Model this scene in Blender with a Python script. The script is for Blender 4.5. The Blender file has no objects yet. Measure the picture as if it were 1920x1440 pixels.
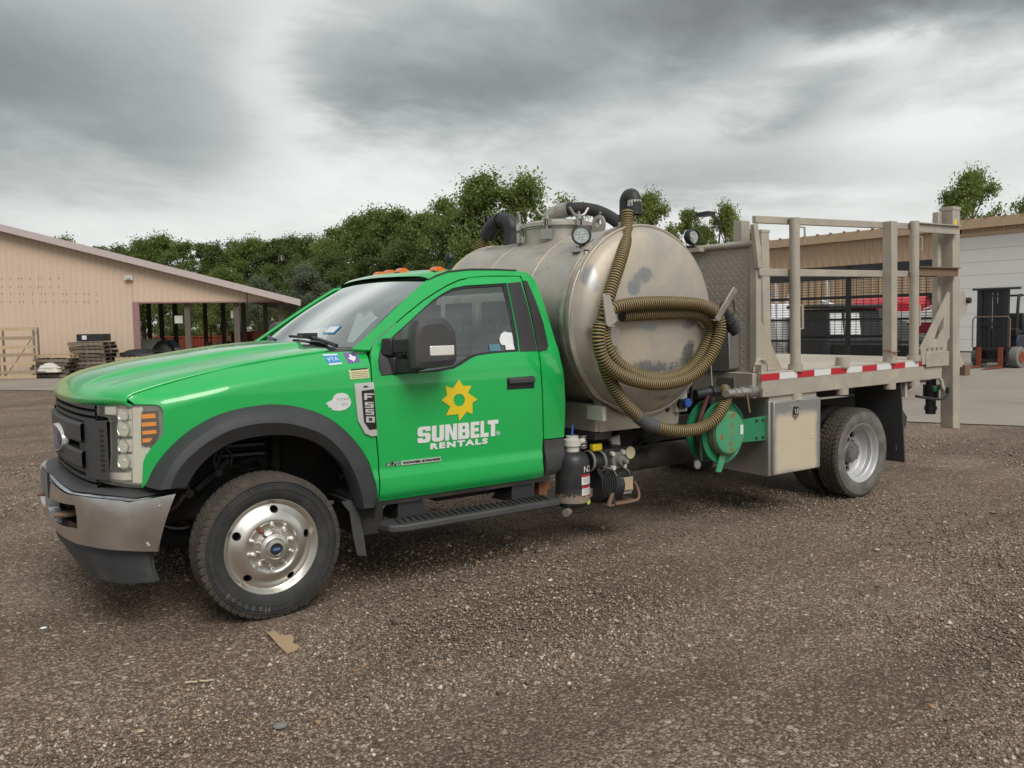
import bpy, bmesh, math, random
import numpy as np
from mathutils import Vector, Matrix
from mathutils.geometry import tessellate_polygon
rnd = random.Random(7)
C = bpy.context.scene.collection
scene = bpy.context.scene

# ------------------------------------------------------------------ camera
CAM = np.array((-1.5863, -5.6343, 1.6146)); YAW, PITCH, ROLL, FPX = .6115, -.0711, -.016, 1607.85
_f = np.array([math.sin(YAW)*math.cos(PITCH), math.cos(YAW)*math.cos(PITCH), math.sin(PITCH)])
_r = np.array([math.cos(YAW), -math.sin(YAW), 0.]); _u = np.cross(_r, _f)
_R = math.cos(ROLL)*_r + math.sin(ROLL)*_u; _U = -math.sin(ROLL)*_r + math.cos(ROLL)*_u
cd = bpy.data.cameras.new('camera'); cam = bpy.data.objects.new('camera', cd); C.objects.link(cam)
cd.sensor_width = 36; cd.lens = FPX/1920*36; cd.clip_start = .05; cd.clip_end = 3000
cam.matrix_world = Matrix(((_R[0], _U[0], -_f[0], CAM[0]), (_R[1], _U[1], -_f[1], CAM[1]), (_R[2], _U[2], -_f[2], CAM[2]), (0, 0, 0, 1)))
scene.camera = cam

# ------------------------------------------------------------------ sky, sun, exposure
SUN_AZ, SUN_EL = math.radians(192), math.radians(46)      # compass-like: 0 = +Y, clockwise
world = bpy.data.worlds.new('World'); scene.world = world; world.use_nodes = True

class X:                                   # tiny expression builder for math nodes
    nt = None
    def __init__(s, sock): s.s = sock
    @staticmethod
    def m(op, *a, clamp=False):
        n = X.nt.nodes.new('ShaderNodeMath'); n.operation = op; n.use_clamp = clamp
        for i, v in enumerate(a):
            if isinstance(v, X): X.nt.links.new(v.s, n.inputs[i])
            else: n.inputs[i].default_value = v
        return X(n.outputs[0])
    def __add__(s, o): return X.m('ADD', s, o)
    def __sub__(s, o): return X.m('SUBTRACT', s, o)
    def __rsub__(s, o): return X.m('SUBTRACT', o, s)
    def __mul__(s, o): return X.m('MULTIPLY', s, o)
    def __truediv__(s, o): return X.m('DIVIDE', s, o)
    __radd__ = __add__; __rmul__ = __mul__
def sstep(x, a, b):
    n = X.nt.nodes.new('ShaderNodeMapRange'); n.interpolation_type = 'SMOOTHSTEP'
    X.nt.links.new(x.s, n.inputs[0]); n.inputs[1].default_value = a; n.inputs[2].default_value = b
    return X(n.outputs[0])
def noise(vec, scale, detail=5, rough=.55, dist=0., out=0, dim='3D'):
    n = X.nt.nodes.new('ShaderNodeTexNoise'); n.noise_dimensions = dim
    if vec is not None: X.nt.links.new(vec, n.inputs['Vector'])
    n.inputs['Scale'].default_value = scale; n.inputs['Detail'].default_value = detail
    n.inputs['Roughness'].default_value = rough; n.inputs['Distortion'].default_value = dist
    return X(n.outputs[out])
def mixc(fac, a, b):
    n = X.nt.nodes.new('ShaderNodeMix'); n.data_type = 'RGBA'
    for i, v in ((0, fac), (6, a), (7, b)):
        if isinstance(v, X): X.nt.links.new(v.s, n.inputs[i])
        elif isinstance(v, (int, float)): n.inputs[i].default_value = v
        else: n.inputs[i].default_value = (*v, 1)
    return X(n.outputs[2])
def combine(x, y, z):
    n = X.nt.nodes.new('ShaderNodeCombineXYZ')
    for i, v in enumerate((x, y, z)):
        if isinstance(v, X): X.nt.links.new(v.s, n.inputs[i])
        else: n.inputs[i].default_value = v
    return n.outputs[0]
def sepxyz(sock):
    n = X.nt.nodes.new('ShaderNodeSeparateXYZ'); X.nt.links.new(sock, n.inputs[0])
    return [X(o) for o in n.outputs]

def build_sky():
    nt = X.nt = world.node_tree; nt.nodes.clear()
    out = nt.nodes.new('ShaderNodeOutputWorld'); bg = nt.nodes.new('ShaderNodeBackground')
    nt.links.new(bg.outputs[0], out.inputs[0])
    sky = nt.nodes.new('ShaderNodeTexSky'); sky.sky_type = 'NISHITA'; sky.sun_disc = False
    sky.sun_elevation = SUN_EL; sky.sun_rotation = SUN_AZ; sky.air_density = 1.5; sky.dust_density = 3
    tc = nt.nodes.new('ShaderNodeTexCoord')
    vr = nt.nodes.new('ShaderNodeVectorRotate'); vr.rotation_type = 'Z_AXIS'; vr.inputs['Angle'].default_value = YAW
    nt.links.new(tc.outputs['Generated'], vr.inputs['Vector'])
    x, y, z = sepxyz(vr.outputs[0])
    zc = X.m('MAXIMUM', z, 0.)
    px_, py_ = x/(zc+.19), y/(zc+.19)                     # a flat cloud deck seen in perspective
    deck = combine(px_, py_, 3.7)
    w = nt.nodes.new('ShaderNodeTexNoise'); w.inputs['Scale'].default_value = .55; w.inputs['Detail'].default_value = 3; nt.links.new(deck, w.inputs['Vector']); n1 = X(w.outputs[0])
    vm = nt.nodes.new('ShaderNodeVectorMath'); vm.operation = 'MULTIPLY_ADD'; nt.links.new(w.outputs[1], vm.inputs[0]); vm.inputs[1].default_value = (.8, .8, 0); nt.links.new(deck, vm.inputs[2])
    n2 = noise(vm.outputs[0], 1.5, 4, .58); n4 = noise(vm.outputs[0], 3.6, 4, .64); n5 = noise(vm.outputs[0], 10., 3, .64)
    az = X.m('ARCTAN2', x, y) + (n2-.5)*.24 + (n4-.5)*.11               # warped direction
    el = X.m('ARCSINE', z) + (n1-.5)*.10 + (n2-.5)*.06 + (n4-.5)*.05
    def blob(a, e, ra, re, tilt=0.):
        da, de = az-a, el-e
        u = (da + de*tilt)/ra; v = (de - da*tilt*.35)/re
        return X.m('POWER', 2.718, (u*u+v*v)*-1.)
    D = blob(-.56, .26, .26, .10)*.60 + blob(.14, .325, .31, .098)*.66 + blob(-.06, .245, .15, .045)*.42 \
        + blob(.52, .325, .26, .06)*.72 + blob(.31, .225, .06, .03)*.35 + blob(-.36, .19, .1, .05)*.2 + blob(.24, .155, .16, .035)*.38 + blob(-.9, .2, .3, .15)*.6
    D = D - blob(-.235, .27, .055, .10)*.35 - blob(.335, .265, .06, .022)*.42 - blob(.47, .20, .12, .03)*.25
    front = sstep(y, -.2, .45)
    far = sstep(n1*.7+n2*.3, .40, .66)*.8
    D = D*front + far*(1-front) + sstep(el, .42, .62)*(n1*.7)*front
    hi = sstep(z, .0, .22)*.75+.25
    D = D + (n2-.5)*.58 + (n1-.5)*.46 + ((n4-.5)*.30 + (n5-.5)*.10)*hi + .115
    D = X.m('MINIMUM', X.m('MAXIMUM', D, 0.), 1.)
    ramp = nt.nodes.new('ShaderNodeValToRGB'); cr = ramp.color_ramp
    cr.elements[0].position = 0; cr.elements[0].color = (.74, .755, .74, 1)
    cr.elements[1].position = 1; cr.elements[1].color = (.155, .166, .168, 1)
    for p, c in ((.22, (.60, .62, .605)), (.48, (.415, .44, .437)), (.75, (.26, .277, .28))):
        e = cr.elements.new(p); e.color = (*c, 1)
    nt.links.new(D.s, ramp.inputs[0])
    glow = mixc(X.m('POWER', 2.718, X.m('ABSOLUTE', z)*-16.)*.45, X(ramp.outputs[0]), (.70, .715, .68))
    sk = nt.nodes.new('ShaderNodeVectorMath'); sk.operation = 'SCALE'; sk.inputs['Scale'].default_value = .08
    nt.links.new(sky.outputs[0], sk.inputs[0])
    fin = mixc(.97, X(sk.outputs[0]), glow)
    nt.links.new(fin.s, bg.inputs['Color']); bg.inputs['Strength'].default_value = .65
build_sky(); world.cycles.sampling_method = 'MANUAL'; world.cycles.sample_map_resolution = 256

sd = bpy.data.lights.new('sun', 'SUN'); sun = bpy.data.objects.new('sun', sd); C.objects.link(sun)
sd.energy = 1.3; sd.angle = math.radians(34); sd.color = (1, .96, .9)
sdir = Vector((math.sin(SUN_AZ)*math.cos(SUN_EL), math.cos(SUN_AZ)*math.cos(SUN_EL), math.sin(SUN_EL)))
sun.rotation_euler = (-sdir).to_track_quat('-Z', 'Y').to_euler()
sun.location = (0, -10, 30)
vs = scene.view_settings; vs.view_transform = 'Standard'; vs.look = 'None'; vs.gamma = 1; vs.exposure = .87; vs.use_curve_mapping = False
scene.render.resolution_x = 1024; scene.render.resolution_y = 768
scene.cycles.max_bounces = 5; scene.cycles.diffuse_bounces = 3; scene.cycles.glossy_bounces = 3; scene.cycles.transmission_bounces = 4; scene.cycles.transparent_max_bounces = 8; scene.cycles.caustics_reflective = False; scene.cycles.caustics_refractive = False

# ------------------------------------------------------------------ measuring: photo pixel -> point on a known plane or surface
def ray(u, v): return _f + _R*(u-960)/FPX - _U*(v-720)/FPX
def at(u, v, axis, val):
    i = 'xyz'.index(axis); d = ray(u, v); t = (val-CAM[i])/d[i]
    return CAM + t*d
def hit(u, v, F, t0=3.5, t1=9.0):          # F(point) changes sign on the surface
    d = ray(u, v); n = 120; a = t0; fa = F(CAM+a*d)
    for k in range(1, n+1):
        b = t0+(t1-t0)*k/n; fb = F(CAM+b*d)
        if fa*fb <= 0:
            for _ in range(30):
                m = (a+b)/2; fm = F(CAM+m*d)
                if fa*fm <= 0: b = m
                else: a, fa = m, fm
            return CAM+(a+b)/2*d
        a, fa = b, fb
    raise ValueError('no hit %s' % ((u, v),))

# ------------------------------------------------------------------ mesh helpers
def interp(x, pts):
    if x <= pts[0][0]: return pts[0][1]
    for (a, b), (c, d) in zip(pts, pts[1:]):
        if x <= c:
            return b+(d-b)*(x-a)/(c-a)
    return pts[-1][1]
def smooth_curve(pts, n):                   # Catmull-Rom through points
    P = [np.array(p, float) for p in pts]; P = [2*P[0]-P[1]]+P+[2*P[-1]-P[-2]]; out = []
    for i in range(1, len(P)-2):
        for k in range(n):
            t = k/n; a, b, c, d = P[i-1:i+3]
            out.append(.5*((2*b)+(c-a)*t+(2*a-5*b+4*c-d)*t*t+(3*b-a-3*c+d)*t**3))
    out.append(P[-2]); return out

def link(name, me, mat, parent=None, sharp=35, bevel=0, bseg=2):
    o = bpy.data.objects.new(name, me); C.objects.link(o)
    if mat is not None:
        for m in (mat if isinstance(mat, (list, tuple)) else [mat]): me.materials.append(m)
    if sharp is not None:
        me.polygons.foreach_set('use_smooth', [True]*len(me.polygons))
        me.set_sharp_from_angle(angle=math.radians(sharp))
    if parent is not None: o.parent = parent
    if bevel:
        b = o.modifiers.new('bevel', 'BEVEL'); b.width = bevel; b.segments = bseg; b.limit_method = 'ANGLE'; b.angle_limit = math.radians(40)
        b.harden_normals = False
    return o

class MB:
    def __init__(s): s.v = []; s.f = []; s.mi = []; s.cur = 0
    def mat(s, i): s.cur = i; return s
    def add(s, vs, fs):
        n = len(s.v); s.v += [tuple(map(float, p)) for p in vs]; s.f += [tuple(i+n for i in f) for f in fs]; s.mi += [s.cur]*len(fs); return s
    def box(s, lo, hi, M=None):
        x0, y0, z0 = lo; x1, y1, z1 = hi
        v = [(x0,y0,z0),(x1,y0,z0),(x1,y1,z0),(x0,y1,z0),(x0,y0,z1),(x1,y0,z1),(x1,y1,z1),(x0,y1,z1)]
        if M is not None: v = [M @ Vector(p) for p in v]
        return s.add(v, [(0,3,2,1),(4,5,6,7),(0,1,5,4),(1,2,6,5),(2,3,7,6),(3,0,4,7)])
    def hexa(s, bot, top):
        return s.add(list(bot)+list(top), [(0,3,2,1),(4,5,6,7),(0,1,5,4),(1,2,6,5),(2,3,7,6),(3,0,4,7)])
    def bar(s, a, b, w, h, up=(0,0,1)):      # rectangular bar from a to b
        a, b = Vector(a), Vector(b); d = (b-a).normalized(); up = Vector(up)
        if abs(d.dot(up)) > .99: up = Vector((1,0,0))
        sx = d.cross(up).normalized()*w/2; sz = sx.cross(d).normalized()*h/2
        q = lambda p: [p-sx-sz, p+sx-sz, p+sx+sz, p-sx+sz]
        return s.add(q(a)+q(b), [(3,2,1,0),(4,5,6,7),(0,1,5,4),(1,2,6,5),(2,3,7,6),(3,0,4,7)])
    def cyl(s, a, b, r0, r1=None, n=16, caps=True):
        a, b = Vector(a), Vector(b); r1 = r0 if r1 is None else r1; d = (b-a).normalized()
        u = d.orthogonal().normalized(); w = d.cross(u); vs = []
        for p, r in ((a, r0), (b, r1)):
            vs += [p+(u*math.cos(2*math.pi*k/n)+w*math.sin(2*math.pi*k/n))*r for k in range(n)]
        fs = [(k, (k+1)%n, n+(k+1)%n, n+k) for k in range(n)]
        if caps: fs += [tuple(range(n))[::-1], tuple(range(n, 2*n))]
        return s.add(vs, fs)
    def tube(s, pts, r, n=10, caps=True, rf=None):
        P = [Vector(p) for p in pts]; T = []
        for i in range(len(P)):
            T.append((P[min(i+1, len(P)-1)]-P[max(i-1, 0)]).normalized())
        u = T[0].orthogonal().normalized(); vs = []
        for i, p in enumerate(P):
            u = (u - T[i]*u.dot(T[i])).normalized(); w = T[i].cross(u); rr = rf(i) if rf else r
            vs += [p+(u*math.cos(2*math.pi*k/n)+w*math.sin(2*math.pi*k/n))*rr for k in range(n)]
        m = len(P); fs = [(i*n+k, i*n+(k+1)%n, (i+1)*n+(k+1)%n, (i+1)*n+k) for i in range(m-1) for k in range(n)]
        if caps: fs += [tuple(range(n))[::-1], tuple(range((m-1)*n, m*n))]
        return s.add(vs, fs)
    def lathe(s, prof, o, axis, n=48, caps=False):   # prof: (radius, distance along axis)
        o, d = Vector(o), Vector(axis).normalized(); u = d.orthogonal().normalized()
        if abs(d.y) > .9: u = Vector((1, 0, 0))
        w = d.cross(u); vs = []
        for r, h in prof:
            vs += [o+d*h+(u*math.cos(2*math.pi*k/n)+w*math.sin(2*math.pi*k/n))*r for k in range(n)]
        m = len(prof); fs = [(i*n+k, i*n+(k+1)%n, (i+1)*n+(k+1)%n, (i+1)*n+k) for i in range(m-1) for k in range(n)]
        if caps: fs += [tuple(range(n))[::-1], tuple(range((m-1)*n, m*n))]
        return s.add(vs, fs)
    def prism(s, poly, axis, a, b):           # poly in the two other axes, extruded from a to b
        i = 'xyz'.index(axis)
        def P(p, t):
            q = list(p); q.insert(i, t); return q
        n = len(poly); vs = [P(p, a) for p in poly]+[P(p, b) for p in poly]
        fs = [tuple(range(n)), tuple(range(n, 2*n))[::-1]]+[(k, n+k, n+(k+1)%n, (k+1)%n) for k in range(n)]
        return s.add(vs, fs)
    def sphere(s, c, r, n=12, m=8, sc=(1,1,1)):
        vs = []; c = Vector(c)
        for i in range(m+1):
            t = math.pi*i/m
            vs += [c+Vector((r*sc[0]*math.sin(t)*math.cos(2*math.pi*k/n), r*sc[1]*math.sin(t)*math.sin(2*math.pi*k/n), r*sc[2]*math.cos(t))) for k in range(n)]
        return s.add(vs, [(i*n+k, (i+1)*n+k, (i+1)*n+(k+1)%n, i*n+(k+1)%n) for i in range(m) for k in range(n)])
    def grid(s, rows, closed=False):
        m, n = len(rows), len(rows[0])
        return s.add([p for r in rows for p in r], [(i*n+k, i*n+(k+1)%n, (i+1)*n+(k+1)%n, (i+1)*n+k) for i in range(m-1) for k in range(n if closed else n-1)])
    def build(s, name, mat, parent=None, sharp=35, bevel=0, fix=True, bseg=2):
        me = bpy.data.meshes.new(name); me.from_pydata(s.v, [], s.f)
        if fix:
            bm = bmesh.new(); bm.from_mesh(me); bmesh.ops.recalc_face_normals(bm, faces=bm.faces)
            bm.to_mesh(me); bm.free()
        me.polygons.foreach_set('material_index', s.mi); me.update()
        return link(name, me, mat, parent, sharp, bevel, bseg)

def empty(name, loc=(0,0,0), rz=0):
    o = bpy.data.objects.new(name, None); C.objects.link(o); o.location = loc; o.rotation_euler = (0,0,rz); o.empty_display_size = .3; return o
def tag(o, label, cat, group=None):
    o['label'] = label; o['category'] = cat
    if group: o['group'] = group
    return o
def copy_tree(o, parent=None):
    c = o.copy(); C.objects.link(c); c.parent = parent
    for ch in list(o.children): copy_tree(ch, c)
    return c
def structure(o): o['kind'] = 'structure'; return o

def panel(name, loop, holes, f, mat, parent, da=.06, db=.03, th=.012, flip=1, out=None, mirror=False, rim=True):
    """Curved sheet: 2-D outline (a,b) with holes, mapped by f(a,b)->point, analytic normals, turned-in edge."""
    bm = bmesh.new(); Ls = [[(float(a), float(b)) for a, b in L] for L in [loop]+list(holes)]
    vs = [bm.verts.new((a, b, 0)) for L in Ls for a, b in L]
    for t in tessellate_polygon([[Vector((a, b, 0)) for a, b in L] for L in Ls]):
        try: bm.faces.new([vs[k] for k in t])
        except ValueError: pass
    A = [a for a, b in loop]; B = [b for a, b in loop]
    for lo, hi, st, no in ((min(A), max(A), da, (1,0,0)), (min(B), max(B), db, (0,1,0))):
        k = 1
        while lo+k*st < hi-1e-4:
            c = (lo+k*st, 0, 0) if no[0] else (0, lo+k*st, 0)
            bmesh.ops.bisect_plane(bm, geom=bm.verts[:]+bm.edges[:]+bm.faces[:], plane_co=c, plane_no=no, dist=1e-5); k += 1
    bm.verts.index_update(); bm.verts.ensure_lookup_table(); bm.faces.ensure_lookup_table()
    s = -1 if mirror else 1
    def pos(a, b):
        p = f(a, b); return Vector((p[0], s*p[1], p[2]))
    def nor(a, b):
        e = .004; n = (pos(a+e, b)-pos(a-e, b)).cross(pos(a, b+e)-pos(a, b-e))
        if n.length < 1e-12: return Vector((0, -1, 0))
        n.normalize()
        o = out(a, b) if out else (0, -1, 0)
        return n if n.dot(Vector((o[0], s*o[1], o[2]))) > 0 else -n
    ab = [(v.co.x, v.co.y) for v in bm.verts]; N = [nor(a, b) for a, b in ab]; P = [pos(a, b) for a, b in ab]
    verts = list(P); faces = []; 
    for fc in bm.faces:
        idx = [v.index for v in fc.verts]
        n = (P[idx[1]]-P[idx[0]]).cross(P[idx[2]]-P[idx[0]])
        if n.dot(N[idx[0]]) < 0: idx.reverse()
        faces.append(tuple(idx))
    no = len(faces)
    if rim:
        def inn(i): verts.append(P[i]-N[i]*th); return len(verts)-1
        def dup(i): verts.append(P[i]); return len(verts)-1
        for e in bm.edges:
            if len(e.link_faces) == 1:
                i, j = e.verts[0].index, e.verts[1].index; faces.append((dup(i), dup(j), inn(j), inn(i)))
    bm.free()
    me = bpy.data.meshes.new(name); me.from_pydata(verts, [], faces); me.update()
    me.polygons.foreach_set('use_smooth', [k < no for k in range(len(faces))])
    cn = []
    for k, p in enumerate(me.polygons):
        for vi in p.vertices: cn.append(tuple(N[vi]) if k < no else tuple(p.normal))
    me.normals_split_custom_set(cn)
    return link(name, me, mat, parent, sharp=None)

def text_mesh(name, body, size, place, mat, parent, bold=0., sx=1., align='CENTER', shear=0., spacing=1., th=.0):
    """Lettering: flat outlines placed by place(u, v) -> point, u along the line, v up."""
    cu = bpy.data.curves.new(name, 'FONT'); cu.body = body; cu.size = size; cu.offset = bold; cu.align_x = align; cu.shear = shear; cu.space_character = spacing
    cu.fill_mode = 'FRONT'; cu.resolution_u = 4
    o = bpy.data.objects.new(name, cu); C.objects.link(o)
    dg = bpy.context.evaluated_depsgraph_get(); me = bpy.data.meshes.new_from_object(o.evaluated_get(dg))
    bpy.data.objects.remove(o); bpy.data.curves.remove(cu)
    for v in me.vertices: v.co = Vector(place(v.co.x*sx, v.co.y))
    me.materials.clear(); me.polygons.foreach_set('use_smooth', [False]*len(me.polygons)); me.update()
    return link(name, me, mat, parent, sharp=None)
# ------------------------------------------------------------------ materials (all procedural)
MATS = {}
def newmat(name):
    m = bpy.data.materials.new(name); m.use_nodes = True; X.nt = m.node_tree
    b = m.node_tree.nodes['Principled BSDF']; MATS[name] = m
    return m, b
def setc(b, key, v):
    if isinstance(v, X): X.nt.links.new(v.s, b.inputs[key])
    elif isinstance(v, (tuple, list)): b.inputs[key].default_value = (*v, 1) if len(v) == 3 else v
    else: b.inputs[key].default_value = v
def objco():
    return X.nt.nodes.new('ShaderNodeTexCoord').outputs['Object']
def stretch(vec, sc):
    n = X.nt.nodes.new('ShaderNodeMapping'); X.nt.links.new(vec, n.inputs[0]); n.inputs['Scale'].default_value = sc; return n.outputs[0]
def bump(b, h, strength=.3, dist=.01):
    n = X.nt.nodes.new('ShaderNodeBump'); n.inputs['Strength'].default_value = strength; n.inputs['Distance'].default_value = dist
    X.nt.links.new(h.s, n.inputs['Height']); X.nt.links.new(n.outputs[0], b.inputs['Normal'])
def mul(c, k): return tuple(min(1, x*k) for x in c)
def M(name, col, rough=.5, metal=0., coat=0., vs_=6., va=.14, dust=0., dustc=(.36, .31, .25), dscale=3., bmp=0., bscale=80., spec=.5, rv=.1, sx=(1,1,1), drange=(.45, .75)):
    m, b = newmat(name); co = stretch(objco(), sx)
    n = noise(co, vs_, 6, .6)
    c = mixc(n, mul(col, 1-va), mul(col, 1+va))
    if dust:
        d = sstep(noise(co, dscale, 7, .62), *drange)*dust
        c = mixc(d, c, dustc)
        setc(b, 'Roughness', X.m('MINIMUM', d*.45 + rough + (n-.5)*rv, 1.))
        if metal: setc(b, 'Metallic', metal*(1-d))
    else:
        setc(b, 'Roughness', (n-.5)*rv + rough); setc(b, 'Metallic', metal)
    setc(b, 'Base Color', c); setc(b, 'Coat Weight', coat); setc(b, 'Coat Roughness', .04); setc(b, 'Specular IOR Level', spec)
    if bmp: bump(b, noise(co, bscale, 4, .6), bmp, .004)
    return m

GREEN = (.011, .455, .098)
def paint():
    m, b = newmat('green_paint'); co = objco()
    n = noise(co, 2.2, 6, .6); x, y, z = sepxyz(co)
    c = mixc(n, mul(GREEN, .93), mul(GREEN, 1.06))
    grime = sstep(noise(stretch(co, (1, 1, 2)), 3.5, 8, .65), .56, .86)*.22
    c = mixc(grime, c, (.16, .30, .16))
    setc(b, 'Base Color', c); setc(b, 'Roughness', .36+0*n if False else (n-.5)*.1+.34); setc(b, 'Coat Weight', .9); setc(b, 'Coat Roughness', X.m('ADD', grime*.3, .025))
    return m
def hood_paint():                          # clear coat burnt off in a patch along the middle of the nose
    m, b = newmat('green_paint_faded'); co = objco(); x, y, z = sepxyz(co)
    n = noise(co, 5, 7, .65); c = mixc(n, mul(GREEN, .95), mul(GREEN, 1.05))
    worn = sstep(y + (n-.5)*.22 - (x+.6)*.05, .10, .17)*sstep((x*-1.) + (n-.5)*.5, -.55, -.1)
    c = mixc(worn*.85, c, mixc(noise(co, 30, 5, .6), (.26, .33, .12), (.42, .40, .22)))
    setc(b, 'Base Color', c); setc(b, 'Roughness', worn*.25+.34); setc(b, 'Coat Weight', .9-worn*.7); setc(b, 'Coat Roughness', .07)
    return m
paint(); hood_paint()
STEEL = (.47, .445, .41)
def tank_shell():
    m, b = newmat('tank_steel'); co = objco(); n = noise(stretch(co, (6, 1, 6)), 1.6, 8, .65); n2 = noise(co, 1.7, 6, .6)
    d = sstep(n2*.6+n*.5, .42, .72)
    stn = sstep(noise(stretch(co, (3, 1, 1)), 2.4, 9, .72, .8), .46, .66)
    c = mixc(stn*.55, mixc(d, mixc(n, (.45, .44, .42), (.54, .52, .49)), (.51, .455, .385)), (.36, .285, .215))
    setc(b, 'Base Color', c); setc(b, 'Metallic', X.m('SUBTRACT', .75, d*.45)); setc(b, 'Roughness', d*.14+.36)
    bump(b, noise(stretch(co, (40, 2, 40)), 2, 3, .5), .06, .003); return m
def tank_head():                           # dusty dished end with rubbed, cleaner patches
    m, b = newmat('tank_head_steel'); co = objco(); x, y, z = sepxyz(co)
    n = noise(stretch(co, (2.2, 1, 2.2)), 1.5, 8, .66, .6); fine = noise(stretch(co, (22, 1, 5)), 2., 6, .65); st = noise(stretch(co, (5, 1, 26)), 2., 5, .6)
    def blob(cx, cz, rx, rz):
        u = (x-cx)/rx; v = (z-cz)/rz
        return X.m('POWER', 2.718, (u*u+v*v)*-1.)
    def pb(u, v, ru, rv):
        c = at(u, v, 'y', -1.12); return blob(c[0], c[2], ru, rv)
    rub = pb(1118,520,.07,.13)+pb(1185,540,.09,.09)*1.0+pb(1208,515,.09,.07)*1.05+pb(1212,612,.13,.05)*1.1+pb(1285,607,.11,.045)*1.1+pb(1225,690,.30,.075)*1.05+pb(1290,655,.10,.12)+pb(1150,665,.08,.09)*.8+pb(1250,745,.22,.035)*.8+pb(1140,450,.06,.05)*.6
    rub = sstep(rub + (n-.5)*1.3 + (fine-.5)*1.0 + (st-.5)*.6, .50, .88)
    dusty = mixc(sstep(n, .35, .68), (.41, .385, .345), (.53, .46, .365))
    c = mixc(rub*.85, dusty, mixc(fine, (.24, .25, .27), (.38, .385, .40)))
    setc(b, 'Base Color', c); setc(b, 'Metallic', rub*.45+.3); setc(b, 'Roughness', X.m('SUBTRACT', .55, rub*.14)); bump(b, st, .05, .003); return m
tank_shell(); tank_head()
def diamond(name, col, axes, pitch=.03):
    m, b = newmat(name); co = objco(); s = dict(zip('xyz', sepxyz(co))); u, v = s[axes[0]]/pitch, s[axes[1]]/pitch
    def lat(u, v, sg):
        fu = X.m('FRACT', u+100.)-.5; fv = X.m('FRACT', v+100.)-.5
        a = (fu+fv*sg)*.7071; c = (fv-fu*sg)*.7071; return sstep((a*a)*9.+(c*c)*95., 1., .25)
    h = X.m('MAXIMUM', lat(u, v, 1.), lat(u+.5, v+.5, -1.)); n = noise(co, 2.3, 7, .62)
    c = mixc(sstep(n, .3, .7), mul(col, .9), mul(col, 1.1)); c = mixc(h*.45, c, mul(col, 1.5))
    setc(b, 'Base Color', c); setc(b, 'Metallic', .3); setc(b, 'Roughness', .48); bump(b, h, 1., .006); return m
diamond('diamond_plate_yz', (.47, .43, .375), 'yz', .062); diamond('diamond_plate_xz', (.52, .45, .36), 'xz', .04)
diamond('diamond_plate_dark', (.035, .037, .042), 'xz', .06)
M('bed_paint', (.44, .40, .34), .48, .2, dust=.75, dustc=(.53, .455, .35), dscale=4.5, va=.22, vs_=7)
M('bed_deck', (.50, .44, .36), .6, .1, dust=.8, dustc=(.58, .49, .38), dscale=2)
M('aluminium', (.52, .51, .50), .36, .85, dust=.3, dustc=(.55, .47, .36), dscale=1.6, vs_=30, va=.08, sx=(1, 1, .2))
def toolbox_door():
    m, b = newmat('toolbox_steel'); co = objco(); x, y, z = sepxyz(co); n = noise(co, 3.5, 6, .6); br = noise(stretch(co, (1, 1, 30)), 4, 4, .5)
    inside = sstep(X.m('ABSOLUTE', x-4.36)+(n-.5)*.12, .30, .22)*sstep(X.m('ABSOLUTE', z-.60)+(n-.5)*.10, .28, .20)
    c = mixc(inside*.9, mixc(br, (.40, .40, .40), (.52, .52, .51)), mixc(n, (.56, .47, .33), (.62, .53, .39)))
    setc(b, 'Base Color', c); setc(b, 'Metallic', X.m('SUBTRACT', .8, inside*.75)); setc(b, 'Roughness', inside*.25+.36); return m
toolbox_door()
M('black_plastic', (.058, .059, .062), .55, va=.2, dust=.18, dustc=(.14, .13, .12), dscale=5, bmp=.05, bscale=300)
M('flare_plastic', (.040, .042, .046), .62, va=.12, dust=.25, dustc=(.10, .10, .10), dscale=4)
M('trim_black', (.022, .022, .025), .38, va=.2)
M('pillar_black', (.035, .034, .036), .45, va=.1)
M('air_dam', (.045, .048, .053), .6, va=.3, dust=.4, dustc=(.12, .115, .11), dscale=6)
def tyre_mat():
    m, b = newmat('rubber'); co = objco(); n = noise(co, 9, 6, .65); d = sstep(n, .4, .75)
    setc(b, 'Base Color', mixc(d*.5, (.028, .029, .031), (.085, .078, .068))); setc(b, 'Roughness', .78); return m
tyre_mat()
M('tread_dust', (.062, .053, .044), .9, va=.35, vs_=14, dust=.6, dustc=(.13, .105, .08), dscale=10); M('rubber_letter', (.065, .064, .062), .8); M('rubber_dusty', (.10, .098, .092), .85, va=.3, dust=.8, dustc=(.19, .18, .155), dscale=8, drange=(.35, .6))
def chrome(name, col, rough, dent=0.):
    m, b = newmat(name); co = objco(); n = noise(co, 5, 7, .66); d = sstep(noise(co, 2.0, 8, .7), .52, 1.05)
    setc(b, 'Base Color', mixc(d*.4, col, (.45, .41, .36))); setc(b, 'Metallic', X.m('SUBTRACT', 1., d*.35)); setc(b, 'Roughness', d*.25+(n-.5)*.12+rough)
    if dent: bump(b, noise(co, 6, 2, .4), dent, .03)
    return m
chrome('bumper_chrome', (.70, .715, .74), .20, .08); chrome('wheel_chrome', (.74, .715, .67), .33); chrome('bright_metal', (.75, .74, .72), .25)
M('wheel_silver', (.52, .53, .55), .40, .25, dust=.35, dustc=(.42, .36, .30), dscale=7)
M('rust', (.20, .085, .04), .85, va=.35, vs_=20); M('hub_grey', (.16, .165, .17), .6, .3, va=.3, dust=.5, dustc=(.25, .2, .15))
M('frame_black', (.020, .019, .018), .75, va=.4, dust=.55, dustc=(.085, .07, .055), dscale=5, bmp=.2, bscale=40)
M('liner', (.05, .046, .042), .9, va=.3, dust=.9, dustc=(.15, .12, .095), dscale=3)
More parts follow.
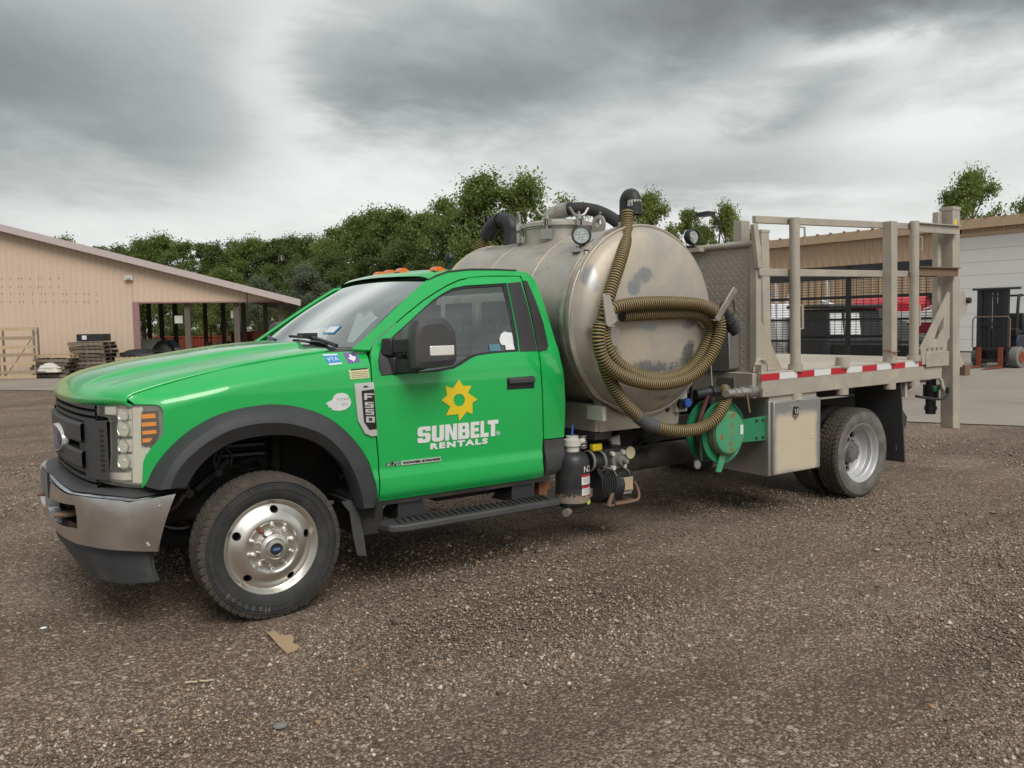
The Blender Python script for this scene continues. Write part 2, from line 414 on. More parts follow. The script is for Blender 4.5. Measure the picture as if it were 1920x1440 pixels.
M('hose_black', (.020, .019, .017), .55, va=.2, dust=.2, dustc=(.2, .16, .1)); M('hose_yellow', (.34, .24, .085), .6, va=.2, dust=.5, dustc=(.23, .17, .095), dscale=6)
M('fitting_black', (.026, .028, .031), .5, va=.25, dust=.3, dustc=(.13, .12, .11)); M('tape_grey', (.085, .09, .095), .7, va=.3)
M('reel_green', (.020, .22, .10), .45, va=.2, dust=.35, dustc=(.10, .17, .10), dscale=7); 
def reel_rusty():
    m, b = newmat('reel_green_rusty'); co = objco(); n = noise(co, 11, 7, .7); n2 = noise(stretch(co, (1, 3, 3)), 9, 6, .7)
    c = mixc(sstep(n, .54, .62), mixc(n2, (.045, .29, .14), (.08, .35, .18)), mixc(n2, (.23, .09, .04), (.33, .17, .08)))
    setc(b, 'Base Color', c); setc(b, 'Roughness', .55); return m
reel_rusty()
M('hose_red', (.16, .05, .045), .7, va=.25); M('white_part', (.62, .60, .55), .55, va=.12, dust=.4, dustc=(.45, .38, .28)); M('blue_part', (.03, .12, .45), .4)
M('red_decal', (.50, .018, .03), .35, va=.05); M('white_decal', (.72, .73, .73), .35, va=.04); M('yellow_decal', (.80, .60, .025), .4, va=.05)
M('letter_white', (.80, .81, .81), .35, va=.04); M('cream_decal', (.70, .66, .42), .5); M('blue_decal', (.03, .27, .62), .4); M('purple_decal', (.21, .10, .40), .4)
M('black_print', (.02, .02, .02), .5); M('peeled_white', (.72, .73, .74), .55, va=.15, vs_=40); M('grey_print', (.35, .35, .36), .5); M('lime_decal', (.55, .72, .08), .5)
M('badge_silver', (.62, .62, .61), .3, .25); M('badge_black', (.02, .02, .022), .4); M('emblem_blue', (.02, .07, .22), .25, coat=1)
M('amber', (.95, .30, .0), .25, coat=.6, va=.05); M('amber_orange', (.70, .15, .01), .35, coat=.5, va=.25, vs_=60); M('lamp_dark', (.06, .045, .03), .4)
M('interior', (.30, .305, .30), .8); M('seat_fabric', (.22, .22, .225), .9); M('paper', (.72, .80, .77), .8, va=.04); M('headliner', (.52, .525, .50), .9)
M('mint_paper', (.80, .90, .86), .75, va=.06)
M('filter_black', (.022, .023, .026), .42, va=.3, dust=.15, dustc=(.15, .13, .11)); M('rust_primer', (.19, .13, .10), .8, va=.5, vs_=60)
def skirt():
    m, b = newmat('speckled_skirt'); co = objco(); x, y, z = sepxyz(co); n = noise(co, 55, 6, .7)
    k = sstep(n*.16+z*-1., -.335, -.30); setc(b, 'Base Color', mixc(k, (.024, .025, .028), mixc(noise(co, 90, 4, .7), (.15, .10, .075), (.38, .33, .26)))); setc(b, 'Roughness', .6); return m
skirt()
M('wood', (.34, .26, .17), .8, va=.35, vs_=4, sx=(1, 1, 6)); M('wood_grey', (.20, .165, .125), .85, va=.4, vs_=5); M('wood_dark', (.12, .095, .072), .85, va=.4, vs_=5); M('wood_pale', (.48, .37, .24), .8, va=.25, vs_=5)
def glass(name, tint, refl=1.):
    m = bpy.data.materials.new(name); m.use_nodes = True; MATS[name] = m; nt = X.nt = m.node_tree; nt.nodes.remove(nt.nodes['Principled BSDF'])
    out = nt.nodes['Material Output']; t = nt.nodes.new('ShaderNodeBsdfTransparent'); t.inputs[0].default_value = (*tint, 1)
    g = nt.nodes.new('ShaderNodeBsdfGlossy'); g.inputs['Roughness'].default_value = .015; g.inputs[0].default_value = (.95, .97, .96, 1)
    fr = nt.nodes.new('ShaderNodeLayerWeight'); fr.inputs[0].default_value = .5; fz = X.m('POWER', X(fr.outputs['Facing']), 5.)*.96+.04
    k = X.m('MINIMUM', fz*1.9*refl + .05*refl, 1.); mx = nt.nodes.new('ShaderNodeMixShader'); nt.links.new(k.s, mx.inputs[0]); nt.links.new(t.outputs[0], mx.inputs[1]); nt.links.new(g.outputs[0], mx.inputs[2])
    nt.links.new(mx.outputs[0], out.inputs[0]); return m
glass('door_glass', (.74, .78, .76), 1.8); glass('windshield_glass', (.88, .94, .92), 1.8); glass('clear_glass', (.85, .87, .86))
def haze_lens():
    m, b = newmat('hazy_lens'); co = objco(); n = noise(co, 12, 5, .6)
    setc(b, 'Base Color', mixc(n, (.74, .73, .65), (.84, .83, .78))); setc(b, 'Roughness', .12); setc(b, 'Coat Weight', 1.)
    nt = X.nt; t = nt.nodes.new('ShaderNodeBsdfTransparent'); t.inputs[0].default_value = (.96, .96, .91, 1); mx = nt.nodes.new('ShaderNodeMixShader'); nt.links.new((n*.12+.05).s, mx.inputs[0])
    nt.links.new(t.outputs[0], mx.inputs[1]); nt.links.new(b.outputs[0], mx.inputs[2]); nt.links.new(mx.outputs[0], nt.nodes['Material Output'].inputs[0]); return m
haze_lens()
M('reflector', (.86, .85, .79), .18, .3, va=.1, vs_=14); M('lamp_bezel', (.48, .48, .46), .3, .6, va=.15)
# setting
def ground_mat():
    m, b = newmat('gravel_ground'); co = objco()
    big = noise(co, .30, 5, .6, .5); mid = noise(co, 1.3, 7, .65, .3); fine = noise(co, 30, 8, .72); grit = noise(co, 140, 4, .7)
    def vor(sc):
        v = X.nt.nodes.new('ShaderNodeTexVoronoi'); X.nt.links.new(co, v.inputs['Vector']); v.inputs['Scale'].default_value = sc; c = sepxyz(v.outputs['Color']); return X(v.outputs['Distance']), c[0], c[1]
    d1, c1, e1 = vor(58.); d2, c2, e2 = vor(120.); d3, c3, e3 = vor(26.)
    stony = sstep(big*.55+mid*.6, .44, .68)
    dirt = mixc(sstep(fine*.6+grit*.5, .40, .72), (0.0923, 0.0617, 0.0428), (0.215, 0.1469, 0.1023))
    grav = mixc(X.m('POWER', c1, 1.5), (0.1101, 0.0803, 0.0595), (0.5454, 0.426, 0.3301)); grav = mixc(sstep(d1, .38, .66)*.75, grav, (0.065, 0.045, 0.0326))
    sm = mixc(X.m('POWER', c2, 2.0), (0.1259, 0.0911, 0.067), (0.5244, 0.4064, 0.3116))
    patch = sstep(noise(co, .55, 4, .6, .6), .40, .62)
    c = mixc(sstep(e1+stony*.50+patch*.35, .70, .86), dirt, grav)
    c = mixc(sstep(e2+stony*.25+patch*.15, .74, .86)*.85, c, sm)
    c = mixc(sstep(c3, .95, .96)*sstep(d3, .42, .30), c, (0.5244, 0.4406, 0.3534))
    c = mixc(sstep(mid+(fine-.5)*.3, .56, .72)*.5, c, (0.0891, 0.0588, 0.04))
    trk = noise(stretch(co, (.16, 1.1, 1)), 1.0, 4, .6, .4); c = mixc(sstep(trk*.7+big*.4, .50, .68)*.42, c, (.070, .050, .037)); c = mixc(sstep(noise(co, .8, 5, .6, .5), .54, .72)*.22, c, (.34, .285, .235))
    setc(b, 'Base Color', c); setc(b, 'Roughness', .93); setc(b, 'Specular IOR Level', .2)
    h = (1-d1)*(stony*.7+.3)*1.1 + fine*.5 + (1-d2)*.4 + grit*.15 + mid*.8
    bump(b, h, .8, .012); return m
ground_mat()
M('concrete', (.30, .265, .225), .85, va=.12, vs_=.6, dust=.6, dustc=(.20, .17, .14), dscale=.35, bmp=.15, bscale=60)
def pebble_mat():
    m, b = newmat('pebble'); g = X.nt.nodes.new('ShaderNodeNewGeometry'); r = X(g.outputs['Random Per Island'])
    ramp = X.nt.nodes.new('ShaderNodeValToRGB'); cr = ramp.color_ramp; cr.interpolation = 'CONSTANT'
    cr.elements[0].color = (0.1562, 0.1138, 0.0818, 1); cr.elements[1].position = .955; cr.elements[1].color = (0.6458, 0.5689, 0.47, 1)
    for p, c in ((.18, (0.2344, 0.1741, 0.1278)), (.36, (0.099, 0.0742, 0.0564)), (.50, (0.3021, 0.2325, 0.1767)), (.68, (0.3854, 0.3117, 0.2444)), (.82, (0.3437, 0.2226, 0.1363)), (.88, (0.5, 0.4155, 0.3243))):
        cr.elements.new(p).color = (*c, 1)
    X.nt.links.new(r.s, ramp.inputs[0]); setc(b, 'Base Color', X(ramp.outputs[0])); setc(b, 'Roughness', .85); return m
pebble_mat()
M('siding_tan', (.62, .48, .37), .5, va=.06, vs_=1.2, dust=.25, dustc=(.50, .36, .25), dscale=.6); M('siding_right', (.54, .385, .255), .5, va=.06, vs_=1.2)
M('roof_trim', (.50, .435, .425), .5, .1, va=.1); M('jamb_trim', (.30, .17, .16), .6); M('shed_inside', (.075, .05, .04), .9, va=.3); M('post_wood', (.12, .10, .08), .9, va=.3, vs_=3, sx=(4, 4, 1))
M('door_white', (.84, .845, .84), .5, va=.03); M('container_red', (.34, .075, .045), .6, va=.15, dust=.3, dustc=(.30, .12, .08)); M('container_grey', (.20, .22, .25), .6, va=.2)
M('machine_dark', (.022, .023, .026), .5, va=.3); M('machine_navy', (.025, .035, .055), .45, va=.2); M('fork_red', (.24, .055, .03), .6, va=.3); M('orange_red', (.36, .06, .03), .55)
M('tyre_grey', (.20, .195, .185), .85, va=.2); M('boat_white', (.76, .76, .78), .3, va=.04); M('boat_red', (.50, .015, .025), .4, va=.06); M('boat_maroon', (.25, .015, .03), .4); M('tarp_dark', (.045, .047, .047), .75, va=.3); M('tarp_blue', (.05, .13, .30), .6)
M('teal_cover', (.07, .19, .25), .6); M('mesh_black', (.012, .012, .013), .5); M('leaf_dummy', (.05, .09, .02), .7); M('bark', (.10, .08, .06), .95, va=.35, vs_=5)
M('brown_steel', (.20, .13, .085), .7, va=.35, vs_=8); M('cardboard', (.42, .30, .18), .9, va=.15, vs_=10); M('straw', (.55, .47, .33), .9); M('galv', (.42, .41, .39), .45, .6, va=.15)
def leaf(name, a, bcol):
    m, b = newmat(name); g = X.nt.nodes.new('ShaderNodeNewGeometry'); r = X(g.outputs['Random Per Island'])
    c = mixc(r, a, bcol); setc(b, 'Base Color', c); setc(b, 'Roughness', .55); setc(b, 'Specular IOR Level', .3)
    nt = X.nt; tr = nt.nodes.new('ShaderNodeBsdfTranslucent'); nt.links.new(c.s, tr.inputs[0]); mx = nt.nodes.new('ShaderNodeMixShader'); mx.inputs[0].default_value = .5
    nt.links.new(b.outputs[0], mx.inputs[1]); nt.links.new(tr.outputs[0], mx.inputs[2]); nt.links.new(mx.outputs[0], nt.nodes['Material Output'].inputs[0]); return m
leaf('leaf_dark', (.098, .138, .040), (.205, .25, .085)); leaf('leaf_mid', (.125, .178, .046), (.26, .315, .10)); leaf('leaf_fresh', (.155, .21, .05), (.29, .35, .11)); leaf('leaf_silver', (.15, .18, .115), (.26, .29, .20))
mt = MATS
# ------------------------------------------------------------------ ground
g = MB(); n = 60
xs = np.r_[-400, -120, np.linspace(-30, 60, 46), 160, 500]; ysg = np.r_[-200, -60, np.linspace(-12, 70, 42), 200, 900]
def gz(x, y):
    if abs(x) > 70 or y > 72 or y < -14: return 0.
    return .006*math.sin(x*1.7+y*.6)+.005*math.sin(y*2.3-x*.8)
structure(MB().grid([[(x, y, gz(x, y)-.006) for x in xs] for y in ysg]).build('ground', mt['gravel_ground'], sharp=80))
# ------------------------------------------------------------------ the truck: cab
truck = tag(empty('service_truck'), 'green crew-less flatbed service truck with a transverse steel vacuum tank behind its cab', 'truck')
truck['label'] = 'green cab work truck carrying a round steel vacuum tank and stake bed'
WPTS = [(.40,.93),(.545,.962),(.575,.985),(.60,.998),(.64,1.003),(.70,1.002),(.735,.990),(.75,.9885),(.85,.995),(1.0,1.004),(1.12,1.008),(1.25,1.009),(1.32,1.004),(1.38,.994),(1.42,.982),(1.45,.967),(1.475,.952)]
_wz = [p[0] for p in WPTS]
def wbase(z):
    if z >= 1.475:
        t = z-1.475; return .952-.40*t-.12*t*t
    return interp(z, WPTS)
def wsm(z):                                  # smoothed profile
    e = .009; return (wbase(z-2*e)+2*wbase(z-e)+3*wbase(z)+2*wbase(z+e)+wbase(z+2*e))/9
_tp = np.array(smooth_curve([(.1,0),(.2,0),(.3,.006),(.40,.018),(.46,.031),(.53,.049),(.59,.072),(.645,.102),(.70,.147),(.76,.21),(.82,.29)], 8)); TAPX, TAPY = _tp[:, 0], np.maximum(0, _tp[:, 1])
def W(x, z):
    w = wsm(z)
    if x < -.2: w -= np.interp(-x, TAPX, TAPY)
    if x > 1.75: w -= .35*(x-1.75)**2
    return w
def side(u, v): p = hit(u, v, lambda P: P[1]+W(P[0], P[2]), 3.0, 9.0); return (p[0], p[2])
def q2(x, y): return side(480+x/3.2, 460+y/3.2)
fside = lambda off=0.: (lambda x, z: (x, -W(x, z)-off, z))
ZTOP = [(-.70,1.27),(-.63,1.287),(-.40,1.345),(-.18,1.392),(.10,1.432),(.42,1.467),(.70,1.49)]
def fend(x, z):                              # fender: rounds over to the hood seam at its top
    zt = interp(x, ZTOP); d = max(0., zt-z); y = W(x, z)
    if d < .13: y -= max(0., y-.860)*(1-d/.13)**2.3
    return (x, -y, z)
def both(fn):
    fn(False, truck); fn(True, truck)

door_loop = [q2(*p) for p in ((745,1440),(740,1300),(725,1140),(712,1000),(700,850),(690,700),(689,640),(698,605),(725,572),(800,505),(900,418),(1000,338),(1080,285),(1150,244),(1220,213),(1290,197),(1380,190),(1480,188),(1580,188),(1590,205),(1625,330),(1662,490),(1692,640),(1706,760),(1715,900),(1719,1050),(1721,1165),(1720,1300),(1719,1388))]
door_loop[0] = (door_loop[0][0], .548); door_loop[-1] = (door_loop[-1][0], .552)
win_loop = [q2(*p) for p in ((752,783),(737,740),(733,690),(741,640),(765,598),(880,492),(1000,382),(1060,328),(1120,288),(1180,256),(1260,240),(1380,233),(1503,226),(1520,300),(1545,420),(1570,560),(1578,638),(1480,644),(1400,651),(1330,662),(1290,678),(1245,708),(1190,740),(1100,757),(900,772))]
glass_loop = [q2(*p) for p in ((900,768),(870,700),(872,600),(885,500),(1000,394),(1060,342),(1120,302),(1185,270),(1260,255),(1380,248),(1485,240),(1502,300),(1528,420),(1553,560),(1562,630),(1480,634),(1400,640),(1330,650),(1280,666),(1240,693),(1190,724),(1100,744))]
bpil_loop = [q2(*p) for p in ((1506,227),(1586,219),(1622,335),(1659,492),(1688,634),(1582,637),(1574,560),(1548,420),(1523,300))]
sail_loop = [q2(*p) for p in ((752,779),(741,740),(737,690),(745,642),(770,600),(880,500),(868,600),(866,700),(892,766))]
quarter_loop = [q2(*p) for p in ((1598,210),(1625,214),(1665,305),(1720,455),(1753,600),(1744,628),(1694,637),(1668,490),(1631,330))]

def grow(L, k):
    c = (sum(p[0] for p in L)/len(L), sum(p[1] for p in L)/len(L)); return [(c[0]+(a-c[0])*k, c[1]+(b-c[1])*k) for a, b in L]
def build_door(mir, par):
    d = panel('door', door_loop, [win_loop], fside(), mt['green_paint'], par, mirror=mir, da=.08, db=.02, th=.03)
    panel('window_pane', grow(glass_loop, 1.02), [], fside(-.018), mt['door_glass'], d, mirror=mir, rim=False)
    panel('window_trim', grow(win_loop, 1.02), [glass_loop], fside(-.010), mt['trim_black'], d, mirror=mir, th=.02)
    panel('pillar_trim', bpil_loop, [], fside(.003), mt['pillar_black'], d, mirror=mir, th=.006)
    s = 1 if mir else -1
    # handle
    h0, h1 = q2(1502,792), q2(1670,858); cx, cz = (h0[0]+h1[0])/2, (h0[1]+h1[1])/2; y = s*(W(cx, cz))
    hx, hz = (h1[0]-h0[0])/2, abs(h1[1]-h0[1])/2
    MB().box((cx-hx, min(y+s*.002, y-s*.02), cz-hz), (cx+hx, max(y+s*.002, y-s*.02), cz+hz)).build('handle_recess', mt['trim_black'], d, bevel=.008)
    MB().box((cx-hx*.92, min(y+s*.004, y+s*.028), cz-hz*.05), (cx+hx*.92, max(y+s*.004, y+s*.028), cz+hz*.85)).build('door_handle', mt['black_plastic'], d, bevel=.009, bseg=3)
    return d
door = build_door(False, truck); door_r = build_door(True, truck)

# rear corner of the cab, behind the door
q_loop = [q2(*p) for p in ((1729,1163),(1727,1050),(1723,900),(1714,760),(1700,640),(1670,490),(1633,330),(1599,203),(1592,184),(1480,180),(1380,182),(1290,189),(1220,204),(1150,235),(1080,276),(1000,329),(900,409),(800,497),(722,564),(694,600),(684,628),(574,622))]
q_loop += [q2(*p) for p in ((640,568),(740,470),(820,392),(900,318),(1000,228),(1032,203),(1080,186),(1150,161),(1280,147),(1420,148),(1560,152),(1620,162),(1660,190),(1690,240),(1720,330),(1780,520),(1825,680),(1840,740),(1850,820),(1855,930),(1853,1050),(1848,1150))]
low_loop = [q2(*p) for p in ((1728,1170),(1846,1157),(1850,1230),(1846,1300),(1826,1345),(1800,1368),(1728,1388))]
drip = [q2(*p) for p in ((1024,206),(1080,176),(1150,152),(1280,139),(1420,140),(1560,146),(1560,152),(1420,147.5),(1280,148),(1150,161),(1080,186),(1034,207))]
def build_frame(mir, par):
    q = panel('cab_side', q_loop, [], fside(), mt['green_paint'], par, mirror=mir, da=.08, db=.02, th=.035)
    panel('quarter_panel_trim', quarter_loop, [], fside(.004), mt['pillar_black'], q, mirror=mir, th=.006)
    panel('roof_drip_moulding', drip, [], fside(.006), mt['trim_black'], q, mirror=mir, th=.012)
    panel('lower_corner_guard', low_loop, [], fside(.004), mt['black_plastic'], par, mirror=mir, th=.03)
both(build_frame)

# fender with wheel arch
def z5a(x, y): return 280+x/4.364, 740+y/4.364
arch_out = [z5a(*p) for p in ((0,775),(60,622),(150,480),(300,322),(500,191),(700,121),(900,86),(1040,79),(1200,96),(1400,156),(1550,246),(1680,371),(1760,482),(1820,600),(1860,760),(1876,905))]
arch_mid = [z5a(*p) for p in ((155,772),(200,650),(300,520),(450,392),(650,283),(850,231),(1040,219),(1200,237),(1400,303),(1530,402),(1625,525),(1690,660),(1740,800),(1760,930))]
arch_in = [z5a(*p) for p in ((300,757),(370,640),(450,545),(560,455),(700,384),(900,340),(1100,329),(1250,352),(1400,412),(1520,510),(1600,605),(1655,725),(1690,850),(1715,935))]
def resamp(pts, n):
    P = np.array(smooth_curve(pts, 8)); s = np.r_[0, np.cumsum(np.linalg.norm(np.diff(P, axis=0), axis=1))]; t = np.linspace(0, s[-1], n)
    return np.stack([np.interp(t, s, P[:, k]) for k in range(P.shape[1])], 1)
Ao = np.array([at(u, v, 'y', -1.005) for u, v in resamp(arch_out, 40)]); Am = np.array([at(u, v, 'y', -1.10) for u, v in resamp(arch_mid, 40)]); Ai = np.array([at(u, v, 'y', -1.055) for u, v in resamp(arch_in, 40)])
NOSE = [(0,-.862),(.25,-.857),(.4,-.849),(.55,-.832),(.65,-.813),(.73,-.788),(.80,-.750),(.86,-.700),(.905,-.645),(.935,-.59),(.955,-.53),(.968,-.46),(.976,-.38),(.985,-.25),(.992,0.)]
NS = [np.array(p) for p in smooth_curve([(y, x) for y, x in NOSE], 6)]
NSs = np.r_[0, np.cumsum([np.linalg.norm(b-a) for a, b in zip(NS, NS[1:])])]; NSa = np.array(NS)
def nose_xy(s): sg = -1 if s > 0 else 1; s = abs(s); return np.interp(s, NSs, NSa[:, 1]), sg*np.interp(s, NSs, NSa[:, 0])     # s > 0 is the driver's side (-y)
def nose_x(y): return np.interp(abs(y), NSa[:, 0], NSa[:, 1])
def nose_s(y): return np.interp(abs(y), NSa[:, 0], NSs)
def nose(u, v): p = hit(u, v, lambda P: P[0]-nose_x(P[1]) if abs(P[1]) < .99 else -1., 3.0, 7.5); return (float(nose_s(p[1])), p[2])
fnose = lambda off=0.: (lambda s, z: (lambda a, b: (a-off*.9, b-(off*.35 if s > 0 else -off*.35), z))(*nose_xy(s)))
def z1(x, y): return 60+x/6.4, 680+y/6.4
lamp_px = [z1(*p) for p in ((785,512),(1200,510),(1480,517),(1530,535),(1545,570),(1555,700),(1555,860),(1500,920),(1420,1010),(1350,1110),(1322,1180),(1315,1300),(1312,1440))]
lamp_px += [z1(*p) for p in ((1305,1500),(1100,1485),(900,1450),(800,1425),(795,1310),(935,1290),(950,1100),(945,900),(940,720),(915,660),(880,648),(785,630))]
lamp_loop = [nose(*p) for p in lamp_px]
# front edge of the fender follows the lamp
fe = [nose(*z1(*p)) for p in ((1235,500),(1480,505),(1545,525),(1570,570),(1572,700),(1572,865),(1515,932),(1436,1020),(1366,1118),(1340,1185),(1333,1300),(1330,1420))]
front_edge = [(float(nose_xy(s)[0]), z) for s, z in fe]
def build_fender(mir, par):
    loop = []
    for x, z in front_edge: loop.append((x, z))
    loop.append((Ao[0][0]-.015, Ao[0][2]-.01))
    for a, b in zip(Ao[1:-1], Am[1:-1]): loop.append((a[0]*.85+b[0]*.15, a[2]*.85+b[2]*.15))
    rear = [q2(737,1440), q2(732,1300), q2(717,1140), q2(704,1000), q2(692,850), q2(682,700), q2(681,636)]
    loop.append((rear[0][0], .53)); loop += rear
    top = [(x, interp(x, ZTOP)-.005) for x in np.linspace(rear[-1][0]-.03, -.69, 28)]
    top = [(x, min(z, rear[-1][1])) for x, z in top]
    loop += top
    f = fend
    fd = panel('fender', loop, [], f, mt['green_paint'], par, mirror=mir, da=.016, db=.013, th=.02)
    s = -1 if mir else 1
    rows = [[(p[0], s*-(W(p[0], p[2])+.001), p[2]) for p in Ao], [(a[0]*.93+b[0]*.07, s*-(W(a[0], a[2])+.028), a[2]*.93+b[2]*.07) for a, b in zip(Ao, Am)],
            [(a[0]*.5+b[0]*.5, s*-1.082, a[2]*.5+b[2]*.5) for a, b in zip(Ao, Am)], [(p[0], s*-1.10, p[2]) for p in Am], [(a[0]*.9+b[0]*.1, s*-1.102, a[2]*.9+b[2]*.1) for a, b in zip(Am, Ai)],
            [(p[0], s*-1.055, p[2]) for p in Ai], [(p[0], s*-.98, p[2]+.004) for p in Ai]]
    MB().grid(rows).build('wheel_arch_flare', mt['flare_plastic'], par, sharp=32)
    # inner wheel well
    R_ = .56; cx, cz = .03, .60
    rows = []
    for k in range(25):
        t = math.pi*(-.08+1.16*k/24); rows.append([(cx-R_*1.12*math.cos(t), s*-1.0, max(.38, cz+R_*math.sin(t))), (cx-R_*1.1*math.cos(t), s*-.62, max(.38, cz+R_*math.sin(t)+.02))])
    MB().grid(rows[8:]).build('wheel_well_liner', mt['liner'], par)
    return fd
fender = build_fender(False, truck); build_fender(True, truck)

# hood
Hc = [(-.845,1.198),(-.866,1.222),(-.866,1.248),(-.852,1.272),(-.825,1.297),(-.77,1.325),(-.68,1.352),(-.5,1.386),(-.31,1.414),(-.1,1.443),(.08,1.465),(.27,1.482),(.44,1.492)]
He = [(-.655,1.232),(-.672,1.238),(-.678,1.247),(-.670,1.262),(-.650,1.277),(-.60,1.294),(-.52,1.316),(-.40,1.345),(-.25,1.376),(-.05,1.411),(.12,1.434),(.28,1.452),(.44,1.468)]
Hc = smooth_curve(Hc, 4); He = smooth_curve(He, 4)
def hood_pt(i, y):
    a = abs(y)/.868; k = a**3.0; m = a**2.4
    x = Hc[i][0]*(1-k)+He[i][0]*k; z = Hc[i][1]*(1-m)+He[i][1]*m
    fade = min(1, max(0, (i-14)/14)); t = min(1, max(0, (abs(y)-.40)/.07)); t = t*t*(3-2*t); t2 = min(1, max(0, (abs(y)-.62)/.06)); t2 = t2*t2*(3-2*t2)
    z += fade*(.016*(1-t) - .010*t*(1-t2)); z -= .008*max(0, a-.93)/.07
    return (x, y, z)
ys = np.linspace(-.868, .868, 97)
hood = MB().grid([[hood_pt(i, y) for y in ys] for i in range(len(Hc))]).build('hood', mt['green_paint_faded'], truck, sharp=60)
hood.modifiers.new('thickness', 'SOLIDIFY').thickness = -.012
cowl = MB(); rows = []
for t, (x, dz) in enumerate(((.42, -.02), (.47, -.018), (.60, .004), (.70, .0))): rows.append([(x+.14*(1-(abs(y)/.9)**2)*-.5, y, hood_pt(len(Hc)-1, y*.96)[2]+dz-.012) for y in np.linspace(-.9, .9, 31)])
cowl.grid(rows).build('cowl', mt['black_plastic'], truck)

# windshield, roof, rear wall
def ws_pt(a, b):                              # a: -1..1 across (driver -1), b: 0..1 up
    xb, zb = .50+.115*abs(a)**2.2, 1.482; xt, zt = 1.135+.105*abs(a)**2.2, 1.925-.012*abs(a)**2
    hw = (.868*(1-b)+.700*b); bow = .028*math.sin(math.pi*b)*(1-.3*abs(a))
    return (xb+(xt-xb)*b-bow*.57, a*hw, zb+(zt-zb)*b+bow*.82)
A_ = np.linspace(-1, 1, 33)
wsh = MB().grid([[ws_pt(a, b) for a in A_] for b in np.linspace(.0, 1., 17)]).build('windshield', mt['windshield_glass'], truck, sharp=80)
def ws_n(a, b):
    p = Vector(ws_pt(a, b)); n = (Vector(ws_pt(a+.01, b))-p).cross(Vector(ws_pt(a, b+.01))-p).normalized(); return n if n.z > 0 else -n
def ws_out(a, b, h): return tuple(Vector(ws_pt(a, b))+ws_n(a, b)*h)
fr = MB()
for lo, hi, mode in ((.0, .07, 'b'), (.925, 1., 'b'), (-1, -.91, 'a'), (.91, 1, 'a')):
    rows = []
    for t in np.linspace(0, 1, 4):
        k = lo+(hi-lo)*t
        rows.append([ws_out(a, k, -.004) for a in A_] if mode == 'b' else [ws_out(k, b, -.005) for b in np.linspace(.04, .95, 17)])
    fr.grid(rows)
fr.build('windshield_border', mt['trim_black'], wsh, sharp=80)
rows = []
for i, (x, ze) in enumerate(((1.135,1.925),(1.17,1.944),(1.24,1.962),(1.32,1.972),(1.45,1.977),(1.65,1.978),(1.82,1.973),(1.92,1.955),(1.985,1.92),(2.005,1.88))):
    r = []
    for y in np.linspace(-.80, .80, 41):
        a = abs(y)/.80; xx = x+.10*a**2.2*max(0, 1-(x-1.135)/.4); drop = .0 if a < .8 else .10*(1-math.sqrt(max(0, 1-((a-.8)/.2)**2)))
        hw = .748
        r.append((xx, y/.80*hw, ze+.022*(1-a*a)-drop*.62))
    rows.append(r)
roof = MB().grid(rows).build('roof', mt['green_paint'], truck, sharp=80)
def lightpos(u, v, y): return at(u, v, 'y', y)
ml = None
for u, v, y in ((692,520,.62),(712,516,.22),(731,513,0.),(754,510,-.22),(820,507,-.62)):
    p = at(u, v, 'y', y); p[2] = 1.985 if abs(y) < .5 else 1.972; o = MB()
    prof = [(-.046,.0),(-.038,.017),(-.016,.028),(.012,.028),(.036,.015),(.05,.0)]
    rr = [[(p[0]+dx, p[1]+w*.045*(1 if k in (0,5) else .8), p[2]+dz-.002) for w in (-1,-.8,-.4,0,.4,.8,1)] for k, (dx, dz) in enumerate(prof)]
    for r in rr: r[0] = (r[0][0], r[0][1], p[2]-.004); r[-1] = (r[-1][0], r[-1][1], p[2]-.004)
    o.grid(rr).build('roof_marker_light', mt['amber_orange'], roof, sharp=50)
rear = MB()
ry = lambda z: W(1.95, z)-.05
zz = [.56,.75,1.0,1.25,1.45,1.5]
rear.grid([[(2.085-.0*(z), s*ry(z), z) for s in (-1, 1)] for z in zz])
rear.grid([[(2.08-.30*(z-1.5)*.55, s*ry(z)*.98, z) for s in (-1, 1)] for z in (1.5, 1.52)]); rear.grid([[(2.07-.23*(z-1.5), s*ry(z)*.98, z) for s in (-1, 1)] for z in (1.84, 1.90)])
for s in (-1, 1): rear.grid([[(2.07-.23*(z-1.5), s*k*ry(z)*.98, z) for k in (.78, 1)] for z in (1.52, 1.84)])
rw = rear.build('cab_rear_wall', mt['green_paint'], truck)
MB().grid([[(2.064-.23*(z-1.5), k*ry(z)*.765, z) for k in (-1, 1)] for z in (1.52, 1.84)]).build('rear_window', mt['windshield_glass'], rw)
# cab interior
it = MB(); it.box((.62,-.93,.62),(2.03,.93,.66)); 
floor_ = it.build('cab_floor', mt['interior'], truck)
ds = MB(); prof = [(.56,1.36),(.60,1.465),(.78,1.475),(.93,1.44),(1.0,1.36),(1.0,1.15),(.90,.95)]
ds.grid([[(x, y, z-.01) for y in np.linspace(-.90,.90,9)] for x, z in prof]).build('dashboard', mt['interior'], truck)
MB().grid([[(x, y, 1.925+.01*(1-(y/.7)**2)) for y in np.linspace(-.69,.69,9)] for x in (1.28,1.6,1.93)]).build('headliner', mt['headliner'], truck)
MB().tube([(1.13+.06*math.sin(t)*.5, -.45+.19*math.cos(t), 1.33+.18*math.sin(t)) for t in np.linspace(0, 2*math.pi, 33)], .016, 8, caps=False).cyl((.98,-.45,1.25),(1.13,-.45,1.33),.03).bar((1.13,-.63,1.33),(1.13,-.27,1.33),.03,.04).build('steering_wheel', mt['trim_black'], truck)
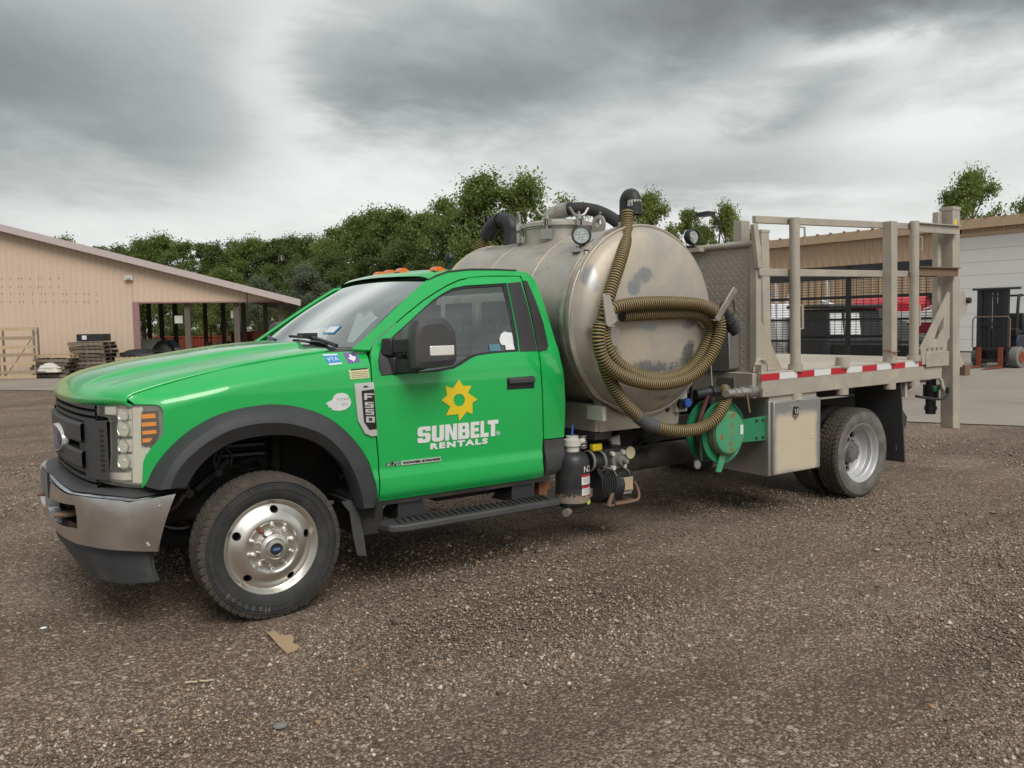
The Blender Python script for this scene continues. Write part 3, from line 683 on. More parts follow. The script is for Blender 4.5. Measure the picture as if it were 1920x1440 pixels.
for y in (-.47, .05, .52):
    w = .27 if y != .05 else .2
    st = MB().box((1.28,y-w,.86),(1.80,y+w,1.02)); st.hexa([(1.70,y-w,1.0),(1.86,y-w,1.0),(1.86,y+w,1.0),(1.70,y+w,1.0)], [(1.86,y-w*.85,1.56),(1.95,y-w*.85,1.56),(1.95,y+w*.85,1.56),(1.86,y+w*.85,1.56)])
    so = st.build('seat', mt['seat_fabric'], truck, bevel=.04, bseg=3)
    MB().box((1.86,y-.13,1.60),(1.95,y+.13,1.77)).cyl((1.91,y-.05,1.5),(1.91,y-.05,1.62),.008).cyl((1.91,y+.05,1.5),(1.91,y+.05,1.62),.008).build('headrest', mt['seat_fabric'], so, bevel=.035, bseg=3)
# papers and carton behind the windshield
pb = MB(); 
pb.add([(.80,-.62,1.475),(.86,-.16,1.475),(.95,-.18,1.70),(.93,-.28,1.70),(.92,-.33,1.675),(.90,-.40,1.70),(.90,-.5,1.71),(.88,-.60,1.67)], [(0,1,2,3,4,5,6,7)])
pb.add([(.80,-.62,1.475),(.88,-.60,1.67),(.98,-.72,1.62),(.92,-.76,1.475)], [(0,1,2,3)])
pb.build('dash_carton', mt['mint_paper'], truck, sharp=None)
pb = MB(); pb.add([(.70,-.14,1.478),(.70,.34,1.478),(.74,.34,1.55),(.78,.10,1.60),(.78,-.13,1.605)], [(0,1,2,3,4)]); pb.add([(.62,.2,1.478),(.62,.5,1.478),(.80,.5,1.484),(.80,.2,1.484)], [(0,1,2,3)]); pb.build('dash_papers', mt['paper'], truck, sharp=None)
sk = MB().grid([[ws_out(a, b, .004) for a in (-.60,-.50,-.43)] for b in (.16,.22,.265)]); sk2 = sk.build('inspection_sticker', mt['blue_decal'], wsh)
MB().grid([[ws_out(a, b, .006) for a in (-.585,-.51,-.445)] for b in (.172,.22,.252)]).build('sticker_face', mt['peeled_white'], sk2)
# wiper
w0, w1 = ws_out(-.62,.03,.03), ws_out(.02,.11,.03)
wp = MB().tube([ws_out(-.82,-.01,.02), ws_out(-.6,.035,.035), ws_out(-.35,.075,.04)], .012, 8); wp.tube([ws_out(-.60,.05,.02), ws_out(-.3,.085,.022), ws_out(.05,.10,.02)], .010, 6); wp.box(tuple(Vector(ws_out(-.36,.075,.04))-Vector((.05,.05,.015))), tuple(Vector(ws_out(-.36,.075,.04))+Vector((.05,.05,.02)))); wp.build('wiper', mt['trim_black'], truck)
wp = MB().tube([ws_out(.15,-.01,.02), ws_out(.4,.035,.035), ws_out(.62,.075,.03)], .012, 8); wp.tube([ws_out(.3,.05,.02), ws_out(.6,.08,.022), ws_out(.85,.10,.02)], .010, 6); wp.build('wiper', mt['trim_black'], truck)

# mirror
def build_mirror(mir):
    s = -1 if mir else 1
    # housing: rounded box whose outer (front) face was measured at y = -1.19
    mt_ = MB()
    P = lambda u, v, y: at(u, v, 'y', y)
    zx = lambda x, y: (640+x/4.571, 480+y/4.571)
    L = [(618,600),(640,550),(690,532),(800,522),(860,520),(900,545),(945,600),(970,650),(978,720),(983,820),(982,900),(965,930),(930,945),(760,962),(650,972),(615,965),(606,900),(606,760),(610,660)]
    pts = [P(*zx(*p), -1.22) for p in L]; c = np.mean(pts, 0); rows = []
    for dy, k, sh in ((-.045,.72,-.01),(-.03,.93,-.004),(0,1,0),(.05,1.0,.01),(.10,.985,.02),(.13,.94,.03),(.135,.90,.03)):
        rows.append([(c[0]+(q[0]-c[0])*k+sh, s*(q[1]+dy), c[2]+(q[2]-c[2])*k) for q in pts])
    n = len(pts); m = MB().grid(rows, closed=True); m.add(rows[0], [tuple(range(n))]); m.add(rows[-1], [tuple(range(n))])
    h = m.build('mirror', mt['black_plastic'], truck, sharp=40)
    # arms
    for (a, b, hgt) in (((395,780),(600,765),.085),((425,940),(600,950),.085)):
        A, B_ = P(*zx(*a), -.97), P(*zx(*b), -1.16)
        MB().bar((A[0]-.02, s*-.95, A[2]), (A[0]+.03, s*-1.0, A[2]), .07, hgt+.02).bar((A[0]+.01, s*-.985, A[2]), (B_[0]+.05, s*B_[1], B_[2]), .035, hgt).build('mirror_arm', mt['trim_black'], h, bevel=.01)
    a, b = P(*zx(755,770), -1.262), P(*zx(968,862), -1.262)
    MB().box((min(a[0],b[0]), min(s*-1.268,s*-1.24), min(a[2],b[2])+.008), (max(a[0],b[0]), max(s*-1.268,s*-1.24), max(a[2],b[2]))).build('mirror_signal_lamp', mt['reflector'], h, bevel=.006)
    panel('mirror_sail', sail_loop, [], fside(.004), mt['black_plastic'], h, mirror=mir, th=.01)
    sa, sb = P(*zx(606,680), -1.225), P(*zx(975,655), -1.225)
    MB().tube([(sa[0], s*-1.222, sa[2]), (.5*(sa[0]+sb[0]), s*-1.262, .5*(sa[2]+sb[2])), (sb[0], s*-1.224, sb[2])], .003, 6).build('cap_seam', mt['badge_black'], h)
build_mirror(False); build_mirror(True)
MB().box((2.0,-.9,.58),(2.08,.9,.66)).build('cab_cross_sill', mt['frame_black'], truck)
# ------------------------------------------------------------------ front end
def nose_panel(name, loop, mat, parent, holes=(), off=0., mir=False, th=.02, da=.03, db=.05):
    return panel(name, loop, list(holes), fnose(off), mat, parent, da=da, db=db, th=th, out=lambda s, z: (-1, -.5, 0), mirror=mir)
def inset(L, k, c=None):
    c = c or (sum(p[0] for p in L)/len(L), sum(p[1] for p in L)/len(L)); return [(c[0]+(a-c[0])*k, c[1]+(b-c[1])*k) for a, b in L]
amb_px = [(1290,590),(1480,582),(1500,840),(1470,890),(1400,990),(1290,1000),(1282,800)]
for mir in (False, True):
    s = -1 if mir else 1
    hl = nose_panel('headlight', lamp_loop, mt['lamp_bezel'], truck, off=-.055, mir=mir, th=.03)
    # inner reflector bowls: two stacked squares and a corner strip
    for (x0, y0, x1, y1) in ((955,560,1130,690),(955,700,1130,890),(955,930,1130,1080),(955,1110,1140,1270),(830,1330,1120,1420),(800,535,930,630)):
        L = [nose(*z1(*p)) for p in ((x0,y0),(x1,y0),(x1,y1),(x0,y1))]
        nose_panel('reflector_cell', L, mt['reflector'], hl, off=-.035, mir=mir, th=.018, da=.02)
    for k, (cx_, cy_, rr_) in enumerate(((1040,628,.040),(1040,795,.048),(1040,1005,.040),(1045,1190,.046))):
        s_, z_ = nose(*z1(cx_, cy_)); x_, y_ = nose_xy(s_); y_ = y_ if not mir else -y_; dr = Vector((-.86, -.5*(1 if not mir else -1), 0)).normalized(); cp_ = Vector((x_, y_, z_))-dr*.034
        MB().lathe([(rr_, .006), (rr_*.93, .008), (rr_*.75, -.004), (rr_*.45, -.016), (rr_*.25, -.019), (0, -.019)], cp_, dr, 28).build('reflector_bowl', mt['bright_metal'], hl)
        MB().sphere(cp_-dr*.006, rr_*.26, 12, 8).build('bulb', mt['white_decal'], hl)
    L = [nose(*z1(*p)) for p in ((1150,545),(1270,540),(1275,800),(1285,1020),(1370,1030),(1300,1150),(1290,1460),(1150,1450))]
    nose_panel('reflector_strip', L, mt['reflector'], hl, off=-.028, mir=mir)
    L = [nose(*z1(*p)) for p in amb_px]; ab = nose_panel('turn_signal', L, mt['lamp_dark'], hl, off=-.012, mir=mir)
    for P4 in (((1305,622),(1472,612),(1476,665),(1308,675)),((1308,722),(1480,710),(1484,758),(1310,770)),((1314,822),(1486,808),(1486,852),(1318,866)),((1318,915),(1438,905),(1405,955),(1320,962))):
        nose_panel('amber_lamp', [nose(*z1(*p)) for p in P4], mt['amber'], ab, off=-.004, mir=mir, th=.01)
    nose_panel('lens', lamp_loop, mt['hazy_lens'], hl, off=.002, mir=mir, th=.012)
    # filler behind the lamp
    MB().grid([[(float(nose_xy(t*(1))[0])+.07, s*float(nose_xy(t)[1])*.97, z) for t in np.linspace(.62, 1.15, 8)] for z in (.76, 1.24)]).build('lamp_backing', mt['frame_black'], hl)
# grille: a band over the nose curve between the lamps
gr = empty('grille'); gr.parent = truck
SG = float(nose_s(.70))
def band(name, z0, z1_, s0, s1, off, mat, par, th=.03, taper=0., n=28):
    m = MB(); rows = []
    for z, d in ((z0, -th), (z0, 0), (z1_, 0), (z1_, -th)):
        r = []
        for t in np.linspace(s0, s1, n):
            x, y = nose_xy(t); e = z + taper*(abs(t)/SG)*(1 if z == z0 else -1); r.append((x-off-d*1.0 if d else x-off, y, e))
        rows.append(r)
    m.grid(rows); rows = [rows[-1], rows[0]]; m.grid(rows); return m.build(name, mat, par, sharp=40)
band('grille_backing', .745, 1.225, -SG-.03, SG+.03, -.075, mt['badge_black'], gr, th=.01)
for z in (1.196, 1.160, 1.124): band('grille_slat', z, z+.019, -SG*.98, SG*.98, .002-.0*(z), mt['black_plastic'], gr, th=.045)
for z in (.872, .836, .800, .764): band('grille_slat', z-.03, z-.012, -SG*.97, SG*.97, .010-(.9-z)*.05, mt['black_plastic'], gr, th=.05)
# two broad nostril bars with slotted ends
for z0, z1_ in ((1.005, 1.115), (.865, .965)):
    b = band('nostril_bar', z0, z1_, -SG*.80, SG*.80, .030, mt['black_plastic'], gr, th=.06, n=34)
    b.modifiers.new('bevel', 'BEVEL').width = .014; b.modifiers['bevel'].segments = 3
SGM = nose(*z1(935,900))[0]; SV0, SV1 = nose(*z1(846,900))[0], nose(*z1(893,900))[0]
for sg in (-1, 1):
    band('nostril_side', .825, 1.135, sg*SG*.80, sg*SGM, .012, mt['black_plastic'], gr, th=.06, n=10)
    for k in range(9): band('vent_slot', .872+k*.026, .872+k*.026+.013, sg*SV0, sg*SV1, .0145, mt['badge_black'], gr, th=.004, n=4)
    band('nostril_web', .955, 1.015, sg*SG*.62, sg*SG*.82, .004, mt['black_plastic'], gr, th=.03, n=6)
for k in range(-9, 10):
    for z0, z1_ in ((1.124, 1.215), (.745, .86)): band('grille_rib', z0, z1_, k*SG/10-.006, k*SG/10+.006, -.03, mt['trim_black'], gr, th=.02, n=2)
em = MB(); em.lathe([(.0,.0),(.95,.0),(1.0,-.08)], (0,0,0), (0,0,1), 40)
v = [(-.93-.012*0+abs(z)*-.0, x*.185, .99+y*.082) for x, y, z in em.v]; m2 = MB(); m2.v = [(-.918+.02*(abs(b)/.185)**2+(.03 if i >= 80 else 0), b, c) for i, (a, b, c) in enumerate(v)]; m2.f = em.f; m2.mi = em.mi
e0 = m2.build('emblem', mt['badge_silver'], gr, sharp=60)
m3 = MB(); m3.v = [(-.921+.02*(abs(b*.88)/.185)**2, b*.93, .99+(c-.99)*.88) for i, (a, b, c) in enumerate(v[:80])]; m3.f = [f for f in em.f if max(f) < 80]; m3.mi = [0]*len(m3.f)
m3.build('emblem_field', mt['emblem_blue'], e0, sharp=60)
text_mesh('emblem_script', 'Ford', .10, lambda u, w: (-.9225, -u, .965+w), mt['badge_silver'], e0, shear=.3, sx=1.25)

# bumper
BP = [(0,-.962),(.2,-.959),(.4,-.950),(.55,-.934),(.68,-.908),(.78,-.868),(.86,-.815),(.92,-.745),(.965,-.665),(.995,-.58),(1.012,-.50),(1.02,-.44)]
BS = np.array(smooth_curve(BP, 6)); BSs = np.r_[0, np.cumsum(np.linalg.norm(np.diff(BS, axis=0), axis=1))]
def bump_xy(s): sg = -1 if s > 0 else 1; return np.interp(abs(s), BSs, BS[:, 1]), sg*np.interp(abs(s), BSs, BS[:, 0])
def bumper_hit(u, v): p = hit(u, v, lambda P: P[0]-np.interp(abs(P[1]), BS[:, 0], BS[:, 1]) if abs(P[1]) < 1.018 else -1., 3., 7.5); return float(np.interp(abs(p[1]), BS[:, 0], BSs)), p[2]
def bz(z):                                    # slight barrel in section
    return .016*math.sin(math.pi*min(1, max(0, (z-.44)/.37)))
def fbump(off=0.):
    def f(s, z):
        x, y = bump_xy(s); return (x-bz(z)-off, y*(1+.008*math.sin(math.pi*min(1, max(0, (z-.44)/.37)))), z)
    return f
zb = lambda x, y: (60+x/6.4, 880+y/6.4)
top = [bumper_hit(*zb(*p)) for p in ((430,290),(640,322),(880,352),(1080,372),(1180,392),(1300,370),(1480,340),(1740,290))]
bot = [bumper_hit(*zb(*p)) for p in ((1520,985),(1400,985),(1150,975),(900,955),(700,920))]
send = top[-1][0]
zt0 = .800
half_top = [(s_, z) for s_, z in top]; half_bot = [(s_, z) for s_, z in bot]
zc_t = max(z for s_, z in top[:3]); zc_b = min(z for s_, z in bot[-2:])
print('bumper', [tuple(np.round(p, 3)) for p in top], [tuple(np.round(p, 3)) for p in bot])
loop = [(0., zc_t+.005)]+half_top+half_bot+[(0., zc_b-.005)]
mloop = [(-a, b) for a, b in loop[::-1]]
full = loop+[p for p in mloop[1:-1]]
hole_px = ((195,310),(330,380),(545,425),(575,560),(582,700),(480,690),(330,640),(260,560),(200,420))
hole = [bumper_hit(*zb(*p)) for p in hole_px]
hole2 = [(-a, b) for a, b in hole[::-1]]
bp = panel('front_bumper', full, [hole, hole2], fbump(), mt['bumper_chrome'], truck, da=.03, db=.03, th=.06, out=lambda s, z: (-1, 0, 0))
sh = MB(); SS = np.linspace(-send*.97, send*.97, 61)
ztop = lambda s: interp(abs(s), [(0, zc_t+.005)]+half_top)
sh.grid([[(bump_xy(t)[0]+.004, bump_xy(t)[1]*.995, ztop(t)+.001) for t in SS], [(bump_xy(t)[0]+.03, bump_xy(t)[1]*.985, ztop(t)+.012) for t in SS]]); sh.build('bumper_top_edge', mt['bumper_chrome'], bp)
sh = MB(); sh.grid([[(bump_xy(t)[0]+.02, bump_xy(t)[1]*.985, ztop(t)+.014) for t in SS], [(bump_xy(t)[0]+.05, bump_xy(t)[1]*.96, ztop(t)+.024) for t in SS], [(bump_xy(t)[0]+.20, bump_xy(t)[1]*.90, ztop(t)+.024) for t in SS]]); sh.build('bumper_step_pad', mt['black_plastic'], bp)
for hs in (1, -1):
    ss = [p[0]*hs for p in hole]; zs = [p[1] for p in hole]; s0, s1 = min(ss), max(ss)
    MB().grid([[(bump_xy(t)[0]+.11, bump_xy(t)[1]*.98, z) for t in np.linspace(s0-.02, s1+.02, 7)] for z in (min(zs)-.02, max(zs)+.02)]).build('opening_backing', mt['badge_black'], bp)
    sm = (s0+s1)/2; x, y = bump_xy(sm)
    MB().tube([(x+.10, y+.04*hs, .60), (x+.01, y+.03*hs, .60), (x-.025, y, .60), (x+.01, y-.03*hs, .60), (x+.10, y-.04*hs, .60)], .013, 8).build('tow_hook', mt['brown_steel'], bp)
lp = MB(); lp.box((-.984,-.09,.665),(-.979,.15,.79)).build('licence_plate', mt['tyre_grey'], bp)
MB().box((-.978,-.11,.65),(-.965,.17,.80)).build('plate_bracket', mt['trim_black'], bp)
for u, v in (zb(1540,440), zb(1395,890), zb(1410,912)):
    p = hit(u, v, lambda P: P[0]-np.interp(abs(P[1]), BS[:, 0], BS[:, 1]) if abs(P[1]) < 1.018 else -1., 3., 7.5); MB().sphere((p[0]-.004, p[1]-.004, p[2]), .010, 8, 6).build('bumper_bolt', mt['galv'], bp)
# crumpled spot on the top edge
dn = np.array(hit(*zb(1185,385), lambda P: P[0]-np.interp(abs(P[1]), BS[:, 0], BS[:, 1]) if abs(P[1]) < 1.018 else -1., 3., 7.5))
for (uu, rr, dp) in ((zb(1185,400), .045, .016), (zb(1040,570), .05, .010), (zb(1250,720), .06, .012)):
    q = np.array(hit(*uu, lambda P: P[0]-np.interp(abs(P[1]), BS[:, 0], BS[:, 1]) if abs(P[1]) < 1.018 else -1., 3., 7.5))
# air dam
dam_px_b = ((1465,1365),(1250,1360),(1000,1320),(800,1265),(620,1205),(440,1070),(385,1010),(370,920))
DS = np.linspace(-send*.86, send*.86, 61)
def dam_z(t): return interp(abs(t)/(send*.86), [(0, .345), (.35, .325), (.6, .30), (.85, .285), (1, .29)])
m = MB(); rows = []
for k, ins in ((1., .05), (.6, .035), (.3, .045), (0., .065)):
    rows.append([(bump_xy(t)[0]+ins, bump_xy(t)[1]*.965, dam_z(t)*(1-k)+(zc_b+.03)*k) for t in DS])
m.grid(rows); rows2 = [[(x+.02, y*.99, z) for x, y, z in r] for r in rows[::-1]]; m.grid(rows2); m.grid([rows[-1], rows2[0]])
m.build('air_dam', mt['air_dam'], truck, sharp=25)

# fender badge, decals, door lettering
FS = lambda off: (lambda x, z: (x, fend(x, z)[1]-off, z))
def decal(name, px, mat, parent, f=None, off=.0025, rim=True, th=.002, holes=()):
    L = [q2(*p) for p in px]; H = [[q2(*p) for p in h] for h in holes]; return panel(name, L, H, f(off) if f else fside(off), mat, parent, da=.05, db=.02, th=th, rim=rim)
bd = decal('side_vent_badge', ((585,830),(700,820),(706,862),(722,1140),(690,1145),(650,1128),(608,1050),(598,960)), mt['badge_silver'], fender, FS, .012, th=.014)
decal('badge_field', ((628,872),(703,862),(719,1100),(676,1106),(643,1060),(634,970)), mt['badge_black'], bd, FS, .0145)
def along(p0, p1, off=.004, f=None):           # text line from pixel p0 to p1 (q2 coordinates)
    a, b = np.array(q2(*p0)), np.array(q2(*p1)); L = np.linalg.norm(b-a); d = (b-a)/L; n = np.array((-d[1], d[0]))
    def place(u, v):
        q = a+d*u+n*v; P = (f or fside)(off)(q[0], q[1]); return P
    return L, place
def fit_text(name, body, p0, p1, height, mat, parent, bold=0, shear=0, off=.004, f=None, spacing=1.):
    L, pl0 = along(p0, p1, off, f); pl = lambda u, v: pl0(u+bold, v+bold)
    size = (height-2*bold)/.70; cu = bpy.data.curves.new('t', 'FONT'); cu.body = body; cu.size = size; cu.offset = bold; cu.shear = shear; cu.space_character = spacing
    o = bpy.data.objects.new('t', cu); C.objects.link(o); bpy.context.view_layer.update(); w = o.dimensions.x; bpy.data.objects.remove(o); bpy.data.curves.remove(cu)
    return text_mesh(name, body, size, pl, mat, parent, bold=bold, sx=L/max(w, 1e-4), align='LEFT', shear=shear, spacing=spacing)
fit_text('badge_letters_xl', 'XL', (640,853), (672,850), .011, mt['badge_black'], bd, off=.0150, f=FS, bold=.0012)
# sun wheel logo
cxy, R1, R2, r0 = (1218, 928), 108, 70, 34
# measured tips of the nine blades and the notches between them
tips = [(1216,805),(1292,843),(1328,925),(1296,1013),(1220,1052),(1138,1020),(1110,935),(1136,840)]
nots = [(1242,848),(1274,885),(1294,960),(1260,990),(1214,1010),(1160,985),(1146,900),(1160,858)]
tips = [(1216,805),(1292,843),(1328,925),(1297,1013),(1218,1054),(1138,1021),(1111,930),(1137,843)]
nots = [(1238,842),(1270,885),(1297,945),(1262,997),(1212,1012),(1165,968),(1144,900),(1180,858)]
star = [p for t, nn in zip(tips, nots) for p in (t, nn)]
ring = [(1217+34*math.cos(t), 928+38*math.sin(t)) for t in np.linspace(0, 2*math.pi, 28, endpoint=False)]
decal('sun_logo', star, mt['yellow_decal'], door, None, .004, holes=[ring], th=.001)
def rpoly(pts):                                 # polygon with rounded corners: (x, y[, radius])
    out = []; n = len(pts)
    for i, p in enumerate(pts):
        r = p[2] if len(p) > 2 else 0; a = np.array(p[:2], float)
        if not r: out.append(tuple(a)); continue
        u = np.array(pts[i-1][:2])-a; w = np.array(pts[(i+1) % n][:2])-a; r = min(r, np.linalg.norm(u)*.49, np.linalg.norm(w)*.49); u = u/np.linalg.norm(u)*r; w = w/np.linalg.norm(w)*r
        for t in np.linspace(0, 1, 6): out.append(tuple((1-t)**2*(a+u)+2*t*(1-t)*a+t*t*(a+w)))
    return out
GLY = dict(S=([(.98,.70),(.98,1,.26),(.02,1,.26),(.02,.40,.22),(.60,.40,.07),(.60,.21,.06),(.40,.21,.06),(.40,.31),(.02,.31),(.02,0,.26),(.98,0,.26),(.98,.60,.22),(.40,.60,.07),(.40,.80,.06),(.60,.80,.06),(.60,.70)],),
 U=([(0,1),(.38,1),(.38,.23,.06),(.62,.23,.06),(.62,1),(1,1),(1,0,.28),(0,0,.28)],), N=([(0,0),(0,1),(.40,1),(.66,.46),(.66,1),(1,1),(1,0),(.62,0),(.34,.55),(.34,0)],),
 B=([(0,0),(0,1),(.96,1,.26),(.96,.53,.16),(1,.47,.1),(1,0,.26)],[(.39,.61),(.39,.80),(.60,.80,.06),(.60,.61,.06)],[(.39,.20),(.39,.41),(.62,.41,.06),(.62,.20,.06)]), E=([(0,0),(0,1),(1,1),(1,.77),(.44,.77),(.44,.62),(.92,.62),(.92,.39),(.44,.39),(.44,.23),(1,.23),(1,0)],),
 L=([(0,0),(0,1),(.44,1),(.44,.25),(1,.25),(1,0)],), T=([(.30,0),(.30,.75),(0,.75),(0,1),(1,1),(1,.75),(.70,.75),(.70,0)],),
 F=([(0,0),(.30,0),(.30,.34),(.80,.34),(.80,.58),(.30,.58),(.30,.76),(1,.76),(1,1),(0,1)],), **{'5': ([(0,0),(1,0),(1,.64),(.32,.64),(.32,.78),(1,.78),(1,1),(0,1),(0,.42),(.70,.42),(.70,.22),(0,.22)],), '0': ([(0,0),(1,0),(1,1),(0,1)],[(.32,.24),(.68,.24),(.68,.76),(.32,.76)])})
def block_letter(name, ch_, x0, x1, ytop, ybot, slope, mat, parent, f=None, off=.004):
    g = [rpoly(p) for p in GLY[ch_]]; mp = lambda p: (x0+(x1-x0)*p[0], ybot+(ytop-ybot)*p[1]+slope*(x0+(x1-x0)*p[0]-968))
    return decal(name, [mp(p) for p in g[0]], mat, parent, f, off, th=.001, holes=[[mp(p) for p in h] for h in g[1:]])
for ch_, u0, u1 in (('S',966,1047),('U',1053,1127),('N',1133,1205),('B',1211,1279),('E',1286,1338),('L',1345,1393),('T',1388,1452)):
    block_letter('letter', ch_, u0, u1, 1091, 1188, -.0955, mt['letter_white'], door)
fit_text('door_lettering_line', 'RENTALS', (1040,1226), (1384,1190), .040, mt['letter_white'], door, bold=.003, spacing=1.3, off=.004)
fit_text('registered_mark', 'R', (1444,1133), (1458,1131), .014, mt['letter_white'], door, bold=.0004)
rg = [(1451+12*math.cos(t), 1126+13*math.sin(t)) for t in np.linspace(0, 2*math.pi, 24, endpoint=False)]; rgi = [(1451+10*math.cos(t), 1126+11*math.sin(t)) for t in np.linspace(0, 2*math.pi, 24, endpoint=False)]
decal('registered_ring', rg, mt['letter_white'], door, None, .0025, holes=[rgi], th=.001)
for ch_, x0, x1, y0, y1 in (('F',642,699,887,926),('5',646,698,939,974),('5',650,701,981,1017),('0',653,706,1026,1061)): block_letter('badge_letter', ch_, x0, x1, y0, y1, 0., mt['badge_silver'], bd, FS, .0165)
eb = decal('engine_badge', ((868,1295),(1105,1268),(1108,1293),(870,1320)), mt['badge_silver'], door, None, .006, th=.006)
fit_text('engine_badge_text', 'POWER STROKE', (880,1312), (1100,1287), .0135, mt['badge_black'], eb, bold=.0012, off=.0075)
fit_text('engine_size_badge', '6.7L', (775,1328), (856,1318), .026, mt['badge_black'], door, bold=.0035, shear=.3, off=.004)
fit_text('engine_size_badge_face', '6.7L', (777,1327), (854,1318), .024, mt['badge_silver'], door, bold=.0004, shear=.3, off=.0065)
b1 = decal('blue_square_sticker', ((430,655),(512,652),(522,712),(445,720)), mt['blue_decal'], fender, FS); fit_text('sticker_text', 'FTA', (450,700), (512,690), .022, mt['letter_white'], b1, off=.004, f=FS)
decal('sticker_edge', ((430,655),(512,652),(514,660),(432,664)), mt['white_decal'], b1, FS, .004); decal('sticker_edge', ((444,710),(522,702),(522,712),(445,720)), mt['white_decal'], b1, FS, .004)
b2 = decal('purple_square_sticker', ((548,648),(618,642),(630,700),(557,708)), mt['purple_decal'], fender, FS)
decal('sticker_shape', ((578,655),(592,653),(594,664),(612,667),(610,682),(598,690),(594,698),(584,688),(572,684),(567,676),(580,672)), mt['letter_white'], b2, FS, .004)
b3 = decal('cream_paper_sticker', ((556,746),(672,734),(680,795),(565,804)), mt['cream_decal'], fender, FS)
for k in range(4): decal('sticker_line', ((570+k,762+k*10),(668+k,754+k*10),(668+k,756+k*10),(570+k,764+k*10)), mt['brown_steel'], b3, FS, .004)
decal('sticker_heading', ((566,744),(668,734),(669,741),(567,751)), mt['black_print'], b3, FS, .004)
decal('peeled_oval_sticker', ((418,950),(440,935),(455,930),(470,900),(490,888),(520,885),(548,895),(565,920),(570,945),(560,968),(535,985),(500,993),(470,990),(452,985),(455,975),(430,970),(436,962)), mt['peeled_white'], fender, FS)
fit_text('peeled_sticker_text', 'TFXS', (485,935), (560,925), .014, mt['grey_print'], fender, off=.004, f=FS).data
fit_text('peeled_sticker_text', 'OLL', (510,962), (552,956), .016, mt['grey_print'], fender, off=.004, f=FS)
w1 = decal('window_sticker', ((1466,560),(1475,532),(1495,517),(1515,522),(1540,524),(1546,555),(1552,600),(1558,625),(1505,628),(1500,598),(1480,598),(1468,580)), mt['peeled_white'], door, lambda o: fside(o-.012), .002)
decal('window_label', ((1403,594),(1470,592),(1474,634),(1408,636)), mt['teal_cover'], door, lambda o: fside(o-.012), .002)
# ------------------------------------------------------------------ wheels
def tyre_mesh(name, R0=.405, w=.225, rim=.262):
    # section from inner bead over the tread to the outer bead; axis = -y is outboard
    sec = [(rim, -.085), (rim+.012, -.098), (rim+.045, -.110), (rim+.085, -.1125), (R0-.035, -.106), (R0-.014, -.098)]
    tr = [(R0-.001, y) for y in np.linspace(-.093, .093, 31)]
    prof = sec + tr + [(r, -y) for r, y in sec[::-1]]
    n = 336; vs = []; 
    for k in range(n):
        a = 2*math.pi*k/n; c, s_ = math.cos(a), math.sin(a)
        for i, (r, y) in enumerate(prof):
            rr = r
            if len(sec) <= i < len(sec)+31:
                j = i-len(sec); yy = (j-15)/15.
                rib = min(abs(abs(yy)-.22), abs(abs(yy)-.60))
                ph = (k*56/n + (.5 if abs(yy) < .22 else 0) + (0.25 if yy > 0 else 0) + .9*abs(yy)) % 1.0
                if rib < .045: rr -= .012
                elif ph < .19: rr -= .010 if abs(yy) > .55 else .006
                if abs(yy) > .93: rr -= .004
            elif i in (len(sec)-1, len(sec)+31):
                ph = (k*56/n + .9*1. + (.25 if i > len(sec) else 0)) % 1.0; rr -= .009 if ph < .19 else 0
            elif i in (3, len(prof)-4): rr += 0
            vs.append((rr*c, y, rr*s_))
    m = len(prof); fs = [(k*m+i, k*m+i+1, ((k+1) % n)*m+i+1, ((k+1) % n)*m+i) for k in range(n) for i in range(m-1)]
    mb = MB(); mb.add(vs, fs); mb.mi = [(1 if len(sec)-2 <= i <= len(sec)+30 else 0) for k in range(n) for i in range(m-1)]; return mb
def wheel_loc(o, x, y, z=.40, rot=0, flip=False):
    o.location = (x, y, z); o.rotation_euler = (0, rot, math.pi if flip else 0)
def cut_holes(mb, name, n, r, hr, y0, y1, mat, par, ang0=0., sx=1., sz=1.):
    o = mb.build(name, mat, par, sharp=30)
    cu = MB()
    for k in range(n):
        a = ang0+2*math.pi*k/n; c = Vector((r*math.cos(a), 0, r*math.sin(a))); rad = c.normalized(); tan = Vector((-math.sin(a), 0, math.cos(a)))
        vs = []; N = 24
        for y in (y0, y1): vs += [c+rad*hr*sz*math.cos(t)+tan*hr*sx*math.sin(t)+Vector((0, y, 0)) for t in np.linspace(0, 2*math.pi, N, endpoint=False)]
        cu.add(vs, [tuple(range(N)), tuple(range(N, 2*N))[::-1]]+[(j, N+j, N+(j+1) % N, (j+1) % N) for j in range(N)])
    co = cu.build('cutter', mat); md = o.modifiers.new('cut', 'BOOLEAN'); md.object = co; md.solver = 'EXACT'; md.operation = 'DIFFERENCE'
    bpy.context.view_layer.update(); dg = bpy.context.evaluated_depsgraph_get(); me = bpy.data.meshes.new_from_object(o.evaluated_get(dg))
    o.modifiers.clear(); o.data = me; bpy.data.objects.remove(co)
    me.polygons.foreach_set('use_smooth', [True]*len(me.polygons)); me.set_sharp_from_angle(angle=math.radians(30)); return o
AX = (0, -1, 0)                                # outboard
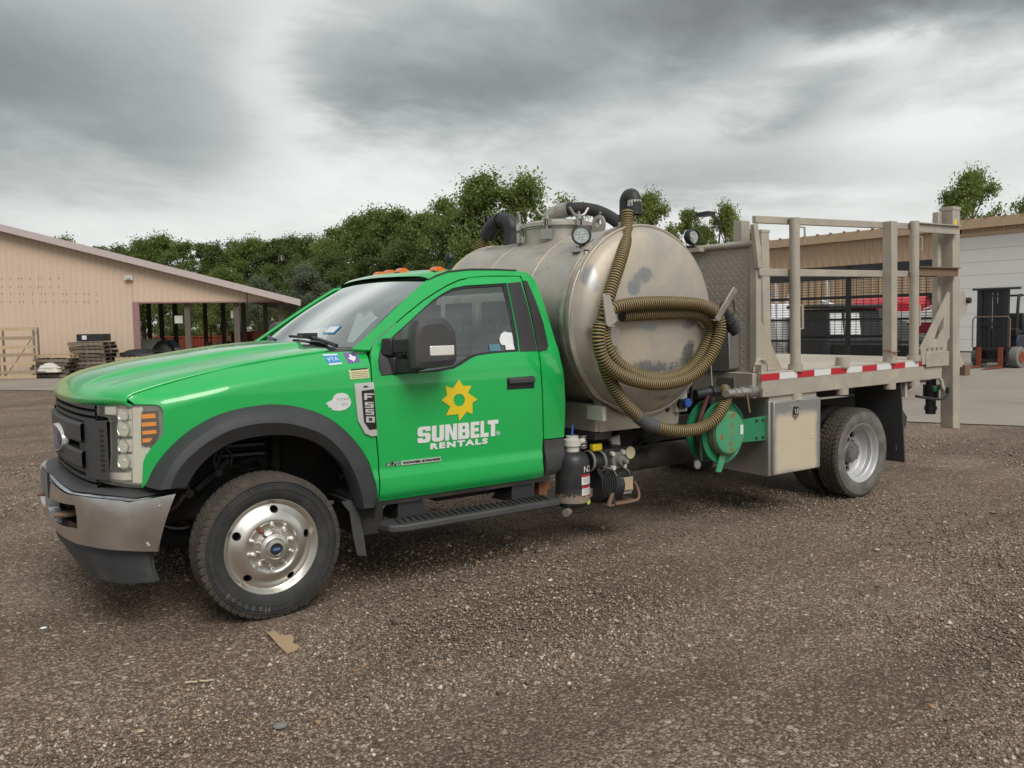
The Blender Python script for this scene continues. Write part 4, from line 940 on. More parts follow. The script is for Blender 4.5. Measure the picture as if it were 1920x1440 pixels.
def front_wheel():
    w = empty('front_wheel'); w.parent = truck
    t = tyre_mesh('tyre').build('tyre', [mt['rubber'], mt['tread_dust']], w, sharp=28)
    for r in (.325, .352, .366): MB().lathe([(r-.003,.1115),(r-.0015,.1145),(r+.0015,.1145),(r+.003,.1115)], (0,0,0), AX, 96).build('sidewall_ring', mt['rubber'], t)
    for ch, a0, st in (('Hankook', 262, -7.0), ('DH05', 131, -7.5)):
        for i, c in enumerate(ch):
            a = math.radians(a0+i*st)
            def pl(u, v, a=a): r = .328+v; th = a-u/r; return (r*math.cos(th), -.1150, r*math.sin(th))
            text_mesh('sidewall_letter', c, .044, pl, mt['rubber_dusty'] if a0 > 180 else mt['rubber_letter'], t, bold=.0006)
    rimp = [(.266,-.06),(.270,.075),(.274,.083),(.272,.090),(.262,.090),(.252,.080),(.243,.064),(.236,.058),(.226,.060),(.205,.076),(.18,.092),(.155,.100),(.146,.099),(.142,.094),(.135,.091),(.10,.091),(.094,.093),(.09,.099),(.086,.102),(.0,.102),(.0,.06),(.14,.06),(.20,.045),(.23,.03),(.25,-.06),(.266,-.06)]
    cut_holes(MB().lathe(rimp, (0,0,0), AX, 96), 'rim', 5, .208, .0235, -.2, .02, mt['wheel_chrome'], w, math.radians(12), 1.0, .85)
    MB().lathe([(.0,.0),(.24,.0),(.25,.05)], (0,.0,0), AX, 48).build('brake_disc', mt['frame_black'], w)
    h = MB().lathe([(.088,.098),(.087,.118),(.080,.130),(.066,.134),(.060,.137),(.057,.150),(.050,.158),(.036,.160),(.034,.150),(.0,.150)], (0,0,0), AX, 48).build('hub', mt['wheel_chrome'], w)
    MB().lathe([(.033,.1505),(.0,.1512)], (0,0,0), AX, 32).build('hub_cap_field', mt['badge_black'], h)
    em_ = MB().lathe([(1,.1515),(0,.1518)], (0,0,0), AX, 32); em_.v = [(x*.026, y, z*.013) for x, y, z in em_.v]; em_.build('hub_cap_emblem', mt['emblem_blue'], h)
    text_mesh('hub_cap_script', 'Ford', .016, lambda u, v: (u, -.1522, -.005+v), mt['badge_silver'], h, shear=.3)
    for k in range(10):
        a = math.radians(14+36*k); c = (.1135*math.cos(a), 0, .1135*math.sin(a)); m = mt['rust'] if k == 3 else mt['wheel_chrome']
        MB().lathe([(.014,.088),(.0135,.106),(.011,.114),(.006,.119),(.0,.120)], c, AX, 12).build('wheel_nut', m, w, sharp=30)
    return w
def rear_wheel():
    w = empty('rear_wheel'); w.parent = truck
    tyre_mesh('tyre').build('tyre', [mt['rubber'], mt['tread_dust']], w, sharp=28)
    MB().lathe([(.268,.100),(.30,.1125),(.335,.1155),(.36,.1125),(.375,.1085)], (0,0,0), AX, 96).build('sidewall_dust_band', mt['rubber_dusty'], w)
    rimp = [(.266,-.09),(.270,.080),(.275,.090),(.273,.097),(.262,.098),(.254,.088),(.248,.070),(.243,.055),(.232,.046),(.229,.010),(.222,.002),(.214,-.03),(.205,-.042),(.19,-.050),(.15,-.056),(.0,-.056),(.0,-.075),(.20,-.075),(.24,-.09),(.266,-.09)]
    cut_holes(MB().lathe(rimp, (0,0,0), AX, 96), 'rim', 5, .165, .034, .02, .15, mt['wheel_silver'], w, math.radians(20), 1.0, .9)
    h = MB().lathe([(.10,-.057),(.098,-.01),(.085,.0),(.083,.020),(.06,.026),(.0,.027)], (0,0,0), AX, 32).build('hub', mt['hub_grey'], w, sharp=30)
    for k in range(8):
        a = 2*math.pi*k/8; MB().cyl((.068*math.cos(a), -.015, .068*math.sin(a)), (.068*math.cos(a), -.031, .068*math.sin(a)), .009, n=6).build('axle_bolt', mt['hub_grey'], h)
    for k in range(10):
        a = math.radians(10+36*k); c = (.1135*math.cos(a), 0, .1135*math.sin(a)); MB().lathe([(.014,-.058),(.0135,-.03),(.0,-.026)], c, AX, 8).build('wheel_nut', mt['rust'], w, sharp=30)
    return w
ZR = .398
WB = 5.369
fw = front_wheel(); wheel_loc(fw, 0, -.945, ZR, math.radians(0))
fw2 = copy_tree(fw, truck); wheel_loc(fw2, 0, .945, ZR, .6, True)
rw_ = rear_wheel(); wheel_loc(rw_, WB, -1.075, ZR, math.radians(-40))
rw2 = copy_tree(rw_, truck); wheel_loc(rw2, WB, 1.075, ZR, 1.0, True)
for sy in (-1, 1):
    o = rw_.copy(); C.objects.link(o); o.name = 'inner_rear_wheel'; o.parent = truck; wheel_loc(o, WB, sy*.80, ZR, .3, sy < 0)
    for ch in rw_.children:
        if ch.name.startswith(('tyre', 'rim')): copy_tree(ch, o)
# ------------------------------------------------------------------ chassis
ch = MB()
for s in (-1, 1): ch.box((-.75, s*.43-.035, .60), (6.55, s*.43+.035, .80))
for x in (-.5, .5, 1.5, 2.6, 3.8, 4.7, 6.0): ch.box((x-.04, -.40, .64), (x+.04, .40, .76))
ch.build('frame_rails', mt['frame_black'], truck, bevel=.006)
ax = MB().cyl((0,-.85,.40),(0,.85,.40),.06).cyl((0,-.3,.42),(0,-.05,.42),.14).cyl((0,-.82,.40),(0,-.70,.40),.15)
ax.tube([(-.25,-.85,.42),(-.22,-.3,.40),(-.22,.7,.40)],.022,8).tube([(.2,-.75,.36),(.9,-.45,.55)],.035,8); ax.build('front_axle', mt['frame_black'], truck)
for s in (-1, 1):
    MB().tube([(.02+.07*math.cos(t), s*.58+.07*math.sin(t), .52+.33*t/(2*math.pi*6)) for t in np.linspace(0, 2*math.pi*6, 120)], .012, 6).build('coil_spring', mt['frame_black'], truck)
    MB().cyl((.17,s*.62,.42),(.20,s*.58,1.0),.035).cyl((.17,s*.62,.42),(.185,s*.60,.75),.045).build('shock_absorber', mt['frame_black'], truck)
MB().cyl((WB,-.9,.40),(WB,.9,.40),.075).sphere((WB,0,.42),.2).build('rear_axle', mt['frame_black'], truck)
MB().box((-.62,-.55,.50),(.9,.55,1.12)).build('engine_block', mt['frame_black'], truck, bevel=.03)
for s in (-1, 1):
    m = MB()
    for k in range(5): m.cyl((-.15+.05*k, s*.56, .86+.055*k), (.12, s*.60, .86+.055*k), .022, n=10)
    m.build('cooling_pipes', mt['trim_black'], truck)
    MB().bar((-.30, s*.66, .70), (-.12, s*.70, .86), .05, .03).cyl((-.36,s*.72,.70),(-.36,s*.76,.70),.024).cyl((-.20,s*.74,.80),(-.20,s*.77,.80),.022).build('bracket', mt['liner'], truck)
    MB().tube([(-.16+.05*math.cos(t), s*(.72+.0*t), .86+.075*math.sin(t)) for t in np.linspace(-.5, 4, 20)], .008, 6).tube([(-.12,s*.66,1.05),(-.16,s*.70,.9),(-.22,s*.72,.78)], .009, 6).build('brake_hose', mt['trim_black'], truck)
    MB().tube([(-.5,s*.8,.62),(-.46,s*.86,.66),(-.42,s*.88,.72)],.012,6).build('tow_bracket', mt['liner'], truck)
    # mud guard strip behind the front wheel
    MB().add([(.50,s*-1.02*-1*-1,.60),(.62,s*1.03,.62),(.66,s*1.0,.22),(.60,s*.98,.20)][:0], [])
    f = MB(); A = [at(640+x/3.2, 660+y/3.2, 'y', -1.0) for x, y in ((0,900),(60,890),(105,970),(135,1100),(152,1225),(95,1215),(70,1100),(50,960))]
    f.prism([(a[0], a[2]) for a in A], 'y', s*.985, s*1.0); f.prism([(A[0][0]+.04, A[0][2]),(A[1][0], A[1][2]),(A[2][0],A[2][2]),(A[7][0]+.05,A[7][2])], 'y', s*.70, s*.985); f.build('front_mud_flap', mt['black_plastic'], truck)
    f = MB().prism([(.54,.36),(.70,.36),(.72,.60),(.62,.72),(.50,.60)], 'y', s*.70, s*.97); f.build('body_mount_bracket', mt['frame_black'], truck)
# running boards
def zr(x, y): return 640+x/3.2, 660+y/3.2
for s in (-1, 1):
    rb = MB(); z = .418
    outl = [(.66,-.90),(.70,-1.075),(.78,-1.115),(1.96,-1.115),(1.99,-1.09),(1.99,-.90)]
    rb.prism([(x, s*-y) for x, y in outl], 'z', z-.045, z); o = rb.build('running_board', mt['black_plastic'], truck, bevel=.01)
    for k in range(26):
        x = .80+k*.0445; MB().add([(x,s*.945,z+.001),(x+.026,s*.945,z+.001),(x+.026-.03,s*1.075,z+.001),(x-.03,s*1.075,z+.001),(x,s*.945,z+.009),(x+.02,s*.945,z+.009),(x-.01,s*1.075,z+.009),(x-.03,s*1.075,z+.009)], [(4,5,6,7),(0,1,5,4),(1,2,6,5),(2,3,7,6),(3,0,4,7)]).build('step_tread', mt['frame_black'], o)
    for x in (.82, 1.68): MB().hexa([(x,s*.70,.40),(x+.20,s*.70,.40),(x+.20,s*.95,.41),(x,s*.95,.41)], [(x+.02,s*.86,.56),(x+.18,s*.86,.56),(x+.18,s*.93,.56),(x+.02,s*.93,.56)]).build('step_bracket', mt['trim_black'], o)
    MB().box((.72,s*.93-.03,.52),(2.0,s*.93+.03,.58)).build('rocker_panel', mt['frame_black'], truck)
MB().box((1.2,-.75,.44),(2.0,-.45,.62)).build('battery_box', mt['frame_black'], truck, bevel=.02)
MB().box((1.95,-.90,.35),(2.02,-.84,.80)).box((2.02,-.88,.44),(2.06,-.84,.58)).build('step_hanger', mt['rust'], truck)
MB().box((3.0,-.35,.45),(4.2,.35,.62)).cyl((2.2,-.1,.55),(5.1,0,.45),.05).build('driveline', mt['frame_black'], truck)
# ------------------------------------------------------------------ vacuum tank lying across the truck
TC, TR = Vector((2.865, 0, 1.617)), .69
Y0, Y1 = -1.0, .86
shell = MB().lathe([(TR, 0), (TR, Y1-Y0-.02)], (TC.x, Y0+.01, TC.z), (0, 1, 0), 128)
tank = shell.build('tank', mt['tank_steel'], truck, sharp=30)
def head(y, d, name):
    pr = [(TR-.002, .012), (TR+.012, .010), (TR+.014, -.006), (TR+.004, -.010), (TR-.008, -.004), (TR-.014, -.012), (TR-.03, -.045), (TR-.06, -.072), (TR-.12, -.098), (TR-.22, -.122), (TR-.36, -.142), (TR-.52, -.154), (.0, -.160)]
    return MB().lathe([(r, h) for r, h in pr], (TC.x, y, TC.z), (0, d, 0), 128).build(name, mt['tank_head_steel'], tank, sharp=40)
head(Y0, 1, 'tank_head'); head(Y1, -1, 'tank_head')
MB().lathe([(TR+.002,-.004),(TR+.018,-.004),(TR+.018,.03),(TR+.002,.03)], (TC.x, Y0+.085, TC.z), (0, 1, 0), 128).build('rim_band', mt['tank_steel'], tank)
for yw in (-.42, .22): MB().lathe([(TR-.001,-.007),(TR+.003,-.004),(TR+.003,.004),(TR-.001,.007)], (TC.x, yw, TC.z), (0, 1, 0), 128).build('weld_seam', mt['tank_head_steel'], tank)
def top(x, y, lift=0.): return Vector((x, y, TC.z+math.sqrt(max(0, TR*TR-(x-TC.x)**2))+lift))
# dome hatch
ZH = TC.z+TR-.055
hn = MB().lathe([(.285,-.06),(.285,.115),(.30,.118),(.30,.128)], (TC.x, .0, ZH), (0,0,1), 64).build('hatch_neck', mt['tank_steel'], tank)
MB().lathe([(.305,.130),(.318,.132),(.318,.158),(.305,.163),(.25,.182),(.15,.198),(.0,.204)], (TC.x, .0, ZH), (0,0,1), 64).build('hatch_lid', mt['tank_steel'], tank)
for a in (-100, -20, 60, 140, 215):
    a = math.radians(a); d = Vector((math.cos(a), math.sin(a), 0)); b = Vector((TC.x, 0, ZH))+d*.335; t = Vector((-d.y, d.x, 0))
    c = MB().cyl(b+Vector((0,0,.03)), b+Vector((0,0,.235)), .010, n=8).bar(b+t*.045+Vector((0,0,.06)), b-t*.045+Vector((0,0,.06)), .03, .08)
    c.bar(b-d*.05+t*.022+Vector((0,0,.150)), b+d*.02+t*.022+Vector((0,0,.150)), .012, .05).bar(b-d*.05-t*.022+Vector((0,0,.150)), b+d*.02-t*.022+Vector((0,0,.150)), .012, .05)
    for s in (-1, 1): c.tube([b+Vector((0,0,.195)), b+t*s*.05+Vector((0,0,.215)), b+t*s*.085+Vector((0,0,.265))], .011, 8)
    c.cyl(b+Vector((0,0,.175)), b+Vector((0,0,.21)), .022, n=10); c.build('hatch_wing_bolt', mt['galv'], tank)
def eye(x, y):
    p = top(x, y); m = MB(); out = [(y-.075,p.z-.02),(y-.075,p.z+.05),(y-.045,p.z+.115),(y,p.z+.135),(y+.045,p.z+.115),(y+.075,p.z+.05),(y+.075,p.z-.02)]
    N = 16; ring_ = [(y+.035*math.cos(t), p.z+.075+.035*math.sin(t)) for t in np.linspace(0, 2*math.pi, N, endpoint=False)]
    o2 = [(y+.075*math.cos(t), p.z+.06+.075*math.sin(t)) for t in np.linspace(0, 2*math.pi, N, endpoint=False)]
    for a, b in ((x-.008, 1), (x+.008, -1)):
        m.add([(a, *q) for q in ring_]+[(a, *q) for q in o2], [(k, (k+1) % N, N+(k+1) % N, N+k) for k in range(N)])
    m.add([(x-.008, *q) for q in o2]+[(x+.008, *q) for q in o2], [(k, (k+1) % N, N+(k+1) % N, N+k) for k in range(N)]); m.add([(x-.008, *q) for q in ring_]+[(x+.008, *q) for q in ring_], [(k, (k+1) % N, N+(k+1) % N, N+k) for k in range(N)])
    m.build('lifting_eye', mt['tank_steel'], tank)
eye(2.865, -.50); eye(2.80, .42)
# suction elbows and pipes on the crown
def pipe(name, pts, r, mat, par=tank, n=14, sm=6, **k): return MB().tube(smooth_curve([tuple(p) for p in pts], sm), r, n).build(name, mat, par, sharp=50)
xc, yp = 2.85, .66; zt = TC.z+TR-.05
MB().cyl((xc,yp,zt-.03),(xc,yp,zt+.04),.075,n=24).build('riser_stub', mt['tank_steel'], tank)
e1 = pipe('suction_elbow', [(xc,yp,zt+.03),(xc,yp,zt+.16),(xc,yp,zt+.21),(xc-.01,yp+.05,zt+.26),(xc-.03,yp+.14,zt+.27),(xc-.05,yp+.22,zt+.235),(xc-.07,yp+.30,zt+.15)], .072, mt['fitting_black'])
MB().lathe([(.082,-.02),(.082,.03)], (xc,yp,zt+.07), (0,0,1), 24).lathe([(.080,-.015),(.080,.015)], (xc-.03,yp+.13,zt+.27), (-.1,1,.0), 24).build('coupling_ring', mt['fitting_black'], e1)
def corrugated(name, pts, r, par, pitch=.021, n=14):
    P = np.array(smooth_curve(pts, 24)); s = np.r_[0, np.cumsum(np.linalg.norm(np.diff(P, axis=0), axis=1))]
    k = max(2, int(s[-1]/(pitch/5))); t = np.linspace(0, s[-1], k+1); Q = np.stack([np.interp(t, s, P[:, j]) for j in range(3)], 1)
    prof = [0, 0, .85, 1., .85]
    mb = MB().tube(Q, r, n, caps=True, rf=lambda i: r-.0085+.0085*prof[i % 5])
    mb.mi = [(1 if (i//n) % 5 in (2, 3) else 0) for i in range(k*n)]+[0, 0]
    return mb.build(name, [mt['hose_black'], mt['hose_yellow']], par, sharp=70, fix=True)
corrugated('suction_hose', [(xc-.06,yp+.28,zt+.18),(xc-.09,yp+.34,zt+.08),(xc-.10,yp+.38,zt-.05),(xc-.12,yp+.40,zt-.25)], .048, tank)
MB().bar((xc-.05,yp+.19,zt+.31),(xc-.05,yp+.26,zt+.20),.012,.02).build('cam_lever', mt['bright_metal'], e1)
# vent pipe behind the hatch
pipe('vent_elbow', [(2.98,.30,zt+.10),(2.98,.30,zt+.20),(2.99,.27,zt+.27),(3.02,.17,zt+.305),(3.05,.10,zt+.31)], .062, mt['tank_steel'])
MB().lathe([(.07,-.012),(.07,.012)], (3.05,.10,zt+.31), (.4,-1,0), 20).build('vent_flange', mt['galv'], tank)
pipe('vent_hose', [(3.05,.10,zt+.31),(3.10,0.0,zt+.31),(3.18,-.14,zt+.27),(3.27,-.26,zt+.18),(3.34,-.34,zt+.05),(3.36,-.36,zt-.1)], .052, mt['rubber'])
# tall riser at the driver's end
er = np.array((2.85,-.83,0)); zt2 = TC.z+TR
MB().cyl((2.85,-.83,zt2-.03),(2.85,-.83,zt2+.045),.062,n=24).build('riser_stub', mt['tank_steel'], tank)
e2 = pipe('riser_elbow', [(2.85,-.83,zt2+.03),(2.85,-.83,zt2+.17),(2.85,-.833,zt2+.205),(2.85,-.855,zt2+.232),(2.85,-.895,zt2+.232),(2.85,-.917,zt2+.195),(2.85,-.92,zt2+.13)], .052, mt['fitting_black'])
MB().lathe([(.060,-.06),(.060,.0)], (2.85,-.83,zt2+.10), (0,0,1), 24).lathe([(.056,-.04),(.056,.02)], (2.85,-.92,zt2+.13), (0,0,1), 24).build('coupling_ring', mt['fitting_black'], e2)
MB().lathe([(.052,-.03),(.052,.03)], (2.85,-.918,zt2+.165), (0,0,1), 24).build('coupling_collar', mt['white_part'], e2)
# work lights
def work_light(p, face, nm='work_light', par=tank, dark=False):
    p = Vector(p); d = Vector(face).normalized()
    b = MB().lathe([(.0,-.055),(.045,-.05),(.068,-.03),(.072,.0),(.072,.016),(.062,.018),(.060,.008)], p, d, 32).cyl(p-Vector((0,0,.115)), p-Vector((0,0,.06)), .016, n=10).bar(p-Vector((.0,.05,.085))-d*.02, p-Vector((0,-.05,.085))-d*.02, .02, .02).build(nm, mt['trim_black'], par)
    MB().lathe([(.060,.010),(.0,.014)], p, d, 32).build('light_lens', mt['clear_glass'], b); MB().lathe([(.058,.004),(.0,.002)], p, d, 24).build('light_face', mt['white_decal'], b)
    u = d.orthogonal().normalized(); w = d.cross(u)
    for k in range(4):
        a = 2*math.pi*k/4+.6; MB().lathe([(.019,.006),(.010,.0045),(.0,.007)], p+(u*math.cos(a)+w*math.sin(a))*.032, d, 12).build('light_reflector', mt['bright_metal'], b)
    return b
p = at(1090,441,'y',-.80); work_light(p, (-.55,-.8,.05))
MB().prism([(p[0]-.075,p[2]-.20),(p[0]-.06,p[2]-.225),(p[0]+.01,p[2]-.225),(p[0]+.10,p[2]-.17),(p[0]+.12,p[2]-.115),(p[0]-.075,p[2]-.115)], 'y', -.93, -.918).box((p[0]-.075,-.93,p[2]-.125),(p[0]+.12,-.76,p[2]-.115)).build('light_bracket', mt['tank_steel'], tank)
pipe('light_cable', [(p[0]+.03,-.80,p[2]-.10),(p[0]+.10,-.83,p[2]-.09),(p[0]+.18,-.86,p[2]-.11),(p[0]+.22,-.9,p[2]-.16)], .005, mt['trim_black'], n=6)
# saddle under the tank
sd0 = MB(); z0, z1_ = .815, 1.0
sad = [(2.36,.96),(2.30,.815),(3.26,.815),(3.26,1.06)]
def sx(z): return 0
arc = [(TC.x+.70*math.cos(t), TC.z+.70*math.sin(t)) for t in np.linspace(math.radians(-50), math.radians(-126), 14)]
for y0, y1 in ((-.96,-.90),(-.25,-.19),(.70,.76)):
    sd0.prism([(2.46,.815),(3.26,.815),(3.30,1.05)]+arc, 'y', y0, y1)
sd0.box((2.42,-.955,.82),(2.46,.76,1.02)).box((3.22,-.89,.82),(3.26,.69,1.0))
saddle = sd0.build('tank_saddle', mt['bed_paint'], truck, bevel=.004)
MB().box((2.40,-.975,.765),(2.56,.78,.814)).box((3.08,-.975,.765),(3.28,.78,.814)).box((2.56,-.50,.745),(3.08,-.38,.80)).build('saddle_beam', mt['frame_black'], saddle)
lb = at(1122,775,'x',2.42); MB().box((2.385,lb[1]-.09,lb[2]-.05),(2.42,lb[1]+.09,lb[2]+.055)).build('junction_box', mt['white_part'], saddle, bevel=.006)
MB().cyl((3.14,-.965,.935),(3.14,-.961,.935),.022).build('saddle_hole', mt['badge_black'], saddle)
pipe('tank_edge_strap', [(TC.x+(TR+.02)*math.cos(math.radians(a)), -1.0, TC.z+(TR+.02)*math.sin(math.radians(a))) for a in range(150, 236, 8)]+[(2.60,-1.01,.985)], .013, mt['tank_steel'], n=8, sm=3)
# hose hooks on the head
YH = -1.155
lh0 = at(1140,590,'y',-1.25)
hk = MB(); A = [at(u, v, 'y', -1.34) for u, v in ((1130,551),(1143,553),(1157,602),(1141,614),(1136,608))]
hk.prism([(a[0], a[2]) for a in A], 'y', -1.345, -1.33); a0 = at(1147,610,'y',-1.33); hk.bar((a0[0], -1.10, a0[2]-.015), (a0[0], -1.335, a0[2]-.005), .05, .012); b0 = at(1150,625,'y',-1.15); MB().box((b0[0]-.03,-1.16,b0[2]-.09),(b0[0]+.045,-1.135,b0[2]+.04)).build('hook_mount', mt['tank_steel'], tank); hk.build('hose_hook', mt['tank_steel'], tank, bevel=.003)
hk = MB(); c0, c1, c2 = at(1316,598,'y',-1.06), at(1344,600,'y',-1.30), at(1379,541,'y',-1.34)
hk.bar((c0[0], -1.06, c0[2]), (c1[0], -1.30, c1[2]), .05, .01); hk.bar(c1, c2, .05, .01, up=(0,-1,0)); d0 = at(1310,625,'y',-1.09); hk.build('hose_hook', mt['tank_steel'], tank, bevel=.002)
MB().box((d0[0]-.02,-1.10,d0[2]-.10),(d0[0]+.02,-1.085,d0[2]+.11)).build('hook_mount', mt['tank_steel'], tank); MB().prism([(c0[0],c0[2]-.006),(c1[0]-.06,c1[2]-.008),(c0[0],c0[2]-.12)], 'y', -1.16, -1.15).build('hook_gusset', mt['tank_steel'], tank)
# hoses: measured strands, each at its own standing-off distance
def strand(L): return [tuple(at(u, v, 'y', y)) for u, v, y in L]
HR = .046
up = strand([(1176,396,-.925),(1176,420,-.955),(1174,445,-1.03),(1168,472,-1.12),(1158,505,-1.18),(1148,535,-1.21),(1140,562,-1.23),(1133,590,-1.235),(1128,620,-1.24),(1128,650,-1.24),(1135,690,-1.23),(1150,724,-1.22),(1172,757,-1.21),(1196,781,-1.20)])
h1 = corrugated('suction_hose_run', up, HR, truck)
low = strand([(1196,781,-1.20),(1212,793,-1.20),(1230,800,-1.20)])
MB().tube(smooth_curve(low, 6), HR+.004, 16).build('hose_tape_wrap', mt['tape_grey'], h1)
corrugated('suction_hose_tail', strand([(1230,800,-1.20),(1255,806,-1.20),(1285,808,-1.20),(1315,802,-1.20),(1340,786,-1.21),(1355,765,-1.20),(1362,745,-1.16),(1358,728,-1.08)]), HR, truck)
coil = strand([(1124,605,-1.32),(1122,640,-1.325),(1132,675,-1.32),(1158,700,-1.31),(1195,715,-1.30),(1240,720,-1.28),(1290,708,-1.26),(1325,678,-1.25),(1345,640,-1.25),(1350,608,-1.25),(1340,585,-1.25),(1315,572,-1.26),(1280,568,-1.27),(1230,567,-1.28),(1185,570,-1.29),(1150,578,-1.30),(1134,596,-1.29),(1133,630,-1.27),(1146,665,-1.27),(1170,690,-1.26),(1205,706,-1.25),(1245,710,-1.22),(1288,696,-1.19),(1316,664,-1.17),(1332,625,-1.17),(1328,600,-1.18),(1305,588,-1.19),(1265,587,-1.20),(1210,589,-1.21),(1165,592,-1.22)])
corrugated('hose_coil', coil, HR, truck)
q0 = at(1362,595,'y',-1.22); q1 = at(1377,617,'y',-1.24)
cf = MB().cyl(at(1355,582,'y',-1.22), q0, .042, n=16).cyl(q0, q1, .050, n=16).cyl(q1, at(1382,624,'y',-1.25), .044, n=16); cf.bar(at(1366,607,'y',-1.27), at(1380,602,'y',-1.29), .012, .01)
cf.tube(smooth_curve([tuple(at(u, v, 'y', -1.26)) for u, v in ((1350,580),(1352,570),(1362,563),(1373,562),(1376,570),(1377,585),(1372,592))], 5), .006, 6); cf.build('cam_lock_fitting', mt['fitting_black'], truck)
# riser light at the cab's rear (black camera pod)
pc = at(843,484,'y',-.55); MB().sphere(pc, .038, 14, 10, (.9,1,1)).cyl((pc[0],pc[1],pc[2]-.09),(pc[0],pc[1],pc[2]),.012).bar((pc[0]-.03,pc[1],pc[2]-.075),(pc[0]+.06,pc[1],pc[2]-.10),.03,.02).build('roof_camera_pod', mt['trim_black'], truck)
MB().bar((pc[0],pc[1]-.05,pc[2]-.11),(pc[0]+.1,pc[1]+.02,pc[2]-.12),.05,.02).box((pc[0]-.02,pc[1]-.03,1.90),(pc[0]+.02,pc[1]+.03,pc[2]-.10)).build('pod_bracket', mt['bed_paint'], truck)
# ------------------------------------------------------------------ stake bed
BY = -1.22
bed = MB()
dk = lambda x: 1.19+.008*(x-3.95)/1.0          # the bed sits a touch nose-down
deck = MB().hexa([(3.95,-1.2,dk(3.95)-.03),(6.72,-1.2,dk(6.72)-.03),(6.72,1.2,dk(6.72)-.03),(3.95,1.2,dk(3.95)-.03)],[(3.95,-1.2,dk(3.95)-.004),(6.72,-1.2,dk(6.72)-.004),(6.72,1.2,dk(6.72)-.004),(3.95,1.2,dk(3.95)-.004)]).build('bed_deck', mt['bed_deck'], truck)
def rail(y0, y1, nm):
    return MB().hexa([(3.93,y0,dk(3.93)-.20),(6.62,y0,dk(6.62)-.20),(6.62,y1,dk(6.62)-.20),(3.93,y1,dk(3.93)-.20)],[(3.93,y0,dk(3.93)),(6.62,y0,dk(6.62)),(6.62,y1,dk(6.62)),(3.93,y1,dk(3.93))]).build(nm, mt['bed_paint'], truck, bevel=.005)
railL = rail(-1.22,-1.17,'bed_side_rail'); railR = rail(1.17,1.22,'bed_side_rail')
MB().box((3.88,-1.17,.985),(3.93,1.17,1.185)).build('bed_front_rail', mt['bed_paint'], truck, bevel=.004)
for x in (4.4, 5.0, 5.8, 6.4): MB().box((x-.03,-1.16,1.08),(x+.03,1.16,1.15)).build('bed_cross_member', mt['frame_black'], truck)
for s in (-1, 1): MB().box((3.95,s*.43-.04,.83),(6.6,s*.43+.04,1.08)).build('bed_long_sill', mt['frame_black'], truck)
# reflective tape: alternating red and white pieces
def zt_(x): return dk(x)-.013
x = 3.915; k = 0
while x < 6.36:
    w = .228 if k % 2 == 0 else .228
    e = min(x+w, 6.37)
    MB().hexa([(x,-1.2235,zt_(x)-.052),(e,-1.2235,zt_(e)-.052),(e,-1.2205,zt_(e)-.052),(x,-1.2205,zt_(x)-.052)],[(x,-1.2235,zt_(x)),(e,-1.2235,zt_(e)),(e,-1.2205,zt_(e)),(x,-1.2205,zt_(x))]).build('reflective_tape', mt['red_decal' if k % 2 == 0 else 'white_decal'], railL); x = e; k += 1
# bulkhead of checker plate with rolled top and edge trims
bh = MB().box((3.99,-1.06,1.19),(4.02,1.06,2.20)).build('bulkhead', mt['diamond_plate_yz'], truck)
MB().cyl((3.985,-1.13,2.215),(3.985,1.10,2.235),.028,n=12).build('bulkhead_top_rail', mt['bed_paint'], bh)
for s in (-1, 1):
    MB().box((3.97,s*1.095-.035,1.19),(4.03,s*1.095+.035,2.20)).build('bulkhead_edge', mt['bed_paint'], bh, bevel=.004)
    MB().prism([(4.03,1.195),(4.32,1.195),(4.05,1.60),(4.03,1.66)], 'y', s*1.105-.008, s*1.105+.008).build('bulkhead_gusset', mt['diamond_plate_xz'], bh)
for (y0, y1, zz_) in ((-.93,-.84,2.42),(.80,.90,2.34)): MB().box((4.03,y0,2.1),(4.13,y1,zz_)).build('bulkhead_post', mt['bed_paint'], bh, bevel=.004)
pl = at(1403,412,'y',-.55); MB().tube(smooth_curve([(4.1,-.62,2.2),(4.12,-.62,2.42),(4.09,-.60,2.48),(4.03,-.58,2.5)],5),.008,6).box((3.95,-.64,2.49),(4.04,-.50,2.525)).build('scene_lamp', mt['trim_black'], bh)
p2 = at(1299,444,'y',-.45); work_light((3.93, at(1299,444,'x',3.93)[1], at(1299,444,'x',3.93)[2]), (.3,-1,.05), par=bh)
yy = at(1299,465,'x',3.93)[1]; MB().box((3.90,yy-.10,2.19),(3.97,yy+.13,2.225)).build('light_shelf', mt['bed_paint'], bh)
# steel cabinet hung in front of the bulkhead
cab_ = MB(); A = [at(u, v, 'x', 3.86) for u, v in ((1320,608),(1366,612),(1368,690),(1358,697),(1322,695))]
cab_.prism([(a[1], a[2]) for a in A], 'x', 3.86, 3.985).build('hose_cabinet', mt['aluminium'], truck, bevel=.004)
for k in range(6): p = at(1365, 622+k*12, 'x', 3.858); MB().sphere((3.858,p[1],p[2]), .006, 8, 6).build('cabinet_rivet', mt['trim_black'], bh)
